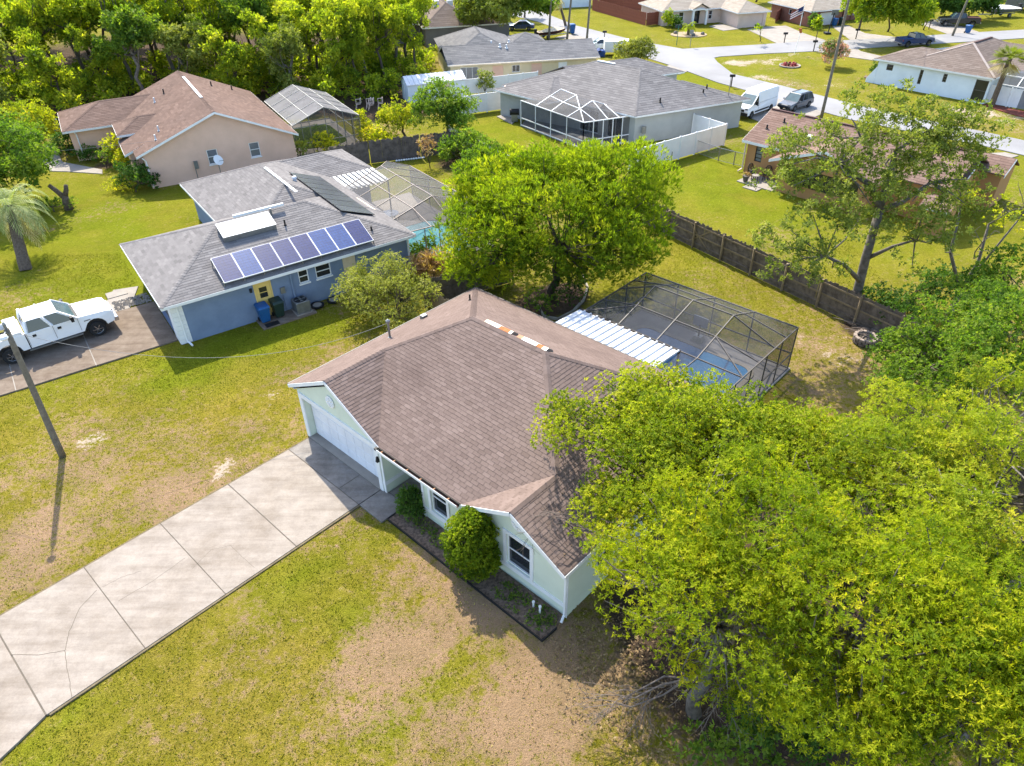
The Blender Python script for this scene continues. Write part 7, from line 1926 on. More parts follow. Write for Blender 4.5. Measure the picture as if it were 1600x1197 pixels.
def crown_mesh(name, C, R, m, rng, per=48, k=6, L=.13, W=.05, spread=1.0, up=.45, flat=.8, base=.5, jit=.075, fill=.35):
    Ps = []; Ds = []; T = []
    for c, r in zip(C, R):
        n = max(4, int(per * (r / .7) ** 2))
        d = rng.normal(size=(n, 3)); d[:, 2] += .35; d = unit(d)
        s = 1 - fill * rng.random((n, 1)) ** 1.5
        Ps.append(c + d * s * r * np.array([1, 1, flat])); dd = d + np.array([0, 0, up]) + .35 * rng.normal(size=(n, 3)); Ds.append(dd)
        T.append(np.full(n, base + .22 * rng.normal()) + .05 * rng.normal(size=n))
    V, F, Rn = rosettes(np.concatenate(Ps), np.concatenate(Ds), k, L, W, spread, rng, np.concatenate(T), jit)
    return np_mesh(name, V, F, m, Rn)

def limbs(b, root, top, C, R, rng, r0, n_main=5, sides=7, twist=.25, each=1.0):
    """Trunk and limbs reaching the clumps."""
    root = np.array(root, float); top = np.array(top, float)
    H_ = np.linalg.norm(top - root)
    nseg = 5; pts = []
    for i in range(nseg + 1):
        t = i / nseg; p = root + (top - root) * t + np.array([rng.normal(), rng.normal(), 0]) * .03 * H_ * (0 < i < nseg); pts.append(p)
    b.tube(pts, [r0 * (1.25 if i == 0 else 1 - .35 * i / nseg) for i in range(nseg + 1)], sides + 2)
    if len(C) == 0: return
    ang = np.arctan2(C[:, 1] - top[1], C[:, 0] - top[0])
    order = np.argsort(ang); groups = np.array_split(order, n_main)
    for g_ in groups:
        if len(g_) == 0: continue
        mid = C[g_].mean(0) * .6 + top * .4 + np.array([0, 0, -.1 * H_])
        s = pts[-1] if rng.random() < .7 else pts[-2]
        p1 = s * .5 + mid * .5 + rng.normal(size=3) * .08 * H_ + np.array([0, 0, .06 * H_])
        b.tube([s, p1, mid], [r0 * .55, r0 * .42, r0 * .3], sides)
        for ci in g_:
            if rng.random() > each: continue
            c = C[ci]
            m_ = mid * .5 + c * .5 + rng.normal(size=3) * .12 * np.linalg.norm(c - mid)
            b.tube([mid, m_, c], [r0 * .22, r0 * .14, r0 * .05], 5, cap=False)

def tree(name, label, base, ells, m='leaf_mid', r=.7, dens=1.0, per=48, k=6, L=.13, W=.05, spread=1.0, up=.45, flat=.8, seed=1, trunk_r=.18, trunk_h=None, bark='trunk', group=None, cat='tree', fill=.35, n_main=5, base_t=.5, low=-.35, jit=.075, each=1.0, top=None, clumps=None, shell=.45, gap=-.9, space=1.0, parts=('trunk', 'crown')):
    rng = np.random.default_rng(seed)
    if clumps is not None:
        C = np.array([c[:3] for c in clumps], float); R = np.array([c[3] for c in clumps], float)
    else:
        C, R = clumps_in(ells, r, rng, dens, low, shell, gap, space)
    t = thing(name, label, cat, (base[0], base[1], 0), 0, group)
    off = np.array([base[0], base[1], 0])
    C = C - off
    if top is None:
        cm = C.mean(0); th_ = trunk_h if trunk_h else max(.3, C[:, 2].min() * .8 + .2 * cm[2]); top = (cm[0] * .25, cm[1] * .25, th_)
    else: top = np.array(top) - off
    b = MB(); limbs(b, (0, 0, -.15), top, C, R, rng, trunk_r, n_main, each=each)
    b.build(parts[0], M[bark], t, smooth=True)
    link(parts[1], crown_mesh(parts[1], C, R, M[m], rng, per, k, L, W, spread, up, flat, base_t, jit, fill), t)
    return t

def shrub(name, label, base, ells, m, **kw):
    kw.setdefault('r', .35); kw.setdefault('per', 40); kw.setdefault('trunk_r', .05); kw.setdefault('low', -.6); kw.setdefault('trunk_h', .3)
    return tree(name, label, base, ells, m, cat=kw.pop('cat', 'bush'), parts=('stem', 'foliage'), **kw)

E3 = lambda p, *r: (p, r if len(r) > 1 else r[0])

# bright spreading tree in the back yard
tree('shade_tree', 'large bright green spreading tree in the back yard behind the brown roof', (2.4, 35.7),
     [E3((2.46, 35.85, 5.40), 4.1, 3.9, 2.8), E3((-0.89, 35.59, 4.20), 3.0, 3.0, 2.2), E3((5.81, 37.70, 5.40), 3.3, 3.2, 2.6), E3((-0.18, 38.49, 5.20), 3.0, 3.0, 2.4), E3((5.41, 33.79, 4.00), 2.4, 2.4, 2.0), E3((3.00, 38.25, 6.40), 2.6, 2.6, 1.7), E3((-1.78, 35.00, 3.00), 1.9, 1.9, 1.5), E3((6.96, 35.60, 4.60), 2.0, 2.0, 1.9), E3((1.47, 34.40, 3.60), 2.2, 2.0, 1.5), E3((0.10, 34.62, 2.20), 1.7, 1.5, 1.3), E3((4.05, 34.44, 2.60), 1.7, 1.5, 1.3), E3((6.08, 34.35, 2.80), 1.4, 1.4, 1.2), E3((-2.34, 35.09, 2.20), 1.3, 1.2, 1.1)],
     'leaf_bright', r=.75, dens=.75, per=50, k=6, L=.24, W=.055, spread=.55, up=1.0, flat=.9, seed=2, gap=-.65, shell=.6, space=.95, low=-.6, trunk_r=.24, top=(2.6, 35.8, 3.0), n_main=7, each=.6)
# tall thin tree by the back fence
tk_c = []
for i, (x, y, Yw, r) in enumerate([(1232,258,32.5,.75), (1262,232,33.5,.8), (1290,205,34,.85), (1330,185,34,.9), (1375,170,34.5,.9), (1420,172,34,.95), (1465,182,34,.95), (1505,188,33.5,.85), (1240,290,32,.8), (1285,265,33,.8), (1335,235,32.5,.75), (1400,215,33,.8), (1455,232,33.5,.85), (1500,235,33,.8), (1522,215,33,.7), (1300,310,32,.8), (1350,295,32,.7), (1440,275,33,.8), (1480,285,32.5,.85), (1515,280,33,.7), (1425,315,32,.75), (1465,330,32,.85), (1510,320,32.5,.8), (1270,335,31,.75), (1310,350,31,.7), (1395,250,34,.7), (1180,405,30.5,.6), (1205,385,30.5,.7), (1235,360,31,.75), (1215,420,30.5,.6), (1250,400,31,.7), (1280,385,31,.65), (1170,430,30.5,.4), (1300,420,31.5,.55), (1410,370,32,.65), (1425,415,32,.5), (1440,360,31.5,.6), (1480,370,31.5,.6), (1262,430,31,.4), (1345,340,33,.6), (1240,225,33,.6)]):
    d0 = {0: 0}
    tk_c.append((x, y, Yw, r))
TKP = [(13.01, 32.50, 8.57), (14.15, 33.50, 9.00), (15.02, 34.00, 9.64), (16.08, 34.00, 10.21), (17.56, 34.50, 10.49), (18.67, 34.00, 10.54), (20.11, 34.00, 10.23), (21.07, 33.50, 10.18), (13.26, 32.00, 7.77), (14.87, 33.00, 8.15), (15.90, 32.50, 9.20), (17.91, 33.00, 9.60), (20.02, 33.50, 8.90), (21.10, 33.00, 8.95), (21.54, 33.00, 9.54), (15.21, 32.00, 7.12), (16.59, 32.00, 7.56), (19.70, 33.00, 7.76), (20.72, 32.50, 7.61), (22.06, 33.00, 7.56), (19.05, 32.00, 6.89), (20.43, 32.00, 6.39), (22.03, 32.50, 6.48), (14.04, 31.00, 6.76), (15.35, 31.00, 6.27), (18.63, 34.00, 8.21), (11.60, 30.50, 4.78), (12.23, 30.50, 5.42), (13.17, 31.00, 5.99), (12.77, 30.50, 4.25), (13.92, 31.00, 4.66), (14.72, 31.00, 5.14), (11.45, 30.50, 3.94), (15.89, 31.50, 3.69), (19.15, 32.00, 5.10), (20.12, 32.00, 3.53), (19.67, 31.50, 5.65), (21.02, 31.50, 5.29), (14.53, 31.00, 3.62), (17.36, 33.00, 5.70), (13.23, 33.00, 9.38)]
TKR = [c[3] for c in tk_c]
TKP = [p for i, p in enumerate(TKP) if i not in (26, 32)] + [(17.02, 33.00, 9.61), (18.85, 32.50, 8.71), (18.00, 32.00, 7.84), (17.62, 32.50, 8.37), (20.36, 33.00, 9.35), (16.57, 32.50, 8.39), (15.51, 32.00, 8.28), (19.45, 33.50, 9.71), (17.12, 32.00, 6.77), (19.77, 32.00, 6.08)]
TKR = [r for i, r in enumerate(TKR) if i not in (26, 32)] + [.75] * 10
def tall_tree():
    rng = np.random.default_rng(77)
    t = thing('oak_tree', 'tall thin crowned tree with bare leaning trunk by the back fence', 'tree', (18.5, 33.2, 0))
    off = np.array([18.5, 33.2, 0]); C = np.array(TKP) - off; R = np.array(TKR) * .92
    b = MB(); T = lambda p: np.array(p) - off
    f = T((18.19, 33.00, 6.02)); lo = T((18.28, 33.10, 3.38)); tp_ = T((18.26, 33.30, 8.90)); lf = T((15.55, 33.00, 8.44)); rt_ = T((20.02, 32.60, 7.59))
    b.tube([(0, 0, -.2), (.02, 0, .3), T((18.44, 33.20, 1.46)), lo, f], [.40, .28, .24, .22, .2], 12)
    b.tube([f, T((17.44, 33.00, 7.32)), lf], [.18, .15, .1], 8); b.tube([f, T((18.21, 33.20, 7.39)), tp_], [.19, .15, .11], 8); b.tube([f, T((19.06, 32.80, 6.57)), rt_], [.15, .12, .08], 8)
    low = T((15.40, 31.50, 4.39)); b.tube([T((18.40, 33.10, 2.08)), T((16.95, 32.40, 3.39)), low], [.14, .1, .07], 7)
    right_low = T((19.96, 32.20, 4.83)); b.tube([lo, T((19.19, 32.60, 4.31)), right_low], [.12, .08, .05], 7)
    hubs = [lf, tp_, rt_, low, right_low, T((16.58, 33.60, 9.44)), T((19.65, 33.60, 9.68))]
    b.tube([lf, hubs[5]], [.09, .06], 6); b.tube([tp_, hubs[6]], [.09, .06], 6)
    for c in C:
        h = min(hubs, key=lambda q: np.linalg.norm(q - c)); m_ = h * .5 + c * .5 + rng.normal(size=3) * .12
        b.tube([h, m_, c], [.055, .04, .015], 5, cap=False)
    b.build('trunk', M['trunk_pale'], t, smooth=True)
    sub = []; sr = []
    for c, r in zip(C, R):
        for q in range(14):
            sub.append(c + rng.normal(size=3) * r * .85 * np.array([1.2, 1.2, .65])); sr.append(r * rng.uniform(.3, .56))
    link('crown', crown_mesh('crown', np.array(sub), np.array(sr), M['leaf_grey'], rng, 80, 5, .14, .065, 1.1, .3, .7, .5, .2, .55), t)
tall_tree()

# rounded tree leaning over the roof
tree('camphor_tree', 'dense round crowned tree overhanging the right side of the brown roof', LW(16.6, 6.2),
     [E3((2.54, 17.53, 5.30), 1.8, 1.8, 1.2), E3((3.82, 18.01, 5.60), 1.7, 1.7, 1.3), E3((5.37, 17.97, 5.60), 1.8, 1.8, 1.4), E3((4.95, 16.09, 6.00), 2.0, 2.0, 1.6), E3((6.68, 15.99, 5.80), 2.0, 2.0, 1.6), E3((8.48, 15.96, 5.40), 1.9, 1.9, 1.5), E3((4.03, 15.08, 5.80), 1.8, 1.8, 1.4), E3((5.76, 14.69, 6.00), 1.9, 1.9, 1.5), E3((2.63, 15.07, 4.40), .95, .95, .8), E3((3.15, 15.67, 5.00), 1.1, 1.1, .9), E3((9.98, 16.07, 5.00), 1.5, 1.5, 1.3), E3((1.82, 18.82, 5.00), 1.0, 1.0, .7), E3((8.22, 18.22, 5.20), 1.0, 1.0, .8), E3((2.12, 14.28, 3.60), .8, .8, .6), E3((3.35, 14.28, 4.80), 1.1, 1.1, .9), E3((4.15, 14.20, 5.00), 1.1, 1.1, .9)],
     'leaf_camphor', r=.52, dens=1.2, per=112, k=7, L=.078, W=.045, spread=.95, up=.6, flat=.95, gap=-1.05, space=.92, seed=5, trunk_r=.26, top=LW(16.4, 6.0, 2.6), n_main=8, fill=.2, low=-.25, shell=.32, each=.5)
# pale spiky leaved oak in the right foreground
tree('laurel_oak', 'big yellow green oak in front of the house corner at lower right', (5.15, 11.03),
     [E3((3.90, 11.77, 6.20), 2.2, 2.1, 1.6), E3((5.51, 12.24, 6.80), 2.3, 2.2, 1.7), E3((4.74, 10.28, 6.60), 2.1, 2.0, 1.6), E3((3.35, 11.55, 5.00), 1.5, 1.5, 1.1), E3((2.71, 12.72, 4.60), 1.0, 1.0, .8), E3((6.38, 10.65, 7.00), 2.1, 2.1, 1.7), E3((3.97, 10.45, 4.80), 1.2, 1.2, .9), E3((6.93, 13.06, 6.60), 1.7, 1.7, 1.4), E3((2.33, 12.08, 3.80), .7, .7, .5), E3((5.92, 9.89, 4.40), 1.2, 1.2, .9), E3((6.21, 9.04, 3.60), 1.2, 1.2, 1.0), E3((4.10, 10.21, 3.40), .9, .9, .7), E3((5.34, 9.73, 3.00), 1.0, 1.0, .8), E3((2.17, 13.11, 4.00), .9, .9, .7), E3((2.33, 14.06, 4.40), .9, .9, .7)],
     'leaf_oak', r=.6, dens=1.25, space=.92, gap=-.45, per=80, k=9, L=.092, W=.026, spread=1.15, up=.55, flat=.75, seed=6, trunk_r=.2, top=tuple((5.56, 11.49, 3.40)), bark='trunk_pale', n_main=6, fill=.38, low=-.3, each=.9)
tree('laurel_oak', 'big yellow green oak filling the bottom right of the picture', (8.90, 10.81),
     [E3((6.71, 9.41, 6.80), 2.2, 2.1, 1.6), E3((8.13, 10.09, 7.20), 2.2, 2.1, 1.7), E3((6.53, 8.40, 6.00), 1.7, 1.7, 1.3), E3((7.81, 8.46, 6.80), 2.1, 2.0, 1.5), E3((6.88, 7.64, 5.60), 1.6, 1.6, 1.2), E3((9.06, 9.40, 7.20), 1.9, 1.9, 1.5)],
     'leaf_oak', r=.6, dens=1.25, space=.92, gap=-.45, per=80, k=9, L=.092, W=.026, spread=1.15, up=.55, flat=.75, seed=16, trunk_r=.2, bark='trunk_pale', n_main=6, fill=.38, low=-.3, each=.9, trunk_h=3.2)
tree('laurel_oak', 'yellow green oak cut by the bottom right corner of the picture', (12.46, 10.19),
     [E3((8.61, 7.55, 6.20), 1.9, 1.9, 1.4), E3((9.47, 7.46, 6.80), 2.0, 2.0, 1.5), E3((10.12, 8.70, 6.60), 1.8, 1.8, 1.4), E3((7.87, 7.07, 5.40), 1.4, 1.4, 1.1)],
     'leaf_oak', r=.6, dens=1.25, space=.92, gap=-.45, per=80, k=9, L=.092, W=.026, spread=1.15, up=.55, flat=.75, seed=26, trunk_r=.18, bark='trunk_pale', fill=.38, low=-.3, each=.9, trunk_h=3.2)
tree('laurel_oak', 'yellow green oak at the right edge between the round tree and the lower oaks', (16.14, 18.69),
     [E3((10.23, 13.86, 6.20), 2.1, 2.1, 1.6), E3((12.34, 15.44, 6.40), 2.3, 2.2, 1.7), E3((12.98, 13.91, 6.80), 2.2, 2.2, 1.7), E3((12.14, 17.22, 5.40), 1.7, 1.7, 1.3), E3((11.13, 12.33, 6.80), 2.0, 2.0, 1.5), E3((12.00, 11.49, 7.00), 2.0, 2.0, 1.5), E3((10.63, 16.20, 5.00), 1.3, 1.3, 1.1), E3((15.43, 17.35, 6.00), 1.9, 1.9, 1.5)],
     'leaf_camphor', r=.62, dens=1.25, space=.92, gap=-.4, per=76, k=9, L=.094, W=.027, spread=1.15, up=.55, flat=.75, seed=36, trunk_r=.2, bark='trunk_pale', n_main=6, fill=.38, low=-.3, each=.8, trunk_h=3.0)
tree('shade_tree', 'dense green tree behind the fire pit at the right edge', (20.07, 24.84),
     [E3((16.13, 23.74, 3.60), 1.6, 1.6, 1.4), E3((17.83, 24.43, 4.20), 1.9, 1.9, 1.6), E3((15.66, 21.44, 4.00), 1.6, 1.6, 1.3), E3((17.11, 20.82, 5.00), 2.0, 2.0, 1.7), E3((15.86, 24.08, 2.40), 1.1, 1.1, 1.0)],
     'leaf_mid', r=.5, dens=1.2, per=60, k=7, L=.11, W=.06, spread=1.0, up=.5, gap=-.6, seed=46, trunk_r=.16, fill=.4, n_main=5, each=.5)
tree('shade_tree', 'dark green tree at the right edge above the fire pit', (24.02, 27.19),
     [E3((20.06, 24.96, 4.60), 2.0, 2.0, 1.7), E3((19.17, 21.83, 5.40), 2.2, 2.2, 1.8), E3((21.66, 28.81, 3.80), 1.5, 1.5, 1.3), E3((23.33, 28.56, 4.40), 2.0, 2.0, 1.7)],
     'leaf_mid', r=.55, dens=1.1, per=56, k=7, L=.12, W=.06, spread=1.0, up=.5, gap=-.6, seed=56, trunk_r=.16, fill=.4, each=.5)
# dark understorey below the foreground oaks
for i, (lb, bs, el, mm) in enumerate([
    ('dark green understorey bush below the bottom right oaks', (7.61, 10.28), [E3((7.17, 9.97, 1.60), 1.5, 1.4, 1.2), E3((8.37, 10.25, 2.00), 1.5, 1.5, 1.3)], 'leaf_dark'),
    ('dark green understorey bush at the right edge below the bare limb', (15.09, 13.68), [E3((13.03, 12.18, 2.80), 1.6, 1.6, 1.4), E3((14.12, 12.66, 3.00), 1.6, 1.6, 1.4)], 'leaf_dark'),
    ('green understorey bush between the round tree and the oak', (12.78, 18.77), [E3((10.99, 16.14, 2.80), 1.8, 1.8, 1.5), E3((11.82, 14.85, 3.00), 1.8, 1.8, 1.5)], 'leaf_mid'),
    ('low green bush at the foot of the foreground oak trunk', (5.77, 10.13), [E3((5.03, 9.66, 0.60), .8, .8, .6), E3((6.21, 9.78, 1.00), 1.0, 1.0, .8)], 'leaf_mid'),
    ('dark vine covered shrubs against the plank fence beside the tall trunk', (20.59, 33.61), [E3((19.32, 32.95, 1.00), 1.1, 1.0, 1.0), E3((19.91, 31.59, 1.00), 1.2, 1.1, 1.0), E3((21.16, 32.36, 1.30), 1.4, 1.2, 1.2), E3((23.03, 33.50, 1.40), 1.4, 1.3, 1.2)], 'leaf_dark')]):
    shrub('understorey_bush', lb, bs, el, mm, r=.42, dens=1.1, per=40, k=6, L=.13, W=.075, spread=1.1, seed=60 + i)
# sparse half dead tree at the right
def twig_fan(b, p, d, L, r, depth, rng, spread=.6):
    p = np.array(p, float); d = np.array(d, float) / np.linalg.norm(d)
    q = p + d * L * .5 + rng.normal(size=3) * L * .06; e = p + d * L
    b.tube([p, q, e], [r, r * .8, r * .55], 5 if depth else 4, cap=False)
    if depth == 0: return
    for s in (.45, .7, 1.0, 1.0):
        d2 = d + rng.normal(size=3) * spread; twig_fan(b, p + (e - p) * s, d2, L * rng.uniform(.45, .7), r * .5, depth - 1, rng, spread)
rng = np.random.default_rng(8)
t = thing('bare_tree', 'half bare forked tree with sparse yellow leaves at the right edge', 'tree', (23.36, 32.50))
b = MB(); o0 = np.array((23.36, 32.50) + (0,))
bt = [np.array((23.78, 33.00, 1.47)) - o0, np.array((22.49, 33.00, 3.71)) - o0, np.array((23.86, 33.00, 5.25)) - o0, np.array((24.47, 32.00, 5.83)) - o0, np.array((22.18, 33.00, 5.95)) - o0]
b.tube([(0, 0, -.1), bt[0] * .5, bt[0]], [.2, .16, .13], 8); b.tube([bt[0], bt[1], bt[4]], [.1, .08, .05], 6); b.tube([bt[0], (bt[0] + bt[2]) / 2 + np.array([.3, 0, -.3]), bt[2]], [.11, .09, .05], 6); b.tube([bt[0], bt[3]], [.08, .04], 6)
for q in (bt[1], bt[2], bt[3], bt[4], (bt[0] + bt[2]) / 2): twig_fan(b, q, (rng.normal() * .5, rng.normal() * .5, .8), 1.3, .035, 2, rng, .6)
b.build('trunk', M['trunk_pale'], t, smooth=True)
C = np.array([bt[2] + (.2, 0, .3), bt[2] + (1.0, .3, .1), bt[3] + (.2, 0, .4), bt[4] + (-.2, 0, .4), bt[4] + (.6, .4, .5), bt[3] + (.9, .3, -.4), bt[0] + (.9, -.3, .6), bt[2] + (.6, .5, 1.0), bt[3] + (1.2, .4, .6)])
link('crown', crown_mesh('crown', C, np.full(len(C), .6), M['leaf_yellow'], rng, 34, 5, .15, .07, 1.0, .3, .7, .4, .2, .6), t)
# dead branches
for i, (lb, p, d, L) in enumerate([('bare dead branch reaching over the lawn below the oak', (4.77, 11.11, 1.60), (-1.4, -.1, -.25), 1.7), ('bare dead twigs hanging beside the oak trunk', (6.40, 11.16, 3.00), (-.8, -.5, .2), 1.6), ('pale bare branch among the leaves of the bottom oaks', (7.54, 11.29, 6.20), (-.9, -1.0, .9), 1.7), ('bare dead twigs at the bottom right corner', (9.55, 7.67, 5.20), (.2, -.2, 1.0), 1.5), ('tangle of dead twigs between the foreground oaks', (10.43, 12.48, 5.20), (-.7, .2, .5), 1.6), ('bare twigs lying over the brown roof edge', LW(14.3, 1.5, 3.0), (-.9, .2, .25), 1.3)]):
    rng = np.random.default_rng(90 + i); b = MB()
    for q in range(3): twig_fan(b, p, np.array(d) + rng.normal(size=3) * .22, L * rng.uniform(.8, 1.1), .032, 3, rng, .5)
    o = b.build('dead_branch', M['dead']); prop(o, lb, 'branch')
b = MB(); b.tube([(13.42, 11.96, 4.60), (12.68, 11.72, 4.40), (11.79, 11.49, 4.20), (12.00, 11.54, 3.00), (13.92, 13.01, 0.00)], [.13, .14, .15, .17, .2], 9); o = b.build('bare_limb', M['trunk_pale']); prop(o, 'thick pale bare limb at the right edge among the oaks', 'branch')

# bushes at the house front
shrub('round_bush', 'tall egg shaped bright green bush between the two front windows', LW(10.75, -.35), [E3(LW(10.75, -.38, 1.3), .92, .88, 1.4), E3(LW(10.75, -.38, 2.0), .62, .6, .85), E3(LW(10.75, -.4, .6), .85, .8, .6)],
      'leaf_bright', r=.24, dens=1.3, space=.6, per=230, k=6, L=.08, W=.048, spread=.9, up=.5, seed=71, fill=.3, base_t=.42, shell=.25)
shrub('dark_bush', 'small dark green bush beside the front entrance', LW(7.15, -.15), [E3(LW(7.15, -.15, .75), .5, .48, .65), E3(LW(7.15, -.15, .4), .5, .45, .4)], 'leaf_dark', r=.2, dens=1.2, space=.6, per=200, k=5, L=.07, W=.045, seed=72, fill=.3, shell=.25, base_t=.6)
rng = np.random.default_rng(4)
for nm, lb, cs, mm, hh in (('ground_cover', 'low green plants growing in the mulch bed by the entrance', [(7.2 + rng.random() * 2.2, -.55 + rng.random() * .5) for _ in range(45)], 'leaf_mid', .16), ('ground_cover', 'scattered small green plants in the mulch bed below the right front window', [(11.9 + rng.random() * 2.3, -.8 + rng.random() * .85) for _ in range(90)], 'leaf_mid', .10)):
    C = np.array([LW(x, y, .06) for x, y in cs]); me = crown_mesh(nm, C, np.full(len(C), hh), M[mm], rng, 110, 5, .07, .03, 1.0, .6, .6, .5, .2, .6); o = link(nm, me); prop(o, lb, 'plants', kind='stuff')
shrub('olive_bush', 'wide feathery olive green bush between the blue house and the brown roof', (-6.61, 32.29),
      [E3((-6.79, 33.81, 1.60), 2.3, 2.1, 1.3), E3((-8.32, 34.59, 1.40), 1.5, 1.5, 1.1), E3((-5.26, 33.77, 1.40), 1.5, 1.5, 1.1), E3((-6.87, 34.88, 2.20), 1.6, 1.5, .9), E3((-5.80, 32.11, 1.00), 1.2, 1.1, .9)],
      'leaf_olive', r=.42, dens=1.25, per=70, k=5, L=.10, W=.045, spread=1.1, up=.4, seed=73, fill=.6, trunk_r=.09, trunk_h=.5, each=1)
shrub('ribbon_plant', 'clump of reddish dry strap leaved plants by the turquoise pool', (-4.48, 37.83), [E3((-4.11, 38.78, 0.70), 1.2, .9, .8), E3((-5.25, 38.51, 0.60), .9, .8, .7)], 'leaf_red', r=.4, dens=1.0, per=34, k=5, L=.5, W=.07, spread=.8, up=.8, seed=74)
shrub('garden_plant', 'green leafy plants at the corner of the tan framed cage', (-5.66, 40.23), [E3((-5.73, 40.26, 0.60), .8, .7, .7), E3((-5.01, 41.21, 0.70), .6, .6, .6)], 'leaf_mid', r=.35, per=40, k=5, L=.25, W=.1, seed=75)
for i, (lb, bs, el, mm, kw) in enumerate([
    ('dark green bush under the bright tree left of its trunk', (1.65, 33.89), [E3((1.48, 34.08, 0.70), 1.0, .9, .8), E3((2.07, 33.37, 0.50), .8, .7, .6)], 'leaf_mid', {}),
    ('dark green bush under the bright tree right of its trunk', (3.34, 35.26), [E3((3.22, 34.93, 0.80), 1.0, .9, .9), E3((3.92, 36.03, 0.80), .9, .8, .8), E3((3.03, 36.46, 1.00), 1.0, .9, .9)], 'leaf_dark', {}),
    ('green bush against the dark plank fence below the bright tree', (-1.41, 37.33), [E3((-1.56, 37.02, 1.00), 1.2, 1.1, 1.1), E3((-0.45, 36.98, 1.00), 1.1, 1.0, 1.0)], 'leaf_mid', {}),
    ('large dark shrub before the low white fence, the left one', (-3.64, 57.54), [E3((-3.52, 59.85, 1.20), 2.0, 1.7, 1.2), E3((-4.71, 58.88, 1.00), 1.4, 1.2, 1.0)], 'leaf_mid', {'L': .22, 'W': .12, 'r': .55}),
    ('large dark shrub before the low white fence, the right one', (-1.49, 54.09), [E3((-1.72, 55.47, 1.30), 1.9, 1.7, 1.3), E3((-2.45, 54.18, 1.00), 1.5, 1.4, 1.0)], 'leaf_mid', {'L': .22, 'W': .12, 'r': .55}),
    ('small shrub with reddish new leaves before the grey board fence', (-6.44, 57.67), [E3((-6.53, 57.92, 1.60), .75, .7, .9)], 'leaf_red', {'L': .2, 'W': .09}),
    ('yellow green cone shaped shrub behind the grey board fence', (-12.82, 64.15), [E3((-12.97, 65.48, 1.30), .8, .8, 1.3), E3((-12.74, 64.26, 0.70), 1.2, 1.1, .8)], 'leaf_yellow', {'L': .2, 'W': .1}),
    ('yellow shrub farther right behind the grey board fence', (-11.47, 63.54), [E3((-11.37, 63.49, 0.80), 1.1, 1.0, .8), E3((-10.24, 63.39, 0.70), .9, .9, .7)], 'leaf_yellow', {'L': .2, 'W': .1}),
    ('bright green shrub at the milky roofed cage', (-16.13, 62.38), [E3((-15.95, 61.98, 0.90), .9, .9, .9), E3((-15.13, 61.87, 0.70), .8, .8, .7)], 'leaf_yellow', {'L': .2, 'W': .1}),
    ('slim dark shrub at the milky roofed cage', (-16.70, 62.41), [E3((-16.46, 62.28, 1.20), .4, .4, 1.2)], 'leaf_dark', {'L': .2, 'W': .1}),
    ('brownish shrub at the corner of the peach house', (-17.82, 60.94), [E3((-17.69, 60.98, 0.70), .9, .8, .8)], 'leaf_grey', {'L': .22, 'W': .1}),
    ('dark round shrub at the peach house garage corner', (-38.04, 61.13), [E3((-38.09, 61.79, 1.00), 1.2, 1.1, 1.2)], 'leaf_dark', {'L': .2, 'W': .1}),
    ('dark low shrub along the peach house garage wall', (-36.00, 61.03), [E3((-35.82, 60.87, 0.60), 1.2, .9, .7)], 'leaf_dark', {'L': .22, 'W': .08}),
    ('small round clipped shrub by the peach house entrance', (-33.65, 59.00), [E3((-33.36, 58.85, 0.80), .8, .8, .9)], 'leaf_mid', {'L': .15, 'W': .08}),
    ('yellow green shrub at the peach house entrance', (-32.45, 58.94), [E3((-32.92, 60.21, 1.20), 1.1, 1.0, 1.2), E3((-31.57, 58.46, 0.90), 1.0, .9, .9)], 'leaf_yellow', {'L': .2, 'W': .1}),
    ('large dark shrub at the front corner of the peach house', (-28.81, 53.30), [E3((-29.14, 54.04, 1.00), 1.5, 1.2, 1.1), E3((-27.87, 53.56, 0.80), 1.0, .9, .9)], 'leaf_dark', {'L': .2, 'W': .1}),
    ('low yellow green plants before the peach house corner shrub', (-30.26, 53.90), [E3((-30.01, 53.65, 0.40), 1.2, .9, .5)], 'leaf_yellow', {'L': .2, 'W': .08}),
    ('low vine mound beside the forked stump', (-33.26, 49.72), [E3((-33.21, 49.94, 0.40), 1.6, .8, .6), E3((-33.87, 49.49, 0.50), 1.0, .8, .6)], 'leaf_mid', {'L': .2, 'W': .08}),
    ('tall pale bush with white flowers behind the grey house roof', (16.29, 95.45), [E3((15.15, 93.83, 1.30), 2.0, 1.8, 1.5), E3((16.50, 93.66, 1.60), 1.6, 1.6, 1.5)], 'leaf_olive', {'L': .28, 'W': .1, 'r': .6}),
    ('leafy bush in front of the white fence of the tan house', (-2.39, 80.65), [E3((-2.40, 80.42, 1.30), 1.0, .9, 1.2)], 'leaf_grey', {'L': .22, 'W': .1}),
    ('pink flowering oleander on the corner lawn', (40.11, 92.96), [E3((38.76, 90.45, 1.60), 1.6, 1.5, 1.5), E3((38.40, 90.57, 2.00), 1.3, 1.3, 1.0)], 'leaf_flower', {'L': .26, 'W': .12, 'r': .55}),
    ('clipped shrub at the left corner of the pink house', (24.80, 118.83), [E3((23.83, 115.60, 1.40), .8, .8, 1.4)], 'leaf_bright', {'L': .25, 'W': .12}),
    ('round dark shrub under the pink house window', (25.96, 119.80), [E3((25.33, 117.08, 0.80), 1.0, .9, .9)], 'leaf_dark', {'L': .25, 'W': .12}),
    ('dark shrub at the white house corner', (42.33, 86.54), [E3((41.55, 85.30, 0.90), .6, .6, .9)], 'leaf_dark', {'L': .2, 'W': .1}),
    ('clipped hedge at the brick house garage', (46.15, 116.87), [E3((45.08, 114.50, 1.00), .9, .8, 1.1)], 'leaf_dark', {'L': .25, 'W': .12}),
    ('leafy shrub inside the orange house porch corner', (21.52, 50.40), [E3((20.76, 49.80, 1.44), .8, .7, .7)], 'leaf_grey', {'L': .2, 'W': .1})]):
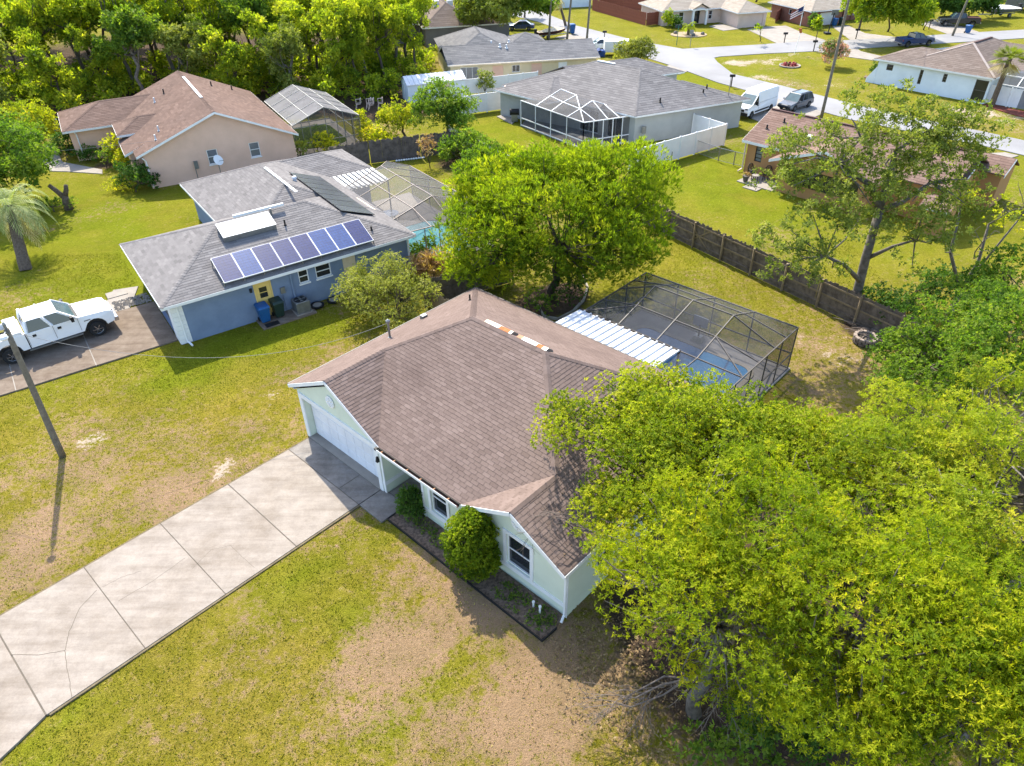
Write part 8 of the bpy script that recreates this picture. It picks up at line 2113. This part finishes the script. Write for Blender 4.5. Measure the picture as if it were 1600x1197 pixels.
    kw.setdefault('L', .14); kw.setdefault('W', .075); kw.setdefault('r', .4)
    shrub('garden_shrub', lb, bs, el, mm, dens=1.1, per=34, k=5, spread=1.1, seed=100 + i, **kw)
C = np.array([[0, 0, .55], [.15, .05, .5], [-.12, .08, .52]]); link('plant', crown_mesh('plant', C, np.full(3, .22), M['leaf_red'], rng, 120, 5, .12, .06), pot_t)

# small garden trees
for i, (nm, lb, bs, el, mm, kw) in enumerate([
    ('garden_tree', 'leafy garden tree in front of the metal shed', (-5.58, 67.54), [E3((-5.72, 64.40, 3.40), 2.5, 2.2, 1.8), E3((-7.09, 63.21, 2.40), 1.6, 1.5, 1.3), E3((-3.76, 63.26, 2.60), 1.7, 1.6, 1.6), E3((-5.20, 63.56, 2.00), 1.4, 1.3, 1.2)], 'leaf_mid', {}),
    ('garden_tree', 'small yellow green tree left of the metal shed', (-9.46, 65.82), [E3((-9.84, 65.35, 2.40), 1.6, 1.5, 1.4), E3((-8.95, 64.48, 1.80), 1.3, 1.2, 1.1), E3((-10.61, 65.28, 1.60), 1.2, 1.1, 1.0)], 'leaf_yellow', {}),
    ('garden_tree', 'leafy tree leaning in from the left edge above the palm', (-40.78, 55.21), [E3((-34.85, 49.80, 4.00), 3.0, 2.6, 2.2), E3((-35.77, 53.07, 3.40), 2.0, 1.8, 1.6), E3((-37.14, 53.60, 4.20), 2.4, 2.0, 1.8), E3((-34.88, 49.32, 2.80), 2.4, 2.0, 1.6), E3((-34.59, 51.59, 2.60), 1.2, 1.1, 1.0)], 'leaf_mid', {}),
    ('garden_tree', 'yellow green tree at the left edge beside the peach house garage', (-44.85, 67.73), [E3((-41.99, 64.27, 2.40), 2.4, 2.0, 1.8), E3((-40.66, 63.43, 1.80), 1.6, 1.5, 1.4)], 'leaf_yellow', {}),
    ('street_tree', 'round crowned tree on the lawn beyond the side street', (54.74, 111.55), [E3((48.61, 103.79, 4.40), 4.2, 3.6, 2.4), E3((52.01, 103.61, 4.00), 3.6, 3.4, 2.2), E3((49.90, 104.68, 5.60), 3.8, 3.5, 2.2), E3((54.92, 105.83, 3.40), 2.6, 2.4, 1.7)], 'leaf_bright', {'r': .9}),
    ('street_tree', 'slim small tree at the brick house lawn', (42.37, 105.69), [E3((40.86, 102.82, 2.40), .7, .7, 1.1)], 'leaf_bright', {'r': .4, 'trunk_r': .06}),
    ('street_tree', 'slim small tree beside the pink house driveway', (34.85, 106.32), [E3((33.50, 103.59, 2.00), .5, .5, .6)], 'leaf_bright', {'r': .35, 'trunk_r': .06}),
    ('street_tree', 'leafy tree in front of the far brown house', (-2.72, 115.14), [E3((-3.02, 105.59, 4.00), 3.2, 2.8, 2.4), E3((-1.28, 104.81, 5.00), 3.0, 2.8, 2.4), E3((-4.52, 107.94, 4.60), 2.4, 2.2, 2.0)], 'leaf_grey', {'r': .8}),
    ('street_tree', 'leafy tree over the dark blue car beyond the tan house', (-0.07, 118.46), [E3((2.17, 108.32, 4.60), 3.0, 2.8, 2.0), E3((4.90, 111.14, 4.00), 2.4, 2.2, 1.6), E3((3.03, 108.11, 6.00), 3.2, 3.0, 2.0)], 'leaf_mid', {'r': .8}),
    ('street_tree', 'slim tree beside the far right driveway', (60.34, 112.52), [E3((56.14, 106.31, 3.00), 1.6, 1.5, 1.5)], 'leaf_mid', {'r': .6, 'trunk_r': .08}),
    ('street_tree', 'dark leafy tree at the top right edge behind the black pickup', (68.95, 124.79), [E3((65.37, 119.39, 2.60), 3.4, 3.0, 2.2), E3((68.43, 118.66, 2.40), 3.2, 2.8, 2.0)], 'leaf_dark', {'r': .8}),
    ('street_tree', 'dark leafy tree at the top right edge beside the boat', (75.21, 124.17), [E3((71.00, 118.99, 2.40), 3.0, 2.8, 2.2)], 'leaf_dark', {'r': .8}),
    ('street_tree', 'leafy tree behind the far brown house roof at the top edge', (-15.64, 128.25), [E3((-13.97, 115.90, 3.60), 3.4, 3.0, 2.2), E3((-16.24, 115.23, 3.40), 2.8, 2.6, 2.2)], 'leaf_wood', {'r': .9})]):
    kw.setdefault('r', .6); kw.setdefault('trunk_r', .13)
    tree(nm, lb, bs, el, mm, dens=.95, per=18 if bs[1] > 85 else 36, k=5, L=.42 if bs[1] > 85 else .2, W=.2 if bs[1] > 85 else .1, spread=1.1, seed=140 + i, fill=.5, low=-.5, each=.6, group='street trees' if nm == 'street_tree' else None, **kw)

# ------------------------------------------------------------------ palms
def palm(label, base, top, nf, L, m, trunk_r, droop, lw, seed, skirt=0, fan=False):
    rng = np.random.default_rng(seed); t = thing('palm_tree', label, 'palm', (base[0], base[1], 0))
    T = np.array([top[0] - base[0], top[1] - base[1], top[2]]); b = MB(); n = 9
    b.tube([T * (k / n) + np.array([0, 0, -.1 if k == 0 else 0]) for k in range(n + 1)], [trunk_r * (1.35 - .35 * k / n + .06 * (k % 2)) for k in range(n + 1)], 10); b.build('trunk', M['trunk_palm'], t)
    for dead in (0, 1):
        V = []; F = []; R = []
        for q in range(skirt if dead else nf):
            az = q * 2.399 + rng.normal() * .15; el = rng.uniform(-.9, -.3) if dead else rng.uniform(-.25, 1.25)
            d = np.array([math.cos(az) * math.cos(el), math.sin(az) * math.cos(el), math.sin(el)]); p = T.copy(); LL = L * rng.uniform(.8, 1.1); ns = 12
            if fan:
                st_ = T + d * LL * .45; 
                for j in range(16):
                    a = (j - 7.5) * .16; sd = unit(np.cross(d, [0, 0, 1.])); upv = np.cross(sd, d)
                    e = d * math.cos(a) + sd * math.sin(a); tip = st_ + e * LL * .62 - np.array([0, 0, .12 * LL * (1 + abs(a))]); w = .05 * LL
                    i0 = len(V); V += [st_, (st_ + tip) / 2 + sd * w * .5 + upv * .03, tip, (st_ + tip) / 2 - sd * w * .5]; F.append((i0, i0 + 1, i0 + 2, i0 + 3)); R.append(np.clip(rng.normal(.5, .22), 0, 1))
                i0 = len(V); w = .03; sd = unit(np.cross(d, [0, 0, 1.])); V += [T + sd * w, st_ + sd * w, st_ - sd * w, T - sd * w]; F.append((i0, i0 + 1, i0 + 2, i0 + 3)); R.append(.3)
                continue
            for s in range(ns):
                d = unit(d + np.array([0, 0, -droop * (s + 1) / ns * .32])); q2 = p + d * LL / ns; sd = unit(np.cross(d, [0, 0, 1.]))
                i0 = len(V); w = .02; V += [p + sd * w, q2 + sd * w, q2 - sd * w, p - sd * w]; F.append((i0, i0 + 1, i0 + 2, i0 + 3)); R.append(.4)
                for g_ in (-1, 1):
                    for h_ in (0, .5):
                        st_ = p + (q2 - p) * h_; tip = st_ + sd * g_ * lw * math.sin(PI * min(1, (s + 1.5) / (ns + 1))) + d * lw * .55 - np.array([0, 0, lw * .35]); i0 = len(V); ww = .035
                        V += [st_ - d * ww, (st_ + tip) / 2 + d * ww, tip, (st_ + tip) / 2 - d * ww]; F.append((i0, i0 + 1, i0 + 2, i0 + 3)); R.append(np.clip(rng.normal(.55, .22), 0, 1))
                p = q2
        if V: link('dry_fronds' if dead else 'fronds', np_mesh('fronds', np.array(V), np.array(F), M['leaf_dry' if dead else m], np.array(R)), t)
    return t
palm('grey green palm with drooping fronds on the lawn at the left edge', (-30.3, 40.4), tuple((-31.08, 42.47, 3.30)), 34, 2.9, 'leaf_palm', .27, 1.3, .42, 1, 14)
palm('fan palm with a bare trunk before the white fence at the right edge', (48.1, 72.8), tuple((48.08, 72.61, 4.40)), 34, 1.75, 'leaf_grey', .2, 1, .3, 2, 8, True)
palm('small palm in the sandy island of the pink house lawn', (26.01, 111.19), (26.0, 111.2, 1.2), 14, 1.5, 'leaf_bright', .15, 1.1, .3, 3)
palm('young palm beside the brick house driveway', (51.32, 113.33), (51.6, 113.9, 1.5), 12, 1.3, 'leaf_mid', .12, 1.1, .3, 4)
palm('thin palm trunk with brown hanging fronds between the poles', (9.16, 120.27), (8.0, 120.5, 3.4), 10, 1.6, 'leaf_dry', .16, 2.0, .3, 5, 8)

# ------------------------------------------------------------------ the woods at the upper left
def wood_variants():
    out = []
    for v in range(6):
        rng = np.random.default_rng(300 + v); h = (9.5, 11.0, 8.5, 10.0, 6.5, 7.5)[v]
        n = 9; ells = []
        for q in range(n):
            a = q * 2.4; rr_ = rng.uniform(.6, 2.4); z = h * rng.uniform(.42 if v < 4 else .25, .95)
            ells.append(((math.cos(a) * rr_, math.sin(a) * rr_, z), (rng.uniform(1.2, 1.9),) * 2 + (rng.uniform(1.0, 1.7),)))
        C, R = clumps_in(ells, .72, rng, .8, -.6, .6, -.6)
        b = MB(); limbs(b, (0, 0, -.2), (rng.normal() * .4, rng.normal() * .4, h * .45), C, R, rng, .2 if v < 4 else .14, 5, each=.5)
        tm = b.mesh('trunk', M['trunk_pale' if v % 2 else 'trunk'], True)
        mm = ('leaf_wood', 'leaf_bright', 'leaf_wood', 'leaf_mid', 'leaf_wood', 'leaf_grey')[v]
        out.append((tm, crown_mesh('crown', C, R, M[mm], rng, 34, 5, .30, .14, 1.1, .35, .8, .5, .2, .7)))
    return out
WV = wood_variants()
rng = np.random.default_rng(17); placed = []
def wood_ok(x, y):
    if x > -11.5: return False
    if x > -16 and y > 97: return False
    yf = np.interp(x, [-90, -58, -46, -40, -33, -27, -20, -14, -11], [60, 70, 75, 77, 79.5, 79, 78, 81, 84])
    return yf < y < 112
tries = 0
while len(placed) < 92 and tries < 9000:
    tries += 1
    x = rng.uniform(-82, -11.5); y = rng.uniform(62, 112)
    if not wood_ok(x, y): continue
    if any((x - a) ** 2 + (y - c) ** 2 < 3.6 ** 2 for a, c in placed): continue
    placed.append((x, y))
labels_w = ['slim tall tree in the woods at the upper left', 'bright leafed tall tree in the woods at the upper left', 'yellow green tall tree in the woods at the upper left', 'deep green tall tree in the woods at the upper left', 'bushy yellow green tree at the edge of the upper left woods', 'greyish green bushy tree at the edge of the upper left woods']
for x, y in placed:
    yf = np.interp(x, [-90, -58, -46, -40, -33, -27, -20, -14, -11], [60, 70, 75, 77, 79.5, 79, 78, 81, 84])
    v = int(rng.choice([4, 5, 4, 5, 3])) if y - yf < 4.5 else int(rng.integers(0, 4))
    zone = ('at the far left' if x < -46 else 'behind the peach house roof' if x < -27 else 'behind the milky roofed cage' if x < -17 else 'next to the metal shed') + (', in front' if y - yf < 8 else ', deep inside')
    t = thing('woodland_tree', labels_w[v].replace('of the upper left woods', 'of the woods').replace('in the woods at the upper left', 'in the woods') + ' ' + zone.replace('the milky roofed cage', 'the milky cage').replace('peach house roof', 'peach roof'), 'tree', (x, y, 0), rng.uniform(0, 6.28), 'trees of the upper left woods')
    s = rng.uniform(.85, 1.2); t.scale = (s, s, s * rng.uniform(.9, 1.15))
    link('trunk', WV[v][0], t); link('crown', WV[v][1], t)
for i, (x, y, v, s, lb) in enumerate([(-13.2, 83.5, 2, 1.05, 'tall yellow green tree standing alone right of the milky roofed cage'), (-10.6, 87.0, 0, .95, 'yellow green tree between the woods and the tan house'), (-16.5, 81.0, 0, 1.0, 'leafy tree at the right end of the woods above the lawn chairs')]):
    t = thing('woodland_tree', lb, 'tree', (x, y, 0), i * 2.0, 'trees of the upper left woods'); t.scale = (s * .85, s * .85, s)
    link('trunk', WV[v][0], t); link('crown', WV[v][1], t)
# undergrowth
C = []
for i in range(900):
    x = rng.uniform(-80, -9); y = rng.uniform(60, 100)
    yf = np.interp(x, [-90, -58, -46, -40, -33, -27, -20, -14, -9], [58, 67, 72, 74, 77, 77, 76, 77, 80])
    if yf < y < yf + 22: C.append((x, y, rng.uniform(.3, 1.9)))
me = crown_mesh('undergrowth', np.array(C), rng.uniform(.7, 1.25, len(C)), M['leaf_wood'], rng, 15, 5, .36, .18, 1.1, .4, .9, .45, .25, .5)
prop(link('undergrowth', me), 'tangled undergrowth along the foot of the upper left woods', 'undergrowth', kind='stuff')
# trees beyond the houses at the top edge
for i, (x, y) in enumerate([(22, 146), (29, 150), (36, 148), (44, 140), (58, 138), (64, 134), (70, 136), (-2, 140), (-20, 125), (-8, 128), (3, 128), (84, 140), (50, 148), (92, 132)]):
    v = (0, 3, 1, 2)[i % 4]
    t = thing('far_tree', 'leafy tree standing beyond the far houses along the top edge', 'tree', (x, y, 0), i * 1.3, 'trees beyond the far houses'); t.scale = (.8, .8, .6)
    link('trunk', WV[v][0], t); link('crown', WV[v][1], t)

# ------------------------------------------------------------------ short grass on the near lawns
def grass():
    rng = np.random.default_rng(31); N = 330000
    x = rng.uniform(-30, 22, N); y = 8.5 + 34 * rng.random(N) ** 1.25
    dx, dy = x - O2[0], y - O2[1]; c, s = math.cos(MR), math.sin(MR); u = dx * c + dy * s; v = -dx * s + dy * c
    keep = ~((u > -.05) & (u < 14.5) & (v > -.1) & (v < 19)) & ~((u > .28) & (u < 5.25) & (v < .1)) & ~((u > 5.1) & (u < 14.4) & (v > -1.15) & (v < .3))
    dx, dy = x - BO[0], y - BO[1]; c, s = math.cos(BR), math.sin(BR); a = dx * c + dy * s; b_ = -dx * s + dy * c
    keep &= ~((a > .2) & (a < 20.4) & (b_ > .2)) & ~((a < .5) & (b_ > .95) & (b_ < 9)) & ~((a > 4.3) & (a < 7.6) & (b_ > -.8) & (b_ < 1))
    dry, lush, sand, mul = zones(x, y)
    keep &= (sand < .35) & (mul < .3) & (rng.random(N) > dry * .7) & (fbm(x, y, .7, 77) > .33)
    x, y, dry, lush = x[keep], y[keep], dry[keep], lush[keep]; n = len(x)
    z = 0.05 * (fbm(x, y, 5.0, 40) - 0.5) - .05
    P = np.stack([x, y, z], 1); h = rng.uniform(.03, .085, (n, 1)); a = rng.uniform(0, 6.28, n); d = np.stack([np.cos(a), np.sin(a), np.zeros(n)], 1); w = rng.uniform(.012, .03, (n, 1))
    ln = rng.normal(size=(n, 3)) * .03; ln[:, 2] = 0
    V = np.stack([P - d * w, P + d * w, P + ln + np.array([0, 0, 1]) * h, P + ln * .5 - d * w * .3 + np.array([0, 0, .6]) * h], 1).reshape(-1, 3)
    R = np.clip(.42 + dry * .5 - lush * .4 + .24 * rng.normal(size=n), 0, 1)
    prop(link('grass', np_mesh('grass', V, np.arange(len(V)).reshape(-1, 4), M['blade'], R)), 'short patchy grass blades on the front lawns', 'grass', kind='stuff')
grass()

# fallen leaves
def litter(label, P, m, seed, s0=.03, s1=.07):
    rng = np.random.default_rng(seed); n = len(P); a = rng.uniform(0, 6.28, n); d = np.stack([np.cos(a), np.sin(a), rng.normal(size=n) * .25], 1); e = np.stack([-np.sin(a), np.cos(a), rng.normal(size=n) * .25], 1); s = rng.uniform(s0, s1, (n, 1))
    V = np.stack([P - d * s, P + e * s * .45, P + d * s, P - e * s * .45], 1).reshape(-1, 3)
    prop(link('leaf_litter', np_mesh('leaf_litter', V, np.arange(4 * n).reshape(-1, 4), M[m], rng.random(n))), label, 'leaf litter', kind='stuff')
rng = np.random.default_rng(55)
c_ = np.array([(3.63, 13.43), (2.96, 12.12), (3.76, 11.10), (2.54, 13.69), (4.51, 10.15)]); k_ = rng.integers(0, 5, 1500); q_ = c_[k_] + rng.normal(size=(1500, 2)) * .9
litter('dry fallen leaves on the ground under the foreground oak', np.concatenate([q_, np.full((1500, 1), .02) + .02 * rng.random((1500, 1))], 1), 'leaf_litter', 1)
u_ = 14.4 - np.abs(rng.normal(size=260)) * 1.1; v_ = rng.uniform(.3, 9, 260); z_ = EZ + SL * np.minimum(XR - u_, np.minimum(v_ - YF, YB - v_)) + .03
litter('fallen leaves scattered on the right slope of the brown roof', np.array([LW(a, b, c) for a, b, c in zip(u_, v_, z_)]), 'leaf_litter', 2, .025, .05)
